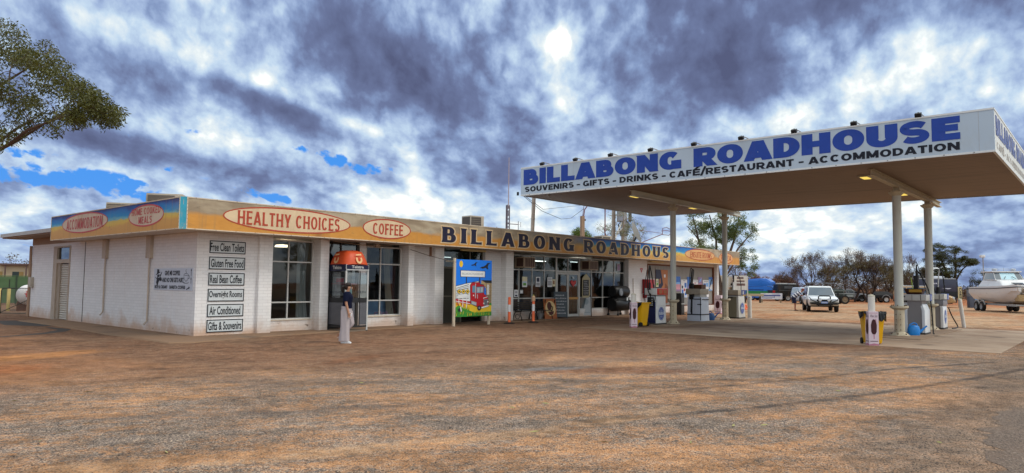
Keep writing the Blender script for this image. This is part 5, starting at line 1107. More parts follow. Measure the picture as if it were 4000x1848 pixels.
# black barrel smoker on a wheeled cart
t = thing('barrel_barbecue', 'big black drum barbecue on a wheeled cart beneath the last shop window', 'barbecue', (23.35, .05, 0)); BK = pm('smoker_black', (.010, .010, .011), .45, .3, 5); 
b = MB(); b.lathe([(0, -.78), (.30, -.78), (.36, -.70), (.36, .70), (.30, .78), (0, .78)], (0, 0, .62), 'x', 22); b.build('firebox', BK, t, smooth=True)
b = MB(); b.lathe([(0, -.72), (.26, -.72), (.33, -.62), (.33, .62), (.26, .72), (0, .72)], (.05, .05, 1.30), 'x', 22); b.build('lid', BK, t, smooth=True)
b = MB(); b.lathe([(0, 0), (.2, .0), (.2, -.03), (.0, -.03)], (-.35, -.32, 1.28), 'y', 18); b.lathe([(.2, -.03), (.17, -.05), (.17, .0)], (-.35, -.32, 1.28), 'y', 18); b.build('gauge', pm('gauge', (.20, .22, .25), .3), t, smooth=True)
for x in (-.62, .62):
    b = MB(); b.tube([(x, -.3, .08), (x, -.3, .98), (x, .3, .98), (x, .3, .08)], .022, 6); b.build('leg_frame', BK, t)
    for y in (-.3, .3): b = MB(); b.lathe([(0, -.03), (.075, -.03), (.08, 0), (.075, .03), (0, .03)], (x, y, .08), 'y', 14); b.build('wheel', BK, t)
b = MB(); b.box(-.85, .85, -.38, -.34, .94, .98); b.build('rail', BK, t); b = MB(); b.box(.12, .26, -.395, -.385, .83, 1.0); b.box(.4, .62, -.395, -.385, .86, .98); b.build('label_plate', SIGNW, t)
t = thing('broom', 'broom standing upright against the white wall by the ice cream sign', 'broom', (24.95, .12, 0)); b = MB(); b.cyl((0, 0, .05), (0, .03, 2.05), .016, n=6); b.build('handle', pm('broom_wood', (.25, .11, .05)), t); b = MB(); b.box(-.14, .14, -.03, .03, 0, .1); b.build('bristles', IRON, t)
# dark bin stand by the corrugated wall
t = thing('waste_stand', 'slim black stand before the corrugated wall right of the column', 'stand', (27.5, -1.45, 0)); b = MB(); b.box(-.2, .2, -.16, .16, .04, 1.24); b.build('cabinet', pm('stand_black', (.02, .02, .021), .5), t, bevel=.015); b = MB(); b.box(-.165, .165, -.175, -.161, .1, .6); b.box(-.165, .165, -.175, -.161, .66, 1.0); b.build('door', pm('stand_door', (.035, .035, .036), .4), t); b = MB(); b.box(-.32, .34, -.2, .2, 0, .04); b.build('foot', BK, t); b = MB(); b.box(-.19, .19, -.18, -.176, .61, .65); b.build('strip', BW, t)

# ================================================================ yellow bins and ice cream signs
YEL = pm('bin_yellow', (.74, .40, .008), .42, .08, 5, dirt=.12, dirtc=(.35, .2, .05)); BAG = pm('bin_bag', (.012, .012, .013), .25, .3, 12)
def bin_(lb, x, y, rz, open_lid=True):
    t = thing('wheelie_bin', lb, 'bin', (x, y, 0), rz, 'yellow wheelie bins'); b = MB(); rings = []
    for (z, hx, hy) in [(.05, .20, .21), (.10, .215, .225), (.90, .275, .29), (.96, .285, .30), (.965, .27, .285)]: rings.append([(-hx, -hy, z), (hx, -hy, z), (hx, hy, z), (-hx, hy, z)])
    b.loft(rings); b.build('body', YEL, t, bevel=.03)
    b = MB(); b.box(-.30, .30, -.32, .30, .95, .985); b.build('rim', YEL, t, bevel=.012); b = MB(); b.tube([(-.26, .32, .93), (-.26, .37, .97), (.26, .37, .97), (.26, .32, .93)], .018, 6); b.build('handle', YEL, t)
    b = MB(); 
    for (u0, u1, z0) in [(-.30, .05, .84), (.0, .32, .70)]:
        vs = []
        for i in range(9):
            u = u0+(u1-u0)*i/8; d = math.sin(math.pi*i/8); vs += [(u, -.315-.012*(i % 2), 1.0), (u, -.335-.03*d, .93), (u, -.335-.05*d+.015*(i % 2), .95-(.95-z0)*d)]
        b.add(vs, [(3*i+j, 3*i+3+j, 3*i+4+j, 3*i+1+j) for i in range(8) for j in range(2)])
    b.add([(.305, -.32, 1.0), (.335, -.25, .98), (.36, .1, .98), (.31, .3, 1.0), (.315, -.3, .85), (.37, -.1, .68), (.36, .1, .72), (.31, .28, .9)], [(0, 1, 5, 4), (1, 2, 6, 5), (2, 3, 7, 6)])
    b.add([(-.305, -.32, 1.0), (-.345, -.15, .98), (-.345, .1, .98), (-.31, .3, 1.0), (-.315, -.3, .85), (-.355, -.1, .76), (-.34, .1, .86), (-.305, .28, .93)], [(0, 1, 5, 4), (1, 2, 6, 5), (2, 3, 7, 6)])
    b.build('bin_bag', BAG, t)
    for s_ in (-1, 1): b = MB(); b.lathe([(0, -.03), (.09, -.03), (.1, 0), (.09, .03), (0, .03)], (s_*.24, .2, .1), 'x', 16); b.build('wheel', pm('rubber_black', (.02, .02, .02)), t, smooth=True)
    b = MB(); b.box(-.13, .02, -.285, -.265, .55, .75); b.build('moulded_mark', pm('bin_shade', (.60, .31, .006), .5), t); return t
bin_('yellow wheelie bin beside the first blue and white pump', 15.52, -5.82, R(178)); bin_('yellow wheelie bin standing nearest the camera at the slab edge', 13.30, -15.04, R(-62))
SGN = pm('icecream_pink', (.62, .50, .55), .5, .06, 5); CH = pm('choc_dark', (.045, .008, .012), .4); SCR = pm('script_dark', (.05, .012, .03), .5); PK = pm('sign_rose', (.42, .17, .24), .5)
def ice_sign(lb, x, y, rz, w_=.34, h=1.0):
    t = thing('ice_cream_sign', lb, 'sign box', (x, y, 0), rz, 'pink ice cream signs'); b = MB(); b.box(-w_/2, w_/2, -w_/2, w_/2, 0, h); b.build('sleeve', SGN, t); 
    for (o, ux) in [((-w_/2, -w_/2, 0), X3), ((-w_/2, w_/2, 0), SX)]:
        b = MB(); text(b, 'Pine Sea', Vector(o) + ux*(w_*.16), ux, Z3, w_*.74, .001, .0); b = MB(); text(b, 'Pine Sea', Vector(o) + ux*(w_*.14) + Z3*.83, ux, Z3, w_*.74, .075, .004, shear=.35); b.build('script', SCR, t)
        b = MB(); P = [(-.095, .12), (-.105, .3), (-.06, .42), (0, .455), (.06, .42), (.105, .3), (.095, .12), (.05, .06), (-.05, .06)]; flat(b, [(p[0]*w_/.34+w_/2, p[1]*1.12+.27) for p in P], o, ux, Z3, .004); b.build('ice_cream_picture', CH, t)
        b = MB(); flat(b, [(w_*.45, .2), (w_*.55, .2), (w_*.55, .335), (w_*.45, .335)], o, ux, Z3, .003); flat(b, [(0, 0), (w_, 0), (w_, .05), (w_*.5, .075), (0, .045)], o, ux, Z3, .003); flat(b, [(w_*.62, .78), (w_*.7, .745), (w_*.82, .62), (w_*.74, .78)], o, ux, Z3, .0045); flat(b, [(w_*.05, .945), (w_*.95, .945), (w_*.95, .953), (w_*.05, .953)], o, ux, Z3, .003); b.build('stick_picture', PK, t)
        b = MB(); flat(b, [(w_*.1, .125), (w_*.9, .125), (w_*.9, .143), (w_*.1, .143)], o, ux, Z3, .003); b.build('small_print', SCR, t)
BOL = pm('bollard_white', (.62, .59, .54), .6, .12, 5, dirt=.35)
def bollard(lb, x, y, h, r_=.085, rz=0, lean=(0, 0), flat_top=False):
    t = thing('guard_bollard', lb, 'bollard', (x, y, 0), rz, 'white guard posts around the pumps'); b = MB(); b.cyl((0, 0, 0), (lean[0], lean[1], h), r_, n=18); b.build('post', BOL, t, smooth=True); b = MB(); b.tf(Matrix.Translation((lean[0], lean[1], h))); b.lathe([(r_*1.01, -.03), (r_, .0), (r_*.5, .03), (0, .04)], n=18); b.build('cap', pm('cap_dirty', (.50, .46, .36), .7, .2, 6), t, smooth=True)
ice_sign('pink ice cream sign on the guard post left of the first yellow bin', 14.69, -6.03, R(-42), .24); bollard('white guard post inside the sign left of the first pump', 14.69, -6.03, 1.32, .10)
ice_sign('pink ice cream sign nearest the camera in front of the slab edge bin', 12.93, -15.13, R(-55), .27); bollard('white guard post inside the nearest pink ice cream sign', 12.93, -15.13, 1.46, .095)
ice_sign('pink ice cream sign by the end pillar behind the second column', 30.9, -2.25, R(5), .40, 1.12)
bollard('plain white guard post right of the third pump', 26.75, -5.85, 1.15, .105); bollard('leaning thin white guard post by the far end of the near slab', 26.5, -15.5, 1.22, .075, lean=(-.06, .12))

# ================================================================ pumps
PWH = pm('pump_white', (.66, .68, .70), .4, .06, 4, dirt=.14); PNV = pm('pump_navy', (.010, .014, .06), .4, .15, 5); PGR = pm('pump_grey', (.235, .22, .22), .45, .08, 4); PBG = pm('pump_beige', (.36, .31, .24), .5, .15, 4, dirt=.3); POL = pm('pump_olive', (.20, .185, .13), .5, .15, 4); HOSE = pm('hose_black', (.010, .010, .011), .5); LOGO = pm('logo_blue', (.03, .07, .30), .5); DSK = pm('pump_skirt', (.05, .045, .042), .7); CWH = pm('cap_white', (.56, .55, .52), .5, .1, 4, dirt=.3)
def bbr(t, o, ux, w_, h):
    b = MB(); disc(b, o, ux, Z3, w_/2, h/2, .004); b.build('logo_badge', LOGO, t)
    b = MB(); c = Vector(o); letters(b, 'BBR', c - ux*w_*.46 - Z3*h*.10, ux, Z3, w_*.92, h*.24, .009, W0=.8, vw=.24, hw=.16, gap=.12); disc(b, c, ux, Z3, w_*.45, h*.45, .006, hole=w_*.028)
    for k in (-1, 0, 1): flat(b, [(-.2*w_, .23*h+k*.05*h), (.2*w_, .23*h+k*.05*h), (.2*w_, .245*h+k*.05*h), (-.2*w_, .245*h+k*.05*h)], c, ux, Z3, .007)
    for k in (0, 1): flat(b, [(-.22*w_, -.2*h-k*.06*h), (.22*w_, -.2*h-k*.06*h), (.20*w_, -.215*h-k*.06*h), (-.20*w_, -.215*h-k*.06*h)], c, ux, Z3, .007)
    b.build('logo_letters', pm('logo_pale', (.55, .60, .70), .5), t)
def hose(t, pts, r_=.022):
    # smooth the run of points into a hanging hose
    P = [Vector(p) for p in pts]; out = []
    for i in range(len(P)-1):
        p0, p1, p2, p3 = P[max(i-1, 0)], P[i], P[i+1], P[min(i+2, len(P)-1)]
        for k in range(6):
            u = k/6; out.append(.5*((2*p1) + (p2-p0)*u + (2*p0-5*p1+4*p2-p3)*u*u + (3*p1-p0-3*p2+p3)*u**3))
    out.append(P[-1]); b = MB(); b.tube(out, r_, 7); return b.build('hose', HOSE, t, smooth=True)
def nozzle(t, x, y, z):
    b = MB(); b.tf(Matrix.Translation((x, y, z))); b.box(-.05, .03, -.035, .035, -.12, .12); b.tube([(-.03, 0, -.1), (-.1, 0, -.2), (-.08, 0, -.32)], .018, 6); b.tube([(0, 0, .1), (.0, 0, .2), (.02, 0, .3)], .025, 6); b.tube([(-.06, 0, .08), (-.12, 0, 0), (-.06, 0, -.08)], .012, 5); b.build('nozzle', HOSE, t, bevel=.008)
def taper(x0, x1, y0, y1, z0, z1, dx=0, dy=0):
    b = MB(); b.loft([[(x0, y0, z0), (x1, y0, z0), (x1, y1, z0), (x0, y1, z0)], [(x0+dx, y0+dy, z1), (x1-dx, y0+dy, z1), (x1-dx, y1-dy, z1), (x0+dx, y1-dy, z1)]]); return b
# pump 1: navy end with nozzle, white face with oval badge, red and white head
t = thing('fuel_pump', 'white fuel pump with navy end and red and white head beside the yellow bin', 'fuel pump', (16.65, -5.95, .04), 0, 'fuel pumps')
taper(0, .85, 0, .48, .05, 1.18, .02, .02).build('body', PWH, t, bevel=.012); b = MB(); b.box(-.03, -.001, .03, .45, .06, .95); b.build('end_panel', PNV, t, bevel=.006); b = MB(); b.box(-.01, .86, -.01, .49, 0, .05); b.build('skirt', DSK, t)
b = MB(); b.box(.02, .83, .03, .45, 1.18, 1.24); b.build('neck', PGR, t); b = MB(); b.box(-.06, .88, -.03, .52, 1.24, 1.52); b.build('head', CWH, t, bevel=.01); b = MB(); b.box(.02, .90, -.06, -.031, 1.25, 1.51); b.build('display', pm('head_red', (.62, .03, .02), .4, .15, 5, dirt=.2), t, bevel=.01); b = MB(); b.box(.12, .40, -.066, -.061, 1.29, 1.46); b.box(.5, .80, -.066, -.061, 1.29, 1.46); b.build('dials', pm('dial', (.42, .13, .05), .5, .4, 20), t)
b = MB(); b.box(.06, .78, -.012, .0, .80, 1.14); b.build('upper_panel', pm('upper_white', (.70, .72, .74), .4, .05), t); bbr(t, (.42, -.004, .45), X3, .5, .56)
b = MB(); b.box(-.07, -.03, .1, .38, .72, 1.15); b.build('nozzle_holster', HOSE, t); b = MB()
for k in range(4): b.box(-.078, -.071, .12, .3, .80+k*.08, .83+k*.08)
b.build('holster_labels', BW, t); nozzle(t, -.1, .22, 1.0)
b = MB(); b.cyl((-.2, .2, 1.5), (-.2, .2, 2.45), .02, n=8); b.cyl((-.2, .2, 1.45), (-.2, .2, 1.75), .05, n=8); b.build('hose_mast', pm('mast_dark', (.02, .02, .022)), t); hose(t, [(-.1, .22, 1.2), (-.3, .25, 1.6), (-.22, .2, 2.4), (-.14, .18, 2.3), (-.02, .1, 1.5), (.0, .05, 1.1), (-.05, .1, .9)]); hose(t, [(-.22, .3, 2.3), (-.36, .35, 1.5), (-.4, .3, .9), (-.3, .35, .5)], .018)
# pump 2: wrapped in white card and black tape
t = thing('fuel_pump', 'out of use fuel pump wrapped in white card and black tape between the two columns', 'fuel pump', (20.85, -5.95, .04), 0, 'fuel pumps')
taper(0, .85, 0, .72, .0, 1.12, .03, .03).build('card_wrap', pm('card_white', (.56, .60, .68), .6, .08, 3, dirt=.12), t, bevel=.01); b = MB()
for z in (.28, ): b.box(-.012, .86, -.012, .73, z, z+.05)
b.box(.12, .84, .0, .02, .98, 1.02); b.box(.0, .02, .02, .6, 1.0, 1.04); b.box(-.004, .02, .45, .52, .3, 1.1); b.box(.0, .02, .02, .05, .05, 1.1); b.box(.0, .02, -.002, .2, .76, .8); b.build('tape', pm('tape_black', (.012, .013, .018), .3), t)
b = MB(); b.box(.1, .75, .08, .64, 1.12, 1.24); b.build('neck', pm('neck_white', (.5, .49, .46), .5), t, bevel=.01); b = MB(); b.box(-.1, .8, .0, .74, 1.24, 1.50); b.build('head', PBG, t, bevel=.015)
b = MB(); b.box(.25, .7, .1, .6, 1.5, 1.70); b.build('oil_tray', pm('tray_brown', (.10, .035, .012), .5, .3, 6), t); hose(t, [(.0, .5, 1.1), (-.02, .52, 1.7), (.08, .5, 2.35), (.22, .48, 2.32), (.12, .5, 1.8), (.05, .5, 1.2), (-.05, .5, .4)], .024); hose(t, [(.05, .6, 1.0), (.02, .6, 1.6), (.14, .6, 2.42), (.24, .55, 2.3), (.1, .58, 1.6)], .018); b = MB(); b.box(-.05, .12, .4, .6, 1.0, 1.75); b.build('nozzle_holster', HOSE, t, bevel=.03); b = MB(); b.box(.76, .80, .1, .3, 1.12, 1.18); b.build('tape_end', pm('tape_black', (.01, .01, .01)), t)
# pump 3
t = thing('fuel_pump', 'cream fuel pump with olive end and blue oval badge between second column and guard post', 'fuel pump', (25.0, -6.0, .04), 0, 'fuel pumps')
taper(0, .80, 0, .74, .05, 1.14, .02, .03).build('body', CWH, t, bevel=.012); b = MB(); b.box(-.02, -.001, .12, .6, .06, 1.1); b.build('end_panel', POL, t); b = MB(); b.box(-.012, .81, -.012, .75, 0, .06); b.build('skirt', DSK, t); b = MB(); b.box(.02, .7, .05, .7, 1.14, 1.2); b.build('neck', PGR, t); b = MB(); b.box(-.08, .55, .0, .78, 1.2, 1.45); b.build('head', PBG, t, bevel=.01); b = MB(); b.box(.3, .84, -.012, .76, 1.21, 1.44); b.build('display', pm('disp_navy', (.02, .05, .20), .4, .2, 9), t); b = MB(); b.box(.5, .6, -.02, -.013, 1.24, 1.4); b.box(.36, .4, -.02, -.013, 1.24, 1.4); b.build('dials', BW, t)
bbr(t, (.42, -.012, .52), X3, .46, .56); b = MB(); b.box(-.03, .1, .3, .72, 1.02, 1.08); b.build('shelf', DSK, t); hose(t, [(.02, .6, 1.4), (-.02, .62, 2.0), (.2, .5, 2.28), (.32, .42, 2.1), (.35, .4, 1.5)], .022); hose(t, [(.35, .35, 2.2), (.5, .2, 2.15), (.55, .12, 1.8), (.55, .1, 1.4)], .02); hose(t, [(.35, .4, 2.25), (.33, .4, 1.9), (.28, .42, 1.45)], .026); b = MB(); b.cyl((.3, .42, 1.42), (.3, .42, 1.72), .07, .05, n=10); b.build('nozzle_holster', HOSE, t); b = MB(); b.box(.05, .2, .3, .36, 1.45, 1.85); b.build('notice', BW, t); hose(t, [(.82, .3, .6), (.95, .25, .3), (1.05, .2, .05)], .025)
# pumps 4 and 5 on the near island
def near_pump(lb, x, y, hooded):
    t = thing('fuel_pump', lb, 'fuel pump', (x, y, .045), 0, 'fuel pumps')
    b = MB(); b.loft([[(0, 0, .05), (.88, 0, .05), (.88, .10, .05), (0, .10, .05)], [(0, .0, .85), (.88, .0, .85), (.88, .10, .85), (0, .10, .85)], [(.04, .08, 1.08), (.84, .08, 1.08), (.84, .15, 1.08), (.04, .15, 1.08)]]); b.build('side_panel', PWH, t, bevel=.008)
    b = MB(); b.loft([[(0, .56, .05), (.88, .56, .05), (.88, .66, .05), (0, .66, .05)], [(0, .56, .85), (.88, .56, .85), (.88, .66, .85), (0, .66, .85)], [(.04, .51, 1.08), (.84, .51, 1.08), (.84, .58, 1.08), (.04, .58, 1.08)]]); b.build('side_panel', PWH, t, bevel=.008)
    b = MB(); b.box(.03, .85, .10, .56, .05, 1.2); b.build('body', PGR, t); b = MB(); b.box(-.01, .89, -.01, .67, 0, .06); b.build('skirt', DSK, t)
    if hooded: b = MB(); b.box(-.02, .9, -.02, .68, .94, 1.18); b.build('cover_sheet', pm('grey_sheet', (.20, .20, .22), .4, .15, 9), t, bevel=.03)
    b = MB(); b.box(-.06, .72, -.06, .72, 1.2, 1.42); b.build('head', pm('head_grey', (.47, .46, .44), .5, .08, 4, dirt=.15), t, bevel=.01); b = MB(); b.box(.6, .95, -.07, .70, 1.19, 1.43); b.build('display', pm('disp_blue', (.04, .10, .38), .4, .3, 8), t); b = MB(); b.box(-.068, -.061, .1, .12, 1.21, 1.41); b.box(-.068, -.061, .38, .39, 1.21, 1.41); b.box(-.069, -.061, .6, .65, 1.32, 1.36); b.build('panel_lines', DSK, t); b = MB(); b.box(.68, .78, -.078, -.071, 1.22, 1.38); b.build('dials', BW, t)
    if hooded: bbr(t, (.46, -.004, .50), X3, .46, .56)
    return t
t = near_pump('grey and white fuel pump with the blue watering can at its foot', 18.95, -15.4, False)
b = MB(); b.tf(Matrix.Translation((.32, .36, 1.43))); b.loft([[(-.18, -.24, 0), (.18, -.24, 0), (.18, .24, 0), (-.18, .24, 0)], [(-.24, -.30, .16), (.24, -.30, .16), (.24, .30, .16), (-.24, .30, .16)], [(-.25, -.31, .2), (.25, -.31, .2), (.25, .31, .2), (-.25, .31, .2)]]); b.build('wash_tray', pm('tray_dark', (.05, .018, .012), .4, .3, 6), t, bevel=.01); b = MB(); b.box(.05, .12, .1, .5, 1.5, 1.6); b.build('sponge', pm('sponge', (.4, .22, .03)), t)
b = MB(); b.box(.3, .5, .25, .4, 1.42, 2.1); b.cyl((.38, .3, 2.0), (.38, .3, 2.5), .05, .02, 8); b.build('hose_mast', pm('mast_dark', (.02, .02, .02)), t); hose(t, [(.45, .3, 2.3), (.62, .1, 1.9), (.72, -.02, 1.5), (.78, -.08, .8), (.82, -.1, .1), (.66, -.14, .0), (.5, -.18, .02)], .022); hose(t, [(.35, .3, 2.6), (.5, .2, 2.2), (.66, .06, 1.5)], .014)
tw = thing('squeegee', 'pale green handled squeegee standing in the tray on the near pump', 'squeegee', (19.27, -14.98, 1.66)); b = MB(); b.cyl((0, 0, 0), (-.04, .05, .42), .014, n=6); b.build('handle', pm('sq_green', (.45, .62, .12), .5), tw); b = MB(); b.box(-.07, .07, -.015, .015, -.06, .0); b.build('blade', DSK, tw)
t = near_pump('grey fuel pump under a dark cover sheet with a hose looped over the near column', 23.3, -15.25, True); hose(t, [(.3, .3, 1.5), (.1, .42, 2.1), (.25, .3, 2.42), (.45, .08, 2.3), (.5, .0, 1.5)], .024); hose(t, [(.9, -.05, .85), (1.2, -.12, .5), (1.6, -.25, .08), (1.2, -.25, .02), (.7, -.2, .02)], .024); b = MB(); b.cyl((.3, .2, 1.42), (.3, .2, 1.7), .09, .07, 10); b.build('nozzle_holster', HOSE, t); b = MB(); b.tube([(.3, .2, 1.7), (.34, .18, 2.2), (.36, .16, 2.4)], .02, 6); b.build('hose_mast', BW, t)
# watering can
t = thing('watering_can', 'bright blue plastic watering can standing at the foot of the near pump', 'watering can', (18.35, -15.15, .045), R(-48)); CB = pm('can_blue', (.015, .20, .58), .35, .08, 5)
b = MB(); rings = []
for z, rx, ry in [(0, .20, .13), (.03, .215, .14), (.2, .215, .14), (.30, .19, .12), (.34, .13, .09), (.345, .1, .07)]: rings.append([(rx*math.cos(a*math.pi/12), ry*math.sin(a*math.pi/12), z) for a in range(24)])
b.loft(rings); b.build('tank', CB, t, smooth=True); b = MB(); b.tube([(.15, 0, .08), (.28, 0, .16), (.40, 0, .27), (.47, 0, .32)], [.06, .045, .028, .03], 10); b.build('spout', CB, t, smooth=True); b = MB(); b.tube([(-.17, 0, .22), (-.14, 0, .36), (0, 0, .43), (.1, 0, .40), (.14, 0, .30)], .022, 8); b.build('handle', CB, t, smooth=True)
t = thing('watering_can', 'dark blue watering can behind the wrapped pump with only its spout showing', 'watering can', (22.25, -5.75, .04), R(-30)); b = MB(); b.loft(rings); b.build('tank', pm('can_dull', (.02, .07, .2), .4), t, smooth=True); b = MB(); b.tube([(.15, 0, .08), (.28, 0, .18), (.40, 0, .30), (.5, 0, .36)], [.05, .04, .028, .03], 10); b.build('spout', pm('can_dull', (.02, .07, .2)), t); b = MB(); b.tube([(-.17, 0, .22), (-.14, 0, .36), (0, 0, .43), (.14, 0, .30)], .02, 8); b.build('handle', pm('can_dull', (.02, .07, .2)), t)

# ================================================================ people
SKIN = pm('skin', (.42, .22, .14), .55, .08, 20); SKINR = pm('skin_ruddy', (.42, .17, .11), .55, .1, 20)
def skin_body(parent, mt, J, E_):
    """one continuous figure grown over a skeleton: J name -> (x, y, z, rx, ry), E_ bone list"""
    ks = list(J); me = bpy.data.meshes.new('body'); me.from_pydata([J[k][:3] for k in ks], [(ks.index(a), ks.index(b_)) for a, b_ in E_], [])
    o = bpy.data.objects.new('body', me); COL.objects.link(o); m = o.modifiers.new('skin', 'SKIN'); m.use_smooth_shade = True; m.branch_smoothing = .4
    for i, k in enumerate(ks):
        v = me.skin_vertices[0].data[i]; v.radius = (J[k][3], J[k][4] if len(J[k]) > 4 else J[k][3]); v.use_root = (k == 'pelvis')
    o.modifiers.new('sub', 'SUBSURF').levels = 2; o.modifiers['sub'].render_levels = 2
    dg = bpy.context.evaluated_depsgraph_get(); dg.update(); m2 = bpy.data.meshes.new_from_object(o.evaluated_get(dg)); o.modifiers.clear(); o.data = m2; bpy.data.meshes.remove(me); m2.name = 'body'
    m2.materials.clear(); m2.materials.append(mt); m2.polygons.foreach_set('use_smooth', [True]*len(m2.polygons)); o.parent = parent; return o
def hand(J, E_, wrist, pfx, pos, d, side, r=.0085):
    """palm and five unequal, slightly curled fingers; d = pointing direction, side = thumb side"""
    p = Vector(pos); d = Vector(d).normalized(); s = Vector(side).normalized(); n_ = d.cross(s)
    J[pfx+'palm'] = (*(p + d*.055), .034, .018); E_.append((wrist, pfx+'palm'))
    for i, (off, l) in enumerate([(.030, .070), (.010, .080), (-.010, .074), (-.028, .058)]):
        a = p + d*.095 + s*off; b_ = a + d*l*.55 + n_*.006; c = b_ + d*l*.42 + n_*.020
        for k, q in (('a', a), ('b', b_), ('c', c)): J[pfx+'f%d%s' % (i, k)] = (*q, r)
        E_ += [(pfx+'palm', pfx+'f%da' % i), (pfx+'f%da' % i, pfx+'f%db' % i), (pfx+'f%db' % i, pfx+'f%dc' % i)]
    a = p + d*.045 + s*.045; b_ = a + d*.04 + s*.018 + n_*.012
    J[pfx+'ta'] = (*a, r*1.15); J[pfx+'tb'] = (*b_, r); E_ += [(pfx+'palm', pfx+'ta'), (pfx+'ta', pfx+'tb')]
def ringz(cx, cy, z, rx, ry, n=18, p=2.4, tilt=0, fold=0):
    out = []
    for k in range(n):
        a = 2*math.pi*k/n; c, s = math.cos(a), math.sin(a)
        g_ = 1 + fold*math.sin(a*6+z*4); x = math.copysign(abs(c)**(2/p), c)*rx*g_; y = math.copysign(abs(s)**(2/p), s)*ry*g_; out.append((cx+x, cy+y, z + x*tilt))
    return out
def sleeve(p0, p1, r0, r1, n=12): b = MB(); b.tube([p0, Vector(p0).lerp(Vector(p1), .5), p1], [r0, (r0+r1)/2, r1], n, cap=True); return b
def face(parent, c, s, mt, fwd=1):
    """eyes, nose, mouth and ears on a head centred at c facing +x"""
    x, y, z = c; b = MB()
    for q in (-1, 1): b.ell((x+.088*s, y+q*.032*s, z+.012*s), .010*s, .014*s, .008*s, 8, 6)
    b.build('eyes', pm('eye_dark', (.03, .02, .015), .3), parent, smooth=True)
    b = MB(); b.loft([[(x+.088*s, y-.010*s, z+.02*s), (x+.088*s, y+.010*s, z+.02*s), (x+.09*s, y, z+.024*s)], [(x+.092*s, y-.017*s, z-.035*s), (x+.092*s, y+.017*s, z-.035*s), (x+.118*s, y, z-.024*s)], [(x+.086*s, y-.014*s, z-.045*s), (x+.086*s, y+.014*s, z-.045*s), (x+.098*s, y, z-.044*s)]])
    for q in (-1, 1): b.ell((x+.0*s, y+q*.076*s, z-.005*s), .018*s, .010*s, .030*s, 8, 6)
    b.build('nose_and_ears', mt, parent, smooth=True); b = MB(); b.ell((x+.086*s, y, z-.068*s), .012*s, .026*s, .007*s, 10, 6); b.build('mouth', pm('lips', (.32, .11, .09), .5), parent, smooth=True)
# ---- the woman walking past the phone booth (faces image right; local +x forward, +y her left)
wz = math.atan2(-.757, .653)
t = thing('person', 'person in navy top and wide white trousers walking past the phone booth', 'person', (2.15, -4.42, 0), wz)
J = dict(pelvis=(-.02, 0, .93, .12, .14), waist=(0, 0, 1.07, .09, .12), chest=(.0, 0, 1.25, .10, .145), neck0=(-.01, 0, 1.385, .055, .06), neck=(.005, 0, 1.43, .044), head=(.025, 0, 1.515, .076, .070), crown=(.015, 0, 1.60, .074, .066), chin=(.062, 0, 1.470, .036, .034),
         shR=(-.01, -.165, 1.355, .052), elR=(.015, -.205, 1.085, .040), wrR=(.075, -.185, .865, .027), shL=(-.01, .165, 1.355, .052), elL=(-.07, .20, 1.09, .040), wrL=(-.01, .19, .88, .027),
         hipR=(-.02, -.085, .86, .085), knR=(-.02, -.085, .47, .058), anR=(-.035, -.08, .085, .036), toR=(.09, -.085, .035, .032), hipL=(0, .085, .86, .085), knL=(.13, .08, .50, .058), anL=(-.20, .075, .235, .036), toL=(-.13, .075, .125, .030))
E_ = [('pelvis', 'waist'), ('waist', 'chest'), ('chest', 'neck0'), ('neck0', 'neck'), ('neck', 'head'), ('head', 'crown'), ('head', 'chin'), ('chest', 'shR'), ('shR', 'elR'), ('elR', 'wrR'), ('chest', 'shL'), ('shL', 'elL'), ('elL', 'wrL'), ('pelvis', 'hipR'), ('hipR', 'knR'), ('knR', 'anR'), ('anR', 'toR'), ('pelvis', 'hipL'), ('hipL', 'knL'), ('knL', 'anL'), ('anL', 'toL')]
hand(J, E_, 'wrR', 'hR', J['wrR'][:3], (.22, .05, -1), (1, .1, .2)); hand(J, E_, 'wrL', 'hL', J['wrL'][:3], (.2, .05, -1), (1, -.1, .2))
body = skin_body(t, SKIN, J, E_)
face(t, (.03, 0, 1.535), .92, SKIN)
NAV = pm('navy_top', (.006, .008, .024), .9, .2, 10, spec=.1); TRW = pm('white_trousers', (.40, .35, .36), .85, .14, 9, bump=.5, spec=.1); HAIR = pm('dark_hair', (.018, .010, .008), .55, .4, 30)
b = MB(); b.loft([ringz(-.01, 0, .955, .135, .175), ringz(.0, 0, 1.02, .125, .168), ringz(.0, 0, 1.10, .118, .160), ringz(.012, 0, 1.22, .132, .175), ringz(.01, 0, 1.30, .128, .185), ringz(-.005, 0, 1.37, .095, .165), ringz(-.01, 0, 1.405, .07, .10), ringz(-.005, 0, 1.418, .06, .07)])
for s_ in (-1, 1): b.add(*(lambda q: (q.v, q.f))(sleeve((-.01, s_*.135, 1.365), (.0 if s_ < 0 else -.04, s_*.20, 1.14), .082, .066)))
b.build('top', NAV, t, smooth=True)
b = MB(); b.loft([ringz(-.02, 0, 1.0, .125, .168), ringz(-.02, 0, .93, .135, .182), ringz(-.02, 0, .84, .14, .185)])
b.loft([ringz(-.03, -.08, .90, .13, .105, 36, fold=.07), ringz(-.03, -.085, .70, .125, .105, 36, fold=.07), ringz(-.03, -.085, .45, .118, .10, 36, fold=.07), ringz(-.04, -.085, .25, .125, .105, 36, fold=.07), ringz(-.045, -.085, .085, .138, .11, 36, fold=.07), ringz(-.045, -.085, .055, .136, .108, 36, fold=.07)])
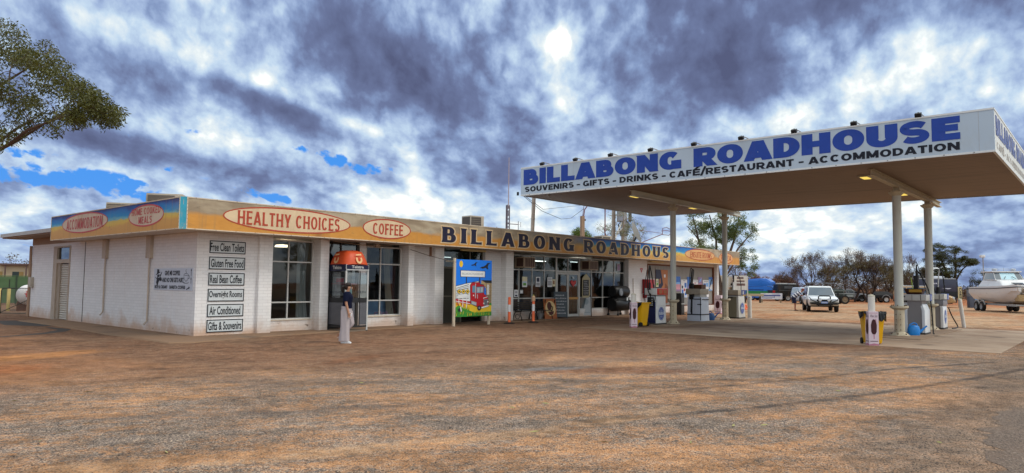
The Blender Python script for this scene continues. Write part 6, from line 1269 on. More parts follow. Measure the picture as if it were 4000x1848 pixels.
b.loft([ringz(-.0, .08, .88, .13, .105, 36, fold=.07), ringz(.045, .085, .72, .115, .105, 36, tilt=-.2, fold=.07), ringz(.09, .085, .56, .10, .10, 36, tilt=-.2, fold=.07), ringz(.075, .085, .46, .095, .10, 36, tilt=.25, fold=.07), ringz(-.02, .08, .33, .095, .10, 36, tilt=.55, fold=.07), ringz(-.12, .08, .23, .105, .10, 36, tilt=.6, fold=.07), ringz(-.18, .08, .17, .115, .10, 36, tilt=.5, fold=.07)])
b.build('trousers', TRW, t, smooth=True); b = MB(); b.loft([ringz(-.02, 0, .975, .138, .18), ringz(-.02, 0, 1.01, .130, .173)]); b.build('waistband', TRW, t, smooth=True)
b = MB()
for p_ in [(-.002, 0, 1.600, .088, .082, .070), (-.035, 0, 1.545, .072, .080, .090)]: b.ell(p_[:3], *p_[3:], 16, 10)
b.tube([(-.085, 0, 1.55), (-.14, 0, 1.54), (-.155, 0, 1.48), (-.135, 0, 1.42), (-.12, 0, 1.37)], [.028, .042, .045, .032, .01], 8); b.build('hair', HAIR, t, smooth=True)
def shoe(x, y, z, rot, m_):
    b = MB(); b.tf(Matrix.Translation((x, y, z)) @ Matrix.Rotation(rot, 4, 'Y')); b.loft([[(-.10, -.035, 0), (.03, -.045, 0), (.15, -.038, 0), (.175, 0, 0), (.15, .038, 0), (.03, .045, 0), (-.10, .035, 0), (-.115, 0, 0)], [(-.10, -.036, .03), (.03, -.046, .03), (.15, -.038, .03), (.178, 0, .03), (.15, .038, .03), (.03, .046, .03), (-.10, .036, .03), (-.118, 0, .03)], [(-.09, -.03, .07), (.02, -.038, .072), (.10, -.03, .055), (.12, 0, .05), (.10, .03, .055), (.02, .038, .072), (-.09, .03, .07), (-.10, 0, .07)]]); b.build('shoe', m_, t, smooth=True)
shoe(-.02, -.085, .0, 0, pm('shoe_white', (.70, .72, .74), .5)); shoe(-.21, .075, .14, R(38), pm('sandal_tan', (.30, .14, .08), .6))
hp = thing('phone', 'white phone held in the hand of the person in white trousers', 'phone', (2.15, -4.42, 0), wz); b = MB(); b.tf(Matrix.Translation((.125, -.168, .765)) @ Matrix.Rotation(R(22), 4, 'Y')); b.box(-.035, .035, -.005, .005, -.08, .075); b.build('shell', pm('phone_white', (.72, .72, .74), .3), hp, bevel=.004); b = MB(); b.tf(Matrix.Translation((.125, -.168, .765)) @ Matrix.Rotation(R(22), 4, 'Y')); b.box(-.031, .031, .0055, .0065, -.072, .067); b.build('screen', SIGNB, hp)
# ---- the man leaning to the driver's window
mz_ = math.atan2(-.92, .40)
t = thing('person', 'person in navy and white striped shirt leaning to the white four wheel drive', 'person', (41.22, -3.30, 0), mz_)
J = dict(pelvis=(-.12, 0, .93, .13, .16), waist=(.02, 0, 1.05, .13, .16), chest=(.22, 0, 1.22, .13, .17), neck0=(.36, 0, 1.32, .065), neck=(.41, 0, 1.35, .055), head=(.47, 0, 1.42, .085, .08), crown=(.50, 0, 1.50, .08, .075), chin=(.53, 0, 1.39, .045),
         shR=(.29, -.20, 1.27, .06), elR=(.36, -.26, 1.05, .046), wrR=(.56, -.16, 1.12, .032), shL=(.29, .20, 1.27, .06), elL=(.36, .26, 1.05, .046), wrL=(.56, .16, 1.12, .032),
         hipR=(-.12, -.10, .86, .10), knR=(-.04, -.13, .48, .066), anR=(-.06, -.13, .09, .042), toR=(.08, -.14, .035, .036), hipL=(-.12, .10, .86, .10), knL=(-.02, .13, .48, .066), anL=(-.02, .14, .09, .042), toL=(.12, .15, .035, .036))
E_ = [e for e in [('pelvis', 'waist'), ('waist', 'chest'), ('chest', 'neck0'), ('neck0', 'neck'), ('neck', 'head'), ('head', 'crown'), ('head', 'chin'), ('chest', 'shR'), ('shR', 'elR'), ('elR', 'wrR'), ('chest', 'shL'), ('shL', 'elL'), ('elL', 'wrL'), ('pelvis', 'hipR'), ('hipR', 'knR'), ('knR', 'anR'), ('anR', 'toR'), ('pelvis', 'hipL'), ('hipL', 'knL'), ('knL', 'anL'), ('anL', 'toL')]]
hand(J, E_, 'wrR', 'hR', J['wrR'][:3], (.9, .3, -.1), (.2, 1, .3)); hand(J, E_, 'wrL', 'hL', J['wrL'][:3], (.9, -.3, -.1), (.2, -1, .3))
skin_body(t, SKINR, J, E_); face(t, (.475, 0, 1.45), 1.0, SKINR)
def stripes():
    m, tt, bs = newmat('striped_shirt'); o = tt.obj(); x, y, z = tt.xyz(o); u = tt.m('ADD', tt.m('MULTIPLY', x, .75), tt.m('MULTIPLY', z, .66)); f = tt.m('FRACT', tt.m('MULTIPLY', u, 5.5)); tt.put(bs.inputs['Base Color'], tt.mix(tt.m('GREATER_THAN', f, .5), (.62, .62, .64), (.02, .028, .08))); bs.inputs['Roughness'].default_value = .8; return m
def ringd(c, d, ra, rb, n=16):
    c, d = Vector(c), Vector(d).normalized(); s = Vector((0, 1, 0)); u = s.cross(d); return [tuple(c + u*(ra*math.cos(2*math.pi*k/n)) + s*(rb*math.sin(2*math.pi*k/n))) for k in range(n)]
d = (.34, 0, .28); b = MB(); b.loft([ringd((-.16, 0, .92), (.3, 0, .9), .165, .20), ringd((-.06, 0, 1.02), d, .165, .20), ringd((.05, 0, 1.09), d, .165, .195), ringd((.20, 0, 1.21), d, .16, .205), ringd((.30, 0, 1.285), d, .12, .20), ringd((.355, 0, 1.325), d, .075, .09)])
for s_ in (-1, 1): b.add(*(lambda q: (q.v, q.f))(sleeve((.27, s_*.16, 1.27), (.34, s_*.25, 1.08), .09, .075)))
b.build('shirt', stripes(), t, smooth=True)
NSH = pm('navy_shorts', (.012, .014, .04), .8, .2, 8); b = MB(); b.loft([ringz(-.13, 0, 1.0, .15, .19), ringz(-.13, 0, .9, .165, .205), ringz(-.12, 0, .82, .165, .205)])
for s_ in (-1, 1): b.loft([ringz(-.12, s_*.10, .86, .14, .12), ringz(-.08, s_*.12, .66, .13, .115), ringz(-.06, s_*.125, .54, .125, .115)])
b.build('shorts', NSH, t, smooth=True); b = MB(); b.ell((.50, 0, 1.49), .105, .09, .095, 14, 8); b.build('hair', pm('ruddy_hair', (.20, .045, .03), .7), t, smooth=True)
for (x, y) in [(-.0, -.135), (.04, .145)]:
    b = MB(); b.tf(Matrix.Translation((x-.03, y, 0))); b.box(-.09, .16, -.045, .045, 0, .03); b.build('sandal', pm('sandal_dark', (.03, .02, .018), .7), t, bevel=.01)

# ================================================================ vehicles
TYRE = pm('tyre', (.018, .017, .016), .85, .3, 12, dirt=.4, dirtc=(.16, .08, .045)); RIM = pm('rim', (.34, .34, .34), .35, .1, 6, metal=.6); CGL = pm('car_glass', (.045, .07, .095), .08, .2, 2, spec=.8, coat=.6); TRM = pm('black_trim', (.015, .015, .016), .5, .2, 6); LAMP = pm('lamp_clear', (.50, .54, .58), .15, .15, 10, spec=.8, coat=.5); TAIL = pm('tail_red', (.38, .01, .012), .25); UND = pm('underbody', (.012, .011, .010), .9)
def wheel(t, x, y, r_, w_=.22, rim=RIM):
    b = MB(); s_ = 1 if y > 0 else -1; b.lathe([(r_*.62, -w_/2), (r_*.93, -w_/2), (r_, -w_*.32), (r_, w_*.32), (r_*.93, w_/2), (r_*.62, w_/2)], (x, y, r_), 'y', 24); o = b.build('wheel', TYRE, t, smooth=True)
    b = MB(); q = y + s_*(w_/2-.02); b.lathe([(0, q+s_*.0), (r_*.2, q), (r_*.25, q-s_*.03), (r_*.55, q-s_*.02), (r_*.64, q+s_*.01), (r_*.64, y-s_*w_/2)], (x, 0, r_), 'y', 24); b.build('rim', rim, o, smooth=True)
    b = MB(); 
    for k in range(6): a = k*math.pi/3; b.box(-.0, .0, 0, 0, 0, 0) if False else b.tube([(x+r_*.22*math.cos(a), q, r_+r_*.22*math.sin(a)), (x+r_*.56*math.cos(a), q-s_*.01, r_+r_*.56*math.sin(a))], r_*.05, 5)
    b.build('spokes', rim, o)
def car(name, lb, cat, loc, rz, paint, L=4.9, Wd=1.92, H=1.88, hood=1.35, hoodz=1.12, belt=1.12, ground=.34, wr=.38, wb=2.85, wbx=-.05, rear_over=None, roof_x=(-2.25, .35), ws=(.95,), lower=None, estate=True, group=None):
    t = thing(name, lb, cat, loc, rz, group); h = L/2; w_ = Wd/2
    def ring(x, w1, zb, zt, w2): return [(x, -w1*.93, zb), (x, -w1, zb+.16), (x, -w1, zt-.12), (x, -w2, zt), (x, w2, zt), (x, w1, zt-.12), (x, w1, zb+.16), (x, w1*.93, zb)]
    xf = h; xw = ws[0]
    b = MB(); b.loft([ring(-h, w_*.90, ground+.12, belt-.05, w_*.82), ring(-h+.10, w_*.97, ground+.02, belt, w_*.90), ring(-h*.4, w_, ground, belt, w_*.92), ring(xw, w_, ground, belt, w_*.92), ring(xw+.12, w_*.99, ground, hoodz+.01, w_*.88), ring(h-.35, w_*.97, ground, hoodz-.08, w_*.82), ring(h-.10, w_*.93, ground+.02, hoodz-.16, w_*.76), ring(h, w_*.86, ground+.1, hoodz-.32, w_*.72)])
    b.build('body', paint, t, smooth=True)
    x0, x1 = roof_x; bw_, tw_ = w_*.92, w_*.76; zb_, zt_ = belt-.01, H
    base = [(x0-.12 if estate else x0-.5, zb_), (xw+.05, zb_)]
    b = MB(); b.loft([[(base[0][0], -bw_, zb_), (base[1][0], -bw_, zb_), (base[1][0], bw_, zb_), (base[0][0], bw_, zb_)], [(x0, -tw_, zt_-.05), (x1, -tw_, zt_-.05), (x1, tw_, zt_-.05), (x0, tw_, zt_-.05)], [(x0+.08, -tw_+.1, zt_), (x1-.12, -tw_+.1, zt_), (x1-.12, tw_-.1, zt_), (x0+.08, tw_-.1, zt_)]]); b.build('cabin', paint, t, bevel=.03)
    def P(u, v, s_):                       # point on the cabin side, u along, v up
        xa = base[0][0]+(base[1][0]-base[0][0])*u; xb = x0+(x1-x0)*u; x = xa+(xb-xa)*v; y = bw_+(tw_-bw_)*v; return (x, s_*(y+.006), zb_+(zt_-.05-zb_)*v)
    for s_ in (-1, 1):
        for (a, e) in [(.05, .34), (.37, .62), (.65, .93)]:
            b = MB(); b.quad(P(a, .12, s_), P(e, .12, s_), P(e, .88, s_), P(a, .88, s_)); b.build('side_window', CGL, t)
        b = MB(); b.box(xw-.35, xw-.12, s_*(w_+.03), s_*(w_+.2), belt+.02, belt+.2); b.build('mirror', TRM, t, bevel=.03)
    b = MB(); f = lambda v, y: (base[1][0]+(x1-base[1][0])*v+.008, y*(bw_+(tw_-bw_)*v), zb_+(zt_-.05-zb_)*v+.004); b.quad(f(.06, -.93), f(.06, .93), f(.92, .93), f(.92, -.93)); b.build('windscreen', CGL, t)
    b = MB(); f2 = lambda v, y: (base[0][0]+(x0-base[0][0])*v-.008, y*(bw_+(tw_-bw_)*v), zb_+(zt_-.05-zb_)*v+.004); b.quad(f2(.15, -.88), f2(.15, .88), f2(.9, .88), f2(.9, -.88)); b.build('rear_window', CGL, t)
    b = MB(); b.box(-h+.15, h-.15, -w_*.9, w_*.9, ground-.06, ground+.03); b.build('underbody', UND, t)
    for x in (wbx-wb/2, wbx+wb/2):
        for s_ in (-1, 1):
            wheel(t, x, s_*(w_-.10), wr); b = MB(); n_ = 14; b.add([(x+(wr+.08)*math.cos(math.pi*k/n_), s_*(w_+.004), wr+(wr+.08)*math.sin(math.pi*k/n_)) for k in range(n_+1)] + [(x-(wr+.08), s_*(w_+.004), ground), (x+(wr+.08), s_*(w_+.004), ground)], [tuple(range(n_+3))]); b.build('wheel_arch', UND, t)
    for s_ in (-1, 1):
        b = MB(); b.box(h-.14, h+.025, s_*w_*.50, s_*w_*.90, hoodz-.42, hoodz-.20); b.build('headlight', LAMP, t, bevel=.03); b = MB(); b.box(-h+.0, -h+.08, s_*w_*.72, s_*w_*.92, belt-.45, belt-.12); b.build('tail_light', TAIL, t, bevel=.015)
    b = MB(); b.box(h-.07, h+.012, -w_*.48, w_*.48, hoodz-.44, hoodz-.24); b.build('grille', TRM, t, bevel=.015); b = MB(); b.box(h-.12, h+.07, -w_*.92, w_*.92, ground+.05, ground+.30); b.build('front_bumper', lower or paint, t, bevel=.05); b = MB(); b.box(-h-.05, -h+.12, -w_*.92, w_*.92, ground+.05, ground+.26); b.build('rear_bumper', lower or TRM, t, bevel=.04)
    return t
WCAR = pm('car_white', (.68, .70, .72), .3, .03, 2, coat=.5)
hd = math.atan2(-.40, -.92)
t = car('parked_car', 'white four wheel drive with black bull bar and round lamps facing the pumps', 'car', (41.85, -4.75, 0), hd, WCAR, L=4.95, Wd=1.94, H=1.76, hoodz=1.10, belt=1.08, ground=.42, wr=.39, wb=2.85, ws=(.85,), roof_x=(-2.3, .15), lower=pm('bumper_cream', (.40, .37, .31), .4, .1, 4, dirt=.3))
b = MB(); h = 4.95/2
b.tube([(h+.14, -.36, .44), (h+.16, -.36, 1.05), (h+.14, -.30, 1.10), (h+.14, .30, 1.10), (h+.16, .36, 1.05), (h+.14, .36, .44)], .04, 8); b.tube([(h+.12, -.9, .62), (h+.16, -.5, .60), (h+.16, .5, .60), (h+.12, .9, .62)], .045, 8); b.tube([(h+.0, -.9, .98), (h+.1, -.8, .82), (h+.15, -.4, .66)], .03, 6); b.tube([(h+.0, .9, .98), (h+.1, .8, .82), (h+.15, .4, .66)], .03, 6); b.box(h+.08, h+.15, -.5, .5, .46, .66); b.build('bull_bar', TRM, t, smooth=True)
for s_ in (-1, 1): b = MB(); b.lathe([(0, .06), (.10, .05), (.11, .0), (.07, -.08), (0, -.08)], (h+.18, s_*.27, .84), 'x', 16); b.build('driving_lamp', LAMP, t, smooth=True); b = MB(); b.box(h+.0, h+.08, s_*.5, s_*.82, .52, .68); b.build('fog_recess', TRM, t, bevel=.02)
b = MB(); b.box(h+.205, h+.215, -.2, .2, .60, .72); b.build('number_plate', pm('plate_blue', (.14, .24, .55), .5), t); b = MB(); 
for k in range(7): b.box(h+.2155, h+.218, -.16+k*.048, -.13+k*.048, .63, .69)
b.build('plate_marks', SIGNW, t)
b = MB(); b.box(-1.9, -.1, -.68, .80, 1.95, 2.00); b.box(-1.9, -.05, .5, .82, 1.9, 1.95)
for x in (-1.7, -.4):
    for y in (-.6, .6): b.box(x, x+.06, y-.02, y+.02, 1.74, 1.95)
b.build('roof_tray', pm('tray_grey', (.13, .14, .155), .4), t)
b = MB(); b.tube([(.2, -.85, 1.15), (.2, -.86, 1.9)], .012, 5); b.build('aerial', TRM, t)
t = car('parked_car', 'silver car half hidden behind the white four wheel drive', 'car', (62.6, 2.95, 0), math.atan2(-.55, -.83), pm('car_silver', (.40, .46, .55), .3, .05, 2, coat=.5), L=4.6, Wd=1.85, H=1.62, hoodz=1.0, belt=1.02, ground=.3, wr=.36)
t = car('parked_car', 'grey silver car parked nose right between the two dark trailers', 'car', (80.2, 3.9, 0), math.atan2(-.86, .5), pm('car_grey', (.28, .29, .32), .3, .05, 2, coat=.5), L=4.5, Wd=1.8, H=1.5, hoodz=1.0, belt=1.0, ground=.28, wr=.38)
t = car('parked_car', 'white roofed four wheel drive with gold nose parked before the dark caravan', 'car', (63.1, -7.25, 0), math.atan2(-.80, .10), pm('car_gold', (.42, .27, .13), .3, .08, 3, coat=.4), L=4.7, Wd=1.85, H=1.86, hoodz=1.12, belt=1.12, ground=.4, wr=.4); b = MB(); b.box(-2.1, .2, -.68, .68, 1.84, 1.90); b.build('roof_skin', WCAR, t, bevel=.02)
# blue high-top van
VB = pm('van_blue', (.012, .13, .50), .35, .15, 1.5, coat=.4); VG = pm('van_green', (.03, .22, .07), .4, .2, 2)
t = thing('camper_van', 'bright blue high top camper van with green lower band behind the low advertising board', 'van', (74.9, 11.5, 0), math.atan2(-1, .02))
def vring(x, w_, zb, zt, wt): return [(x, -w_, zb), (x, -w_, zt-.3), (x, -wt, zt), (x, wt, zt), (x, w_, zt-.3), (x, w_, zb)]
b = MB(); b.loft([vring(-2.4, .9, .35, 1.75, .8), vring(-2.3, .95, .3, 1.85, .85), vring(.5, .95, .3, 1.88, .82), vring(.85, .95, .3, 1.75, .8), vring(1.55, .93, .3, 1.1, .8), vring(2.25, .88, .32, .92, .7), vring(2.4, .8, .4, .8, .62)]); b.build('body', VB, t, smooth=True)
b = MB(); b.loft([vring(-2.2, .85, 1.7, 2.35, .7), vring(-1.9, .88, 1.7, 2.55, .74), vring(-.5, .9, 1.72, 2.65, .75), vring(.2, .9, 1.75, 2.58, .72), vring(.75, .8, 1.85, 2.2, .6)]); b.build('high_top', VB, t, smooth=True)
for s_ in (-1, 1):
    b = MB(); b.box(-2.2, 1.2, s_*.953, s_*.96, .75, 1.12); b.build('green_band', VG, t); b = MB(); b.quad((.3, s_*.957, 1.2), (1.28, s_*.957, 1.18), (.78, s_*.9, 1.66), (.35, s_*.93, 1.7)); b.build('side_window', CGL, t); b = MB(); b.quad((-2, s_*.957, 1.2), (-.1, s_*.957, 1.2), (-.1, s_*.93, 1.65), (-2, s_*.93, 1.65)); b.build('side_window', pm('van_dark_blue', (.02, .06, .2), .3), t)
    for x in (-1.5, 1.45): wheel(t, x, s_*.85, .33, .2)
    b = MB(); b.box(2.25, 2.42, s_*.45, s_*.78, .7, .88); b.build('headlight', LAMP, t, bevel=.02)
b = MB(); b.quad((1.5, -.78, 1.16), (1.5, .78, 1.16), (.9, .72, 1.74), (.9, -.72, 1.74)); b.build('windscreen', pm('screen_pale', (.30, .45, .50), .1, .2, 2, spec=.8), t); b = MB(); b.box(2.3, 2.46, -.85, .85, .32, .5); b.build('front_bumper', TRM, t, bevel=.03)
# trailers
BLKP = pm('trailer_black', (.008, .010, .012), .4, .2, 2, dirt=.15); GRNT = pm('trailer_green', (.018, .026, .022), .5, .2, 3, dirt=.2)
t = thing('camper_trailer', 'tall black box trailer with red tail lamp beyond the low advertising board', 'trailer', (73.6, 8.9, 0), math.atan2(-.76, .62)); b = MB(); b.box(-1.1, 1.2, -.85, .85, .55, 1.95); b.build('box', BLKP, t, bevel=.06); b = MB(); b.box(-1.75, -1.1, -.8, .8, .6, 1.25); b.box(1.2, 1.7, -.75, .75, .55, 1.2); b.build('locker', BLKP, t, bevel=.05); b = MB(); b.box(-1.0, 1.1, -.87, -.851, 1.2, 1.25); b.box(-.4, .6, -.87, -.851, 1.45, 1.75); b.build('hatch', pm('hatch_grey', (.07, .08, .09), .4), t); b = MB(); b.box(-1.72, -1.45, -.83, -.80, .95, 1.2); b.build('tail_light', TAIL, t); b = MB(); b.box(-.9, .1, -.6, .6, 1.95, 2.08); b.box(.5, 1.1, -.5, .5, 1.95, 2.05); b.build('roof_load', pm('load_white', (.55, .54, .52), .6), t, bevel=.04); b = MB(); b.box(-1.7, 2.9, -.08, .08, .42, .52); b.build('drawbar', TRM, t)
for s_ in (-1, 1): wheel(t, 0.0, s_*.82, .38)
t = thing('camper_trailer', 'dark green open framed camping trailer right of the white four wheel drive', 'trailer', (66.2, .95, 0), math.atan2(-.80, .55)); b = MB(); b.box(-1.6, 1.3, -.75, .75, .62, 1.0); b.build('tub', GRNT, t, bevel=.02); b = MB(); b.box(-1.5, .4, -.7, .7, 1.05, 1.45); b.build('tent_bag', pm('tent_bag', (.03, .04, .035), .8, .3, 4), t, bevel=.1); b = MB()
for x in (-1.55, -.6, .3, 1.25): b.tube([(x, -.74, .7), (x, -.74, 1.32), (x, .74, 1.32), (x, .74, .7)], .022, 5)
for z in (1.05, 1.32):
    for y in (-.74, .74): b.tube([(-1.55, y, z), (1.25, y, z)], .022, 5)
b.build('cage', pm('cage_grey', (.22, .24, .23), .5), t); b = MB(); 
rr = random.Random(8)
for k in range(8): b.ell((rr.uniform(-1.3, 1.1), rr.uniform(-.5, .5), rr.uniform(1.38, 1.55)), rr.uniform(.15, .35), .2, .12, 8, 5)
b.build('roof_load', pm('load_dark', (.035, .035, .033), .8), t, smooth=True); b = MB(); b.box(1.3, 2.4, -.06, .06, .5, .6); b.box(-1.55, -1.2, -.74, .74, .5, .62); b.build('drawbar', TRM, t); b = MB(); b.box(.55, 1.2, -.77, -.755, .72, .95); b.build('water_panel', pm('cage_grey', (.22, .24, .23)), t)
for s_ in (-1, 1): wheel(t, .35, s_*.80, .44, .24, pm('rim_tan', (.22, .16, .10), .6))
t = thing('covered_trailer', 'small black covered trailer with white wheel rims near the scrub', 'trailer', (78.5, -.2, 0), math.atan2(-.80, .5)); b = MB(); b.box(-1.0, 1.0, -.7, .7, .5, .85); b.build('tub', BLKP, t, bevel=.03); b = MB(); b.loft([[(-1, -.7, .85), (1, -.7, .85), (1, .7, .85), (-1, .7, .85)], [(-.7, -.5, 1.25), (.55, -.5, 1.25), (.55, .5, 1.25), (-.7, .5, 1.25)]]); b.build('cover', pm('cover_grey', (.06, .06, .06), .7, .3, 3), t, bevel=.05); b = MB(); b.box(1, 2.2, -.05, .05, .42, .5); b.build('drawbar', TRM, t); b = MB(); b.tube(arc(.2, .42, .44, .44, 10, 170, 10) and [(p[0], -.84, p[1]) for p in arc(.2, .42, .44, .44, 10, 170, 10)], .03, 5); b.build('mudguard', pm('guard_grey', (.3, .3, .3), .5), t)
for s_ in (-1, 1): wheel(t, .2, s_*.80, .36, .2, pm('rim_white', (.55, .55, .53), .4))
# caravan
t = thing('caravan', 'dark blue grey caravan with white roof hatch parked behind the gold nosed four wheel drive', 'caravan', (74.6, -6.3, 0), math.atan2(-.88, .22)); CVN = pm('caravan_navy', (.045, .052, .085), .4, .06, 1.5, coat=.2); CVB = pm('caravan_black', (.012, .013, .016), .45)
b = MB(); b.box(-1.9, 1.7, -1.05, 1.05, 1.35, 2.62); b.build('upper_body', CVN, t, bevel=.08); b = MB(); b.box(-1.9, 1.68, -1.04, 1.04, .5, 1.35); b.build('lower_body', CVB, t, bevel=.04); b = MB(); b.box(-1.85, 1.65, -1.0, 1.0, 2.62, 2.70); b.build('roof', pm('caravan_roof', (.42, .42, .42), .5), t, bevel=.03); b = MB(); b.box(-.6, .7, -.45, .45, 2.70, 2.94); b.build('roof_hatch', pm('hatch_white', (.66, .68, .72), .4), t, bevel=.08)
b = MB()
for k, (u, w_) in enumerate([(-1.0, .13), (-.82, .1), (-.68, .13), (-.5, .14), (-.3, .1), (-.15, .14), (.05, .1)]): b.box(u, u+w_, -1.062, -1.051, 2.12, 2.24)
b.add([(.35, -1.056, 1.7), (1.25, -1.056, 1.72), (1.1, -1.056, 1.62), (.9, -1.056, 1.6), (.7, -1.056, 1.66)], [(0, 1, 2, 3, 4)]); b.build('side_decal', pm('decal_pale', (.55, .58, .66), .5), t)
b = MB(); b.box(1.70, 1.74, -.9, .9, .7, 2.5); b.build('end_wall', CVB, t); b = MB(); 
for y in (-.7, .1): b.box(1.74, 1.80, y, y+.55, .8, 2.4)
b.tube([(1.78, -.95, .6), (1.78, -.95, 2.55)], .03, 6); b.build('end_lockers', pm('locker_grey', (.05, .055, .06), .5), t); b = MB(); b.box(-1.2, -.2, -1.06, -1.045, 1.45, 1.95); b.build('side_window', CGL, t)
for s_ in (-1, 1): wheel(t, -.3, s_*.95, .38)
# boat on its trailer
t = thing('power_boat', 'big white twin hulled power boat with dark windscreen resting on the trailer at right', 'boat', (54.1, -14.35, 0), math.atan2(-.47, -.88)); t.scale = (1, 1, .86); WB_ = pm('boat_white', (.66, .65, .64), .3, .05, 1.5, coat=.4, dirt=.06); 
def hull(s_):
    b = MB(); st = [(-3.3, .62, 1.0, 1.15, 2.1), (-2.0, .64, .82, 1.02, 2.15), (0, .64, .76, .95, 2.18), (1.6, .62, .78, 1.0, 2.22), (2.6, .54, .9, 1.2, 2.26), (3.25, .38, 1.2, 1.55, 2.30), (3.6, .16, 1.75, 1.95, 2.33)]; rings = []
    for (x, w_, zk, zc, zd) in st: c = s_*.70; rings.append([(x, c-.05*s_, zk), (x, c+s_*w_*.45, zc-.08), (x, c+s_*w_*.82, zc+.28), (x, c+s_*w_, zd-.5), (x, c+s_*w_*1.02, zd), (x, c-s_*w_*.8, zd), (x, c-s_*w_*.8, zc+.3), (x, c-s_*w_*.5, zc)])
    b.loft(rings); return b.build('hull', WB_, t, smooth=True)
hull(1); hull(-1)
b = MB(); b.loft([[(x, -w_, z0), (x, w_, z0), (x, w_, z1), (x, -w_, z1)] for (x, w_, z0, z1) in [(-3.3, .95, 1.35, 2.14), (1.6, .95, 1.4, 2.22), (2.7, .9, 1.65, 2.28), (3.3, .75, 2.0, 2.32)]]); b.build('deck', WB_, t, bevel=.04)
b = MB()
for s_ in (-1, 1):
    pts = [(-3.3, s_*1.33, 1.98), (-1, s_*1.36, 1.99), (1.6, s_*1.34, 2.03), (2.6, s_*1.26, 2.08), (3.25, s_*1.1, 2.12), (3.62, s_*.86, 2.16)]; b.tube(pts, .035, 6)
b.tube([(3.62, -.86, 2.16), (3.5, 0, 2.14), (3.62, .86, 2.16)], .035, 6); b.build('rub_rail', pm('rub_black', (.03, .03, .04), .5), t, smooth=True)
b = MB(); b.loft([[(-2.2, -1.15, 2.12), (1.9, -1.0, 2.15), (1.9, 1.0, 2.15), (-2.2, 1.15, 2.12)], [(-1.6, -1.0, 2.75), (1.0, -.85, 2.7), (1.0, .85, 2.7), (-1.6, 1.0, 2.75)]]); b.build('coachroof', WB_, t, bevel=.12, seg=3)
b = MB(); b.loft([[(-1.5, -1.0, 2.7), (.55, -.95, 2.7), (.55, .95, 2.7), (-1.5, .95, 2.7)], [(-1.3, -.88, 3.42), (-.05, -.86, 3.42), (-.05, .86, 3.42), (-1.3, .88, 3.42)]]); b.build('wheelhouse', WB_, t, bevel=.05); b = MB(); b.box(-1.9, .1, -.98, .98, 3.42, 3.52); b.build('hard_top', WB_, t, bevel=.04)
b = MB(); f = lambda v, y: (.565-.6*v, y*(.95-.09*v), 2.70+.72*v); b.quad(f(.12, -.55), f(.12, .55), f(.9, .55), f(.9, -.55)); b.build('windscreen', pm('boat_screen', (.35, .55, .62), .06, .15, 1, spec=.8, coat=.6), t)
for s_ in (-1, 1):
    b = MB(); b.quad(f(.12, s_*.58), f(.12, s_*.95), f(.9, s_*.95), f(.9, s_*.58)); b.build('windscreen', CGL, t); b = MB(); b.quad((.45, s_*.968, 2.80), (-1.3, s_*.985, 2.80), (-1.15, s_*.905, 3.34), (-.0, s_*.892, 3.34)); b.build('side_window', CGL, t)
    b = MB(); b.lathe([(0, 0), (.16, .02), (.18, .1), (.15, .2), (0, .24)], (-.4, s_*.62, 3.54)); b.build('radar_dome', pm('dome_grey', (.42, .44, .48), .4), t, smooth=True); b = MB(); b.tube([(.6, s_*.4, 2.85), (.35, s_*.2, 3.05)], .02, 5); b.build('wiper', TRM, t)
b = MB(); b.loft([[(1.55, -.35, 2.47), (2.1, -.3, 2.33), (2.1, .3, 2.33), (1.55, .35, 2.47)], [(1.57, -.35, 2.52), (2.12, -.3, 2.38), (2.12, .3, 2.38), (1.57, .35, 2.52)]]); b.tf(Matrix.Translation((-.35, 0, .12))); b.build('hatch', pm('hatch_black', (.03, .03, .035), .3), t)
b = MB(); b.tube([(-1.8, -.95, 3.54), (-1.8, -.95, 3.75), (-1.8, .95, 3.75), (-1.8, .95, 3.54)], .02, 5); b.tube([(-.9, .2, 3.5), (-.9, .2, 3.85)], .012, 5); b.tube([(-.6, -.3, 3.5), (-.6, -.3, 3.75)], .012, 5); b.build('roof_rail', pm('stainless', (.45, .45, .46), .25, metal=.8), t)
b = MB(); b.tube([(3.5, -.12, 2.25), (3.9, -.1, 2.28), (4.05, 0, 2.2), (3.9, .1, 2.28), (3.5, .12, 2.25)], .04, 6); b.build('bow_roller', TRM, t)
t2 = thing('boat_trailer', 'galvanised boat trailer with four wheels beneath the white power boat', 'trailer', (54.1, -14.35, 0), math.atan2(-.47, -.88)); GV = pm('galv_frame', (.30, .29, .27), .5, .15, 4, dirt=.3)
b = MB(); b.box(-3.2, 3.6, -.95, -.85, .48, .62); b.box(-3.2, 3.6, .85, .95, .48, .62)
for x in (-2.8, -1.2, .6, 2.4): b.box(x, x+.1, -.95, .95, .5, .6)
b.tube([(3.5, -.9, .55), (5.2, 0, .55), (3.5, .9, .55)], .06, 6); b.build('frame', GV, t2); b = MB()
for s_ in (-1, 1): b.box(-3.0, 2.6, s_*.66, s_*.8, .58, .66)
for x in (-2.5, -.5, 1.5):
    for s_ in (-1, 1): b.box(x, x+.08, s_*.70, s_*.76, .5, .58)
b.build('bunks', pm('bunk_timber', (.20, .13, .08), .8), t2); b = MB(); b.box(3.4, 3.5, -.06, .06, .6, 1.6); b.box(3.0, 3.7, -.5, -.42, 1.35, 1.45); b.build('winch_post', GV, t2); b = MB(); b.box(2.95, 3.55, -.75, .75, .85, 1.3); b.build('gear_crate', pm('crate_tan', (.40, .28, .14), .7, .3, 5), t2, bevel=.03)
for s_ in (-1, 1):
    for x in (-2.3, -1.35, ): wheel(t2, x, s_*1.12, .36, .24, RIM); b = MB(); b.tube([(x+p[0], s_*1.12, .38+p[1]) for p in arc(0, 0, .45, .42, 15, 165, 8)], .06, 6); b.build('mudguard', GV, t2)

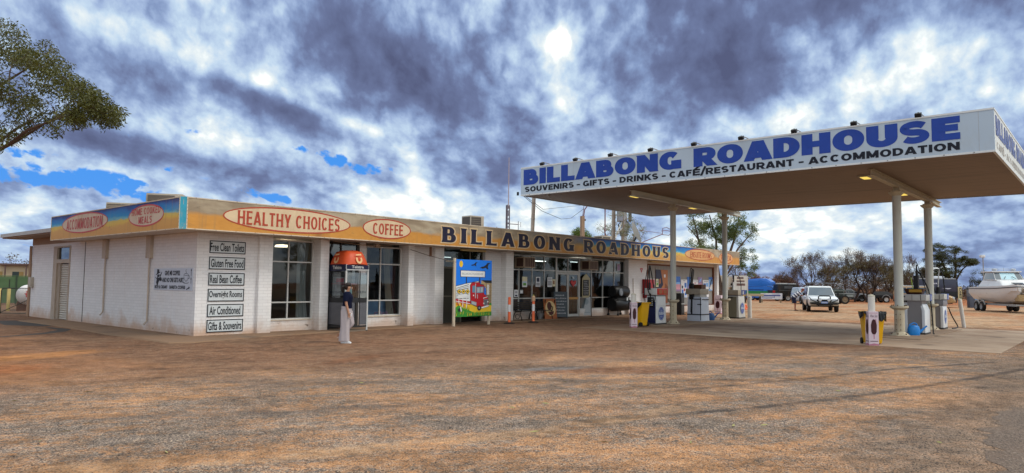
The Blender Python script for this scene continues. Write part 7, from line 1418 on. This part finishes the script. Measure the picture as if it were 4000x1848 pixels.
# ================================================================ left side yard
GF = pm('fence_green', (.075, .135, .06), .5, .12, 1.5, dirt=.2)
t = thing('green_fence', 'green corrugated metal fence behind the gas tank', 'fence', (-16, 37.2, 0), math.atan2(-5.6, 24)); b = MB(); prof = []
for i in range(23): prof += [(.0, .08+i*.074), (-.028, .115+i*.074)]
b.add([(x, p[0], p[1]) for x in (0, 26) for p in prof], [(i, i+1, len(prof)+i+1, len(prof)+i) for i in range(len(prof)-1)]); b.build('sheets', GF, t); b = MB(); b.box(0, 26, -.03, .03, 1.76, 1.82); b.build('top_rail', GF, t)
for x in (4, 9.5, 15.2, 20.2, 25): b = MB(); b.box(x, x+.08, -.05, .0, 0, 1.85); b.build('post', pm('fence_post_dark', (.03, .05, .03), .6), t)
t = thing('yard_building', 'long cream prefabricated building with dark windows behind the green fence', 'building', (6.4, 52.5, 0), R(-24)); b = MB(); b.box(0, 16, 0, 5, 0, 2.75); b.build('wall', pm('prefab_cream', (.50, .40, .27), .7, .08, 2), t); b = MB(); b.box(1.0, 16.3, -.5, 5.3, 2.75, 2.9); b.build('roof', pm('prefab_roof', (.10, .06, .055), .6), t)
b = MB(); b.box(-.05, 1.0, -.02, 5, 2.75, 2.88); b.build('parapet', pm('prefab_cream', (.5, .4, .27)), t)
for i in range(10):
    b = MB(); b.box(.45+i*1.5, .95+i*1.5, -.04, -.001, 1.0, 2.2); o = b.build('window', pm('prefab_window', (.03, .045, .045), .2), t); b = MB(); b.box(.95+i*1.5, 1.25+i*1.5, -.05, -.001, 1.0, 2.2); b.build('shutter', pm('shutter_tan', (.34, .22, .08), .6), o)
    b = MB(); b.box(1.45+i*1.5, 1.55+i*1.5, -.45, -.35, 0, 2.75); b.build('verandah_post', pm('prefab_roof', (.1, .06, .05)), t)
t = thing('gas_tank', 'white gas tank seen end on with red mark behind the wire gate', 'tank', (1.45, 21.6, 0), R(70)); b = MB(); b.lathe([(0, -.34), (.2, -.32), (.38, -.22), (.50, -.02), (.52, .15), (.52, 2.4), (.4, 2.6), (0, 2.7)], (0, 0, .82), 'x', 26); b.build('shell', pm('tank_white', (.62, .59, .58), .45, .06, 3, dirt=.15), t, smooth=True)
b = MB(); flat(b, [(-.05, -.12), (.0, -.12), (.02, .0), (.09, .1), (.05, .12), (.0, .04), (.01, .18), (-.03, .18), (-.03, .04), (-.09, .08), (-.1, .04), (-.03, -.02)], (-.365, .0, .84), SX, Z3, .012); b.build('mark', INK['red'], t); b = MB(); b.box(0, .2, -.45, .45, 0, .5); b.box(1.9, 2.1, -.45, .45, 0, .5); b.build('cradle', pm('cradle_rust', (.12, .05, .03), .8), t)
for lb, x, y in [('yellow guard post at the far left of the wire gate', .55, 22.9), ('yellow guard post seen through the wire gate beside the gas tank', .78, 22.2)]:
    t = thing('guard_post', lb, 'post', (x, y, 0), 0, 'yellow guard posts by the gas tank'); b = MB(); b.box(-.07, .07, -.07, .07, 0, 1.12); b.build('post', pm('post_yellow', (.60, .47, .17), .6, .15, 4), t, bevel=.02); b = MB(); b.box(-.075, .075, -.075, .075, 1.12, 1.14); b.build('cap', pm('post_cap', (.45, .36, .15), .6), t)
t = thing('wire_gate', 'low wire mesh gate with a small wheel at the end of the building', 'gate', (.18, 16.4, 0), math.atan2(1.0, -.80)); PIPE = pm('gate_pipe', (.055, .06, .05), .5, .2, 6)
b = MB(); b.tube([(0, 0, .10), (1.35, 0, .10), (1.35, 0, 1.12), (1.28, 0, 1.22), (0, 0, 1.22), (0, 0, .10)], .022, 6); b.tube([(1.35, 0, .12), (0, 0, .75)], .018, 5); b.tube([(1.0, 0, 1.22), (1.0, 0, 1.6)], .02, 5); b.build('frame', PIPE, t); b = MB(); 
for k in range(-14, 20):
    x = k*.075
    for s_ in (-1, 1):
        x0_, x1_ = (x, x+1.1) if s_ > 0 else (x+1.1, x); pts = []
        for j in range(23):
            u = j/22; px = x0_+(x1_-x0_)*u
            if 0 <= px <= 1.35: pts.append((px, 0, .11+1.1*u))
        if len(pts) > 1: b.tube([pts[0], pts[-1]], .004, 3, cap=False)
b.build('mesh', pm('wire_grey', (.16, .16, .14), .5), t); b = MB(); b.lathe([(0, -.03), (.1, -.03), (.12, 0), (.1, .03), (0, .03)], (1.42, .05, .12), 'y', 14); b.build('wheel', TYRE, t, smooth=True)

# ================================================================ far right yard
t = thing('gas_cage', 'tall white framed gas bottle cage with pale boards beyond the third pump', 'cage', (59.8, 8.4, 0), math.atan2(-.76, .65)); FRW = pm('cage_white', (.60, .57, .50), .6, .1, 3, dirt=.3)
b = MB()
for x in (-2.7, -1.3, -.1, .62):
    for y in (0, .9): b.box(x-.04, x+.04, y-.04, y+.04, 0, 2.75)
for z in (2.7, 1.62): b.box(-2.7, .62, -.03, .03, z, z+.05)
b.box(-2.7, .62, .87, .93, 2.7, 2.75); b.build('frame', FRW, t); b = MB(); b.box(-.85, .55, -.06, -.035, 1.28, 2.68); b.build('sign_panel', pm('cage_board', (.62, .60, .56), .6, .08, 3, dirt=.15), t)
b = MB(); b.box(-.5, .3, -.07, -.061, 2.1, 2.25); b.box(-.5, .35, -.07, -.061, 1.72, 1.95); b.box(-.45, .2, -.07, -.061, 2.4, 2.6); b.build('sign_print', pm('print_brown', (.16, .10, .09), .7, .5, 12), t); b = MB(); b.box(-.9, .6, -.07, -.06, 2.28, 2.36); b.build('sign_strip', pm('strip_cream', (.7, .62, .5)), t)
b = MB(); b.box(-2.7, -1.3, .3, .34, 1.75, 2.7); b.box(-1.3, -.85, .2, .24, 1.7, 2.65); b.build('back_panel', pm('back_cream', (.52, .46, .38), .7, .15, 2), t); b = MB()
for k in range(14): b.box(-2.7, .6, .42, .45, .15+k*.11, .19+k*.11)
for k in range(22): b.box(-2.65+k*.15, -2.62+k*.15, .40, .43, .1, 1.62)
b.build('lattice', pm('lattice_olive', (.20, .20, .10), .7, .2, 4), t); b = MB()
for x, z in ((-2.2, 1.9), (-1.9, 1.5), (-.95, 1.85)): b.ell((x, -.05, z), .16, .12, .14, 8, 6)
b.build('pot_plants', pm('pot_dark', (.02, .02, .02), .8), t)
t = thing('wheelie_bin', 'distant yellow wheelie bin with black lid beneath the gas cage', 'bin', (58.9, 8.1, 0), .3, 'yellow wheelie bins'); b = MB(); b.loft([[(-.22, -.25, .05), (.22, -.25, .05), (.22, .25, .05), (-.22, .25, .05)], [(-.29, -.32, 1.0), (.29, -.32, 1.0), (.29, .32, 1.0), (-.29, .32, 1.0)]]); b.build('body', YEL, t, bevel=.03); b = MB(); b.loft([[(-.3, -.33, 1.0), (.3, -.33, 1.0), (.3, .33, 1.0), (-.3, .33, 1.0)], [(-.2, -.2, 1.15), (.2, -.2, 1.15), (.2, .2, 1.15), (-.2, .2, 1.15)]]); b.build('lid', BAG, t); b = MB(); b.box(-.15, .15, -.30, -.29, .72, .78); b.build('slot', BAG, t)
t = thing('guard_rail', 'short timber guard rail on posts beside the gas cage', 'rail', (60.6, 7.6, 0), math.atan2(-.76, .65)); b = MB(); b.box(-.9, 1.15, -.06, .06, .66, .92); b.build('rail', pm('rail_tan', (.36, .29, .19), .7, .2, 4), t, bevel=.03); b = MB(); b.box(.7, .86, -.08, .08, 0, .66); b.build('post', pm('rail_dark', (.06, .045, .035), .8), t); b = MB(); b.box(-.8, -.64, -.08, .08, 0, .66); b.build('post', pm('rail_dark', (.06, .045, .035)), t)
t = thing('advertising_board', 'low white advertising board with blue lettering before the blue van', 'sign board', (63.6, 6.8, 0), math.atan2(-.76, .65)); b = MB(); b.box(-1.1, 1.15, -.03, .0, .35, .98); b.build('panel', pm('ad_white', (.62, .62, .68), .5), t); b = MB()
for (x0, x1, z0, z1) in [(-.95, .95, .68, .80), (-.95, .3, .55, .60), (-.98, -.95, .5, .9), (.3, .34, .5, .8), (-1.05, -.6, .88, .91), (.1, .9, .88, .91), (-.95, .1, .43, .46)]: b.box(x0, x1, -.04, -.031, z0, z1)
b.build('print', pm('ad_blue', (.04, .05, .22), .5), t)
for x in (-.95, 1.0): b = MB(); b.box(x-.08, x+.08, .0, .1, 0, .7); b.build('post', pm('rail_tan2', (.26, .19, .12), .8), t)
t = thing('diesel_sign', 'tall cream board with DIESEL written down it before the caravan', 'sign', (63.5, -10.0, 0), math.atan2(-.76, .65)); b = MB(); b.box(-.16, .16, -.03, .03, .05, 1.85); b.build('board', pm('diesel_cream', (.52, .43, .24), .6, .12, 3), t); b = MB(); text(b, 'DIESEL', (.02-.10, -.03, 1.72), Vector((0, 0, -1)), X3, 1.45, .20, .006, bold=.03); b.build('lettering', SIGNB, t)
t = thing('diesel_dispenser', 'dark grey diesel dispenser with blue and cream side board', 'fuel pump', (64.2, -10.75, 0), math.atan2(-.76, .65)); b = MB(); b.box(-.28, .22, -.2, .2, 0, 1.3); b.build('body', pm('dispenser_grey', (.07, .08, .11), .4, .1, 3), t, bevel=.02); b = MB(); b.box(-.30, .24, -.22, .2, 1.0, 1.55); b.build('head', pm('dispenser_head', (.15, .16, .18), .4), t, bevel=.03); b = MB(); b.box(.28, .62, -.05, .05, .05, 1.7); b.build('side_board', pm('side_cream', (.50, .45, .34), .6), t); b = MB(); b.box(.30, .60, -.06, -.051, .1, .95); b.box(.5, .85, -.2, .2, .0, .25); b.build('blue_panel', pm('disp_lblue', (.10, .28, .60), .4), t); b = MB(); b.tube([(-.1, 0, 1.5), (-.1, 0, 2.4), (.1, 0, 2.5), (.15, 0, 1.5)], .03, 6); b.tube([(.0, 0, 1.5), (.0, 0, 2.3)], .04, 6); b.build('hose', HOSE, t)
t = thing('yard_lamp', 'thin lamp post with pale lamp head behind the diesel sign', 'street lamp', (67.5, -11.3, 0), math.atan2(-.76, .65)); b = MB(); b.cyl((0, 0, 0), (0, 0, 4.6), .05, .04, 8); b.build('post', pm('lamp_post', (.26, .24, .22), .5), t); b = MB(); b.box(-.25, .15, -.12, .12, 4.55, 4.8); b.build('lamp_head', pm('lamp_head', (.62, .62, .62), .4), t, bevel=.04)
t = thing('orange_cone', 'small orange marker lying behind the second column', 'marker', (39.5, -.4, 0), .4); b = MB(); b.tube([(0, 0, .05), (.1, .1, .3), (.25, 0, .36), (.3, -.1, .1)], .05, 6); b.build('body', OR, t); b = MB(); b.box(-.15, .35, -.2, .2, 0, .04); b.build('base', OR, t)

# ================================================================ trees
def leaf_mat(name, c1, c2, tr=.25):
    m, t, b = newmat(name); o = t.obj(); n = t.noise(o, .9, 3); n2 = t.voro(o, 9, out='Color'); f = t.m('ADD', t.m('MULTIPLY', n, .6), t.m('MULTIPLY', t.xyz(n2)[0], .5))
    c = t.mix(f, c1, c2); t.put(b.inputs['Base Color'], c); b.inputs['Roughness'].default_value = .5; b.inputs['Specular IOR Level'].default_value = .35
    out = t.n['Material Output']; tl = t.new('ShaderNodeBsdfTranslucent'); t.put(tl.inputs[0], t.v('SCALE', c, scale=1.6)); mx = t.new('ShaderNodeMixShader'); mx.inputs[0].default_value = tr
    t.l.new(b.outputs[0], mx.inputs[1]); t.l.new(tl.outputs[0], mx.inputs[2]); t.l.new(mx.outputs[0], out.inputs[0]); return m
GUM = leaf_mat('gum_leaf', (.024, .034, .006), (.115, .108, .016), .2); GUM2 = leaf_mat('gum_leaf_green', (.045, .085, .02), (.14, .17, .05)); GUM3 = leaf_mat('gum_leaf_grey', (.09, .12, .06), (.20, .22, .12)); PINE = leaf_mat('dark_leaf', (.016, .026, .007), (.07, .075, .018)); BUSH = leaf_mat('bush_leaf', (.03, .065, .01), (.15, .19, .03)); DRY = leaf_mat('dry_leaf_brown', (.060, .032, .016), (.15, .088, .045)); DRYG = leaf_mat('dry_leaf_olive', (.06, .05, .02), (.16, .12, .05)); RUSTY = leaf_mat('dry_leaf_rust', (.14, .06, .035), (.26, .13, .08))
BARK = pm('bark', (.10, .066, .05), .9, .35, 6, .4); BARKP = pm('bark_pale', (.30, .23, .17), .85, .3, 5, .3); BARKD = pm('bark_dark', (.050, .034, .027), .9, .3, 6)
def leaves(b, c, rad, n, l, wd, rg, droop=.7, flat_=1.0):
    for _ in range(n):
        while True:
            q = Vector((rg.uniform(-1, 1), rg.uniform(-1, 1), rg.uniform(-1, 1)))
            if q.length < 1: break
        p = c + Vector((q.x*rad, q.y*rad, q.z*rad*flat_)); a = rg.uniform(0, 6.283); dn = -droop*rg.random()
        d = Vector((math.cos(a), math.sin(a), dn*2)).normalized(); s_ = d.cross(Vector((rg.uniform(-1, 1), rg.uniform(-1, 1), rg.uniform(-1, 1)))).normalized()
        L_ = l*rg.uniform(.6, 1.25); w_ = wd*rg.uniform(.7, 1.2); m_ = p + d*L_*.45
        k = len(b.v); b.v += [p, m_ + s_*w_, p + d*L_, m_ - s_*w_]; b.f.append([k, k+1, k+2, k+3]); b.i.append(0)
def bend(p, q, rg, amt=.12, n=4):
    p, q = Vector(p), Vector(q); L_ = (q-p).length; o = Vector((rg.uniform(-1, 1), rg.uniform(-1, 1), rg.uniform(-.3, 1)))*L_*amt; return [p.lerp(q, i/n) + o*math.sin(math.pi*i/n) for i in range(n+1)]
def grow(name, lb, cat, loc, limbs, clumps, leaf, bark, rad, nleaf, ll, lw, seed, r0=.25, group=None, flat_=.8, droop=.7, twig=.012):
    """limbs: polylines with radii in local space; every leaf clump is fed by a branch from the nearest wood"""
    rg = random.Random(seed); t = thing(name, lb, cat, loc, 0, group); tr = MB(); br = MB(); nodes = []
    for pts, ra, rb in limbs:
        P = [Vector(p) for p in pts]; Q = []
        for i in range(len(P)-1): Q += [P[i].lerp(P[i+1], k/5) for k in range(5)]
        Q.append(P[-1]); Q = [q + Vector((rg.uniform(-1, 1), rg.uniform(-1, 1), 0))*.03*(ra*4) if 0 < i < len(Q)-1 else q for i, q in enumerate(Q)]
        tr.tube(Q, [ra+(rb-ra)*i/(len(Q)-1) for i in range(len(Q))], 9, cap=True); nodes += [(q, ra+(rb-ra)*i/(len(Q)-1)) for i, q in enumerate(Q)][3:]
    tr.build('trunk', bark, t, smooth=True); root = nodes[0][0]
    cs = sorted([Vector(c) for c in clumps], key=lambda c: (c-root).length); cr = MB()
    for c in cs:
        j = min(range(len(nodes)), key=lambda k: (nodes[k][0]-c).length + (.25 if nodes[k][1] < twig*1.6 else 0) + max(0, nodes[k][0].z-c.z)*.4); p, r_ = nodes[j]; rr_ = min(r_*.7, max(twig, r0*.10*(c-p).length**.5)); Q = bend(p, c, rg, .14, 5); br.tube(Q, [rr_ + (twig*.5-rr_)*i/5 for i in range(6)], 5, cap=False); nodes += [(Q[k], rr_ + (twig*.5-rr_)*k/5) for k in (2, 3, 4, 5)]
        for _ in range(3): e = c + Vector((rg.uniform(-1, 1), rg.uniform(-1, 1), rg.uniform(-.7, .7)))*rad*.8; br.tube([c.lerp(p, .15), e], [twig*.5, twig*.25], 3, cap=False)
        leaves(cr, c, rad*rg.uniform(.75, 1.25), int(nleaf*rg.uniform(.6, 1.3)), ll, lw, rg, droop, flat_)
    br.build('branches', bark, t, smooth=True); cr.build('crown', leaf, t); return t
# ---- the big eucalypt at the left, trunk just outside the view
Fh = Vector((math.sin(YAW), math.cos(YAW), 0)); Rh = Vector((math.cos(YAW), -math.sin(YAW), 0)); TB = Vector((CAM.x, CAM.y, 0)) + Fh*20 + Rh*(-17.4)
def uvz(u, d, z): return Rh*(u+17.4) + Fh*d + Z3*z      # local: u along the view, d in depth
top = [(-24, 6.4), (-22, 7.9), (-19.5, 9.3), (-17, 9.9), (-15, 9.2), (-14.3, 8.9), (-13.4, 8.55), (-12.75, 8.0), (-12.3, 7.3), (-11.75, 6.95), (-11.35, 6.6), (-11.15, 6.4)]; bot = [(-24, 5.6), (-21, 5.2), (-17, 5.6), (-15, 5.45), (-14.2, 5.35), (-13.8, 5.45), (-13.1, 5.75), (-12.5, 6.05), (-11.9, 6.25), (-11.4, 6.2), (-11.15, 6.3)]
def itp(T, u):
    for (a, za), (e, ze) in zip(T, T[1:]):
        if a <= u <= e: return za+(ze-za)*(u-a)/(e-a)
    return T[0][1] if u < T[0][0] else T[-1][1]
rg = random.Random(21); cl_ = []
while len(cl_) < 400:
    u = rg.uniform(-23.5, -11.2); zt_, zb_ = itp(top, u), itp(bot, u); z = rg.uniform(zb_, zt_); half = 2.4*max(.15, 1-((u+17.2)/6.3)**2)**.5; d = rg.uniform(-half, half)
    e = (zt_-z)/(zt_-zb_+.01)
    if rg.random() < .42 and .3 < e < .75 and u < -12.6: continue     # thinner inside, fuller at the rim
    k_ = 1 + d/20; cl_.append(uvz(u*k_ - .25, d, 1.7 + (z-1.7)*k_))
grow('eucalyptus_tree', 'large spreading eucalyptus with olive hanging leaves reaching in from the left edge', 'tree', TB, [([(0, 0, 0), uvz(-17.2, .1, 2.2), uvz(-16.9, 0, 4.0)], .30, .22), ([uvz(-16.9, 0, 3.9), uvz(-15.6, -.1, 4.9), uvz(-14.4, 0, 5.55), uvz(-13.5, .1, 6.2), uvz(-12.5, .1, 6.7)], .085, .012), ([uvz(-14.6, 0, 5.45), uvz(-13.6, -.5, 5.85), uvz(-12.6, -.6, 6.2), uvz(-12.2, -.5, 6.35)], .05, .012), ([uvz(-16.9, 0, 4.0), uvz(-16.2, .4, 6), uvz(-15.2, .5, 7.4), uvz(-14, .4, 8.1)], .09, .015), ([uvz(-16.9, 0, 4), uvz(-17.4, -.3, 6.5), uvz(-17.3, -.4, 8.8)], .16, .03), ([uvz(-17.1, 0, 3.8), uvz(-19, .3, 5.6), uvz(-21.5, .2, 6.8)], .15, .03), ([uvz(-15.9, .2, 4.9), uvz(-15.2, 1.2, 6.2), uvz(-14.4, 1.5, 6.9)], .06, .015)], cl_, GUM, BARK, .33, 130, .125, .0185, 5, r0=.18, droop=.8, twig=.011)
# ---- green trees behind the roof
def blobcl(rg, n, parts):
    out = []
    for _ in range(n):
        (c, rx, ry, rz) = rg.choice(parts); a, ph = rg.uniform(0, 6.283), math.acos(rg.uniform(-1, 1)); k = rg.uniform(.55, 1)**.5; out.append((c[0]+rx*k*math.sin(ph)*math.cos(a), c[1]+ry*k*math.sin(ph)*math.sin(a), c[2]+rz*k*math.cos(ph)))
    return out
def at(px_u, depth): return Vector((CAM.x, CAM.y, 0)) + Fh*depth + Rh*((px_u-2000)/2745*depth)
L_ = lambda u, d, z: tuple(Rh*u + Fh*d + Z3*z)
rg = random.Random(31)
grow('gum_tree', 'tall open gum tree with several leaning stems behind the end of the roadhouse', 'tree', at(2815, 66), [([L_(.1, 0, 0), L_(.1, 0, 1.2)], .35, .3), ([L_(0, 0, 1.0), L_(-1.1, 0, 3.5), L_(-2.0, .2, 6.0), L_(-2.5, .2, 8.2)], .20, .05), ([L_(.1, 0, 1.0), L_(-.2, .3, 3.5), L_(-.3, .3, 6), L_(-.9, .4, 8.4)], .18, .05), ([L_(.2, 0, 1.0), L_(.5, -.2, 3.8), L_(1.2, -.2, 5.8), L_(1.7, -.2, 7.8)], .20, .05), ([L_(.5, -.2, 3.2), L_(1.6, -.3, 5.2), L_(3.0, -.2, 6.8)], .12, .04), ([L_(.4, 0, 2.4), L_(1.6, .2, 4.2), L_(2.6, .3, 4.4)], .09, .03), ([L_(-1.2, 0, 4.6), L_(-2.4, .2, 6.6), L_(-3.1, .2, 7.3)], .08, .03)],
     blobcl(rg, 190, [(L_(-2.3, 0, 7.8), 1.2, 1.2, 1.3), (L_(-1.4, .2, 6.6), .9, .9, 1.0), (L_(1.0, 0, 7.7), 2.0, 1.4, 1.3), (L_(2.2, 0, 6.6), 1.6, 1.2, 1.1), (L_(2.6, 0, 4.1), .8, .8, 1.5), (L_(-.4, .2, 4.6), .9, .7, 1.0), (L_(.4, 0, 6.6), 1.2, 1.0, .8)]), GUM2, BARK, .42, 90, .17, .034, 6, group='green trees behind the roadhouse', twig=.02)
rg = random.Random(32)
grow('round_bush_tree', 'dense rounded bright green tree behind the timber power post', 'tree', at(2262, 52), [([L_(0, 0, 0), L_(0, 0, 3.6), L_(.1, 0, 4.8)], .16, .06)], blobcl(rg, 110, [(L_(0, 0, 4.4), 1.05, 1.05, 1.35), (L_(.2, 0, 4.9), .8, .8, .9)]), BUSH, BARK, .30, 85, .12, .03, 7, group='green trees behind the roadhouse', droop=.3, twig=.014)
rg = random.Random(33)
grow('gum_tree', 'lacy grey green gum tree with thin foliage around the phone tower', 'tree', at(2420, 72), [([L_(0, 0, 0), L_(.1, 0, 3)], .26, .2), ([L_(0, 0, 3), L_(-.9, 0, 5.5), L_(-1.6, 0, 7.4)], .14, .04), ([L_(.1, 0, 3), L_(.4, .2, 6), L_(.5, .2, 8.8)], .15, .04), ([L_(.1, 0, 3.2), L_(1.2, .1, 5.8), L_(1.9, .2, 7.4)], .12, .04)], blobcl(rg, 120, [(L_(-1.8, 0, 6.4), 1.2, 1.2, 1.5), (L_(0, 0, 8.0), 1.5, 1.2, 1.4), (L_(1.6, 0, 7.2), 1.1, 1.0, 1.4), (L_(0, 0, 5.4), 2.2, 1.4, 1.0)]), GUM3, BARKP, .50, 34, .17, .026, 8, group='green trees behind the roadhouse', twig=.03)
rg = random.Random(34)
grow('low_gum_tree', 'low loose green tree top showing over the roof left of the tall gum', 'tree', at(2712, 64), [([L_(0, 0, 0), L_(0, 0, 3.4), L_(.2, 0, 5.0)], .18, .05)], blobcl(rg, 70, [(L_(0, 0, 5.0), 1.3, 1.1, .8), (L_(.9, 0, 4.7), .8, .8, .6)]), GUM2, BARK, .36, 50, .14, .03, 9, group='green trees behind the roadhouse', twig=.016)
rg = random.Random(35)
grow('low_gum_tree', 'faint low green foliage over the roof right of the timber power post', 'tree', at(2325, 74), [([L_(0, 0, 0), L_(0, 0, 4.0), L_(.2, 0, 5.2)], .15, .05)], blobcl(rg, 55, [(L_(0, 0, 5.0), 1.3, 1.0, .8), (L_(1.0, 0, 4.8), .9, .8, .6)]), GUM3, BARKP, .4, 40, .15, .03, 10, group='green trees behind the roadhouse', twig=.016)
# ---- acacias at the right
rg = random.Random(36)
grow('acacia_tree', 'dark umbrella crowned acacia rising behind the caravan', 'tree', at(3695, 84), [([L_(.9, 0, 0), L_(.9, 0, 1.6)], .3, .24), ([L_(.9, 0, 1.5), L_(.2, .2, 3.6), L_(-.6, .2, 5.6)], .18, .06), ([L_(.9, 0, 1.6), L_(1.2, 0, 4.0), L_(1.1, 0, 6.0)], .17, .05), ([L_(1.0, 0, 2.4), L_(2.0, 0, 4.0), L_(3.3, 0, 5.0)], .12, .04), ([L_(.3, 0, 3.2), L_(-1.4, 0, 4.6)], .09, .04)], blobcl(rg, 250, [(L_(-.4, 0, 6.2), 2.1, 1.7, .95), (L_(.9, 0, 5.7), 1.9, 1.6, .8), (L_(1.6, 0, 4.8), 1.5, 1.3, .5), (L_(-1.3, 0, 4.9), 1.1, 1.2, .8), (L_(3.2, 0, 4.9), .8, .6, .35), (L_(.4, 0, 3.6), 2.1, 1.2, .6), (L_(-1.0, 0, 3.2), 1.2, 1.0, .7)]), PINE, BARKD, .42, 100, .16, .03, 11, group='acacias behind the caravan', flat_=.5, droop=.3, twig=.022)
rg = random.Random(37)
grow('acacia_bush', 'small dark green acacia bush between the yard lamp and the boat', 'tree', at(3825, 84), [([L_(0, 0, 0), L_(0, 0, 2.4)], .14, .06), ([L_(0, 0, 1), L_(.9, 0, 2.6)], .08, .03)], blobcl(rg, 90, [(L_(0, 0, 2.9), 1.1, 1.0, 1.0), (L_(1.0, 0, 2.3), .9, .8, .8), (L_(-.3, 0, 1.9), 1.2, 1, .9)]), PINE, BARKD, .34, 75, .13, .03, 12, group='acacias behind the caravan', droop=.2, twig=.016)
# ---- bare scrub trees
def bare(name, lb, loc, h, seed, leaf, bark, spread=.62, stems=3, dens=1.0, group='bare scrub trees beyond the yard'):
    rg = random.Random(seed); t = thing(name, lb, 'tree', loc, 0, group); tr = MB(); tw = MB(); cr = MB()
    def rec(p, d, L0, r_, k):
        n = 3; pts = [p]; q = p; dd = d
        for i in range(n):
            dd = (dd + Vector((rg.uniform(-1, 1), rg.uniform(-1, 1), rg.uniform(-.5, .7)))*.20).normalized(); q = q + dd*L0/n; pts.append(q)
        r1 = max(.011, r_*.70); (tr if k < 2 else tw).tube(pts, [r_+(r1-r_)*i/n for i in range(n+1)], 6 if k < 3 else 3, cap=False)
        if k >= 4: leaves(cr, q, .22*h/5, int(6*dens), .10, .022, rg, .2)
        if k >= 6: return
        for j in range(3 if k < 2 else rg.choice((2, 2, 3))):
            a = rg.uniform(0, 6.283); o = dd.orthogonal().normalized(); o = Matrix.Rotation(a, 3, dd) @ o; nd = (dd + o*rg.uniform(.45, 1.0)*spread*1.25 + Z3*.10).normalized(); rec(q, nd, L0*rg.uniform(.66, .86), r1*.78, k+1)
    for s_ in range(stems):
        a = rg.uniform(0, 6.283); rec(Vector((0, 0, -.05)), Vector((math.cos(a)*.35, math.sin(a)*.35, 1)).normalized(), h*.30, .035*h*.62, 0 if stems < 3 else 1)
    tr.build('trunk', bark, t, smooth=True); tw.build('branches', bark, t); cr.build('crown', leaf, t); return t
proto = {'brown': bare('bare_tree', 'tallest bare brown tree with a forked crown behind the white four wheel drive', at(3178, 79), 5.2, 41, DRY, BARKD, .70, 2, 1.3),
         'olive': bare('bare_tree', 'leafier olive brown scrub tree just right of the tallest bare tree', at(3245, 80), 4.0, 42, DRYG, BARKD, .62, 3, 3.6),
         'thin': bare('bare_tree', 'thin straight bare tree with open twigs above the green trailer', at(3292, 82), 5.0, 43, DRY, BARK, .50, 1, 1.0),
         'rust': bare('bare_tree', 'small rust leaved tree just right of the gas cage', at(3035, 90), 3.0, 44, RUSTY, BARKD, .66, 2, 1.5)}
def cp(kind, px, dep, h0, h, rz, lb): o = dup(proto[kind], at(px, dep), rz, lb, sc=(h/h0,)*3)
cp('brown', 3335, 81, 5.2, 5.6, 2.1, 'wide bare tree with arching limbs above the grey silver car'); cp('olive', 3385, 80, 4.0, 4.7, 1.0, 'olive scrub tree between the grey car and the small black trailer')
cp('brown', 3420, 83, 5.2, 5.0, 4.0, 'bare twiggy tree behind the small black covered trailer'); cp('olive', 3468, 82, 4.0, 4.2, 3.0, 'dense brown scrub tree just left of the near column'); cp('thin', 3575, 80, 5.0, 5.0, 1.2, 'upright bare tree seen between the two near columns'); cp('olive', 3600, 86, 4.0, 4.2, 5.0, 'brown scrub tree behind the near pump hoses')
cp('rust', 2975, 92, 3.0, 2.9, 2.2, 'rust leaved tree above the blue van'); cp('rust', 3085, 91, 3.0, 2.8, 4.0, 'rust leaved tree above the black box trailer'); cp('brown', 3115, 88, 5.2, 3.7, 5.2, 'low spreading bare tree left of the tallest bare tree'); cp('thin', 2878, 72, 5.0, 4.7, .4, 'bare spindly tree behind the gas cage'); cp('olive', 3530, 90, 4.0, 3.8, .3, 'olive scrub tree hidden low between the near columns'); cp('rust', 2915, 88, 3.0, 3.3, 5.5, 'rust leaved tree just above the gas cage boards')
cp('olive', 3655, 96, 4.0, 3.6, 2.3, 'brown scrub tree beneath the umbrella acacia'); cp('thin', 3232, 84, 5.0, 4.4, 3.3, 'slim bare tree leaning over the olive brown scrub')
# low scrub closing the view along the far side of the yard
b = MB(); rg = random.Random(51)
for _ in range(760):
    u = rg.uniform(2860, 4300); dep = rg.uniform(93, 118); hh = (2.0 + 1.0*math.sin(u*.011) + .5*math.sin(u*.037+1)) * (1.25 if 3180 < u < 3520 else .95); c = at(u, dep) + Z3*rg.uniform(.15, max(.4, hh)); leaves(b, c, .75, 46, .24, .07, rg, .3, .75)
stuff(b.build('scrub', leaf_mat('scrub_leaf', (.030, .019, .010), (.085, .046, .024), .08)))
b = MB(); rg = random.Random(52)
for _ in range(420):
    u = rg.uniform(3120, 3620); dep = rg.uniform(86, 92); c = at(u, dep) + Z3*rg.uniform(.2, 3.3-1.1*abs(u-3400)/200); leaves(b, c, .6, 60, .18, .035, rg, .3, .8)
stuff(b.build('dry_brush', DRY))
b = MB(); rg = random.Random(53)
for _ in range(330):
    u = rg.uniform(-900, 420); dep = rg.uniform(90, 130); c = at(u, dep) + Z3*rg.uniform(.2, 3.6+1.2*math.sin(u*.02)); leaves(b, c, .9, 30, .28, .08, rg, .3, .75)
stuff(b.build('scrub', bpy.data.materials['scrub_leaf']))
# gum trees across the road, which the shop windows mirror
src = [o for o in COL.objects if o.name.startswith('gum_tree') and o.parent is None]
for i, (x, y, s_, rz) in enumerate([(46, -33, 1.15, 0), (62, -40, 1.3, 1.5), (80, -46, 1.2, 3.0), (36, -47, 1.1, 4.2), (100, -52, 1.4, 5)]): dup(src[0], (x, y, 0), rz, 'gum tree across the road mirrored in the shop windows', sc=(s_,)*3)['group'] = 'gum trees across the road'
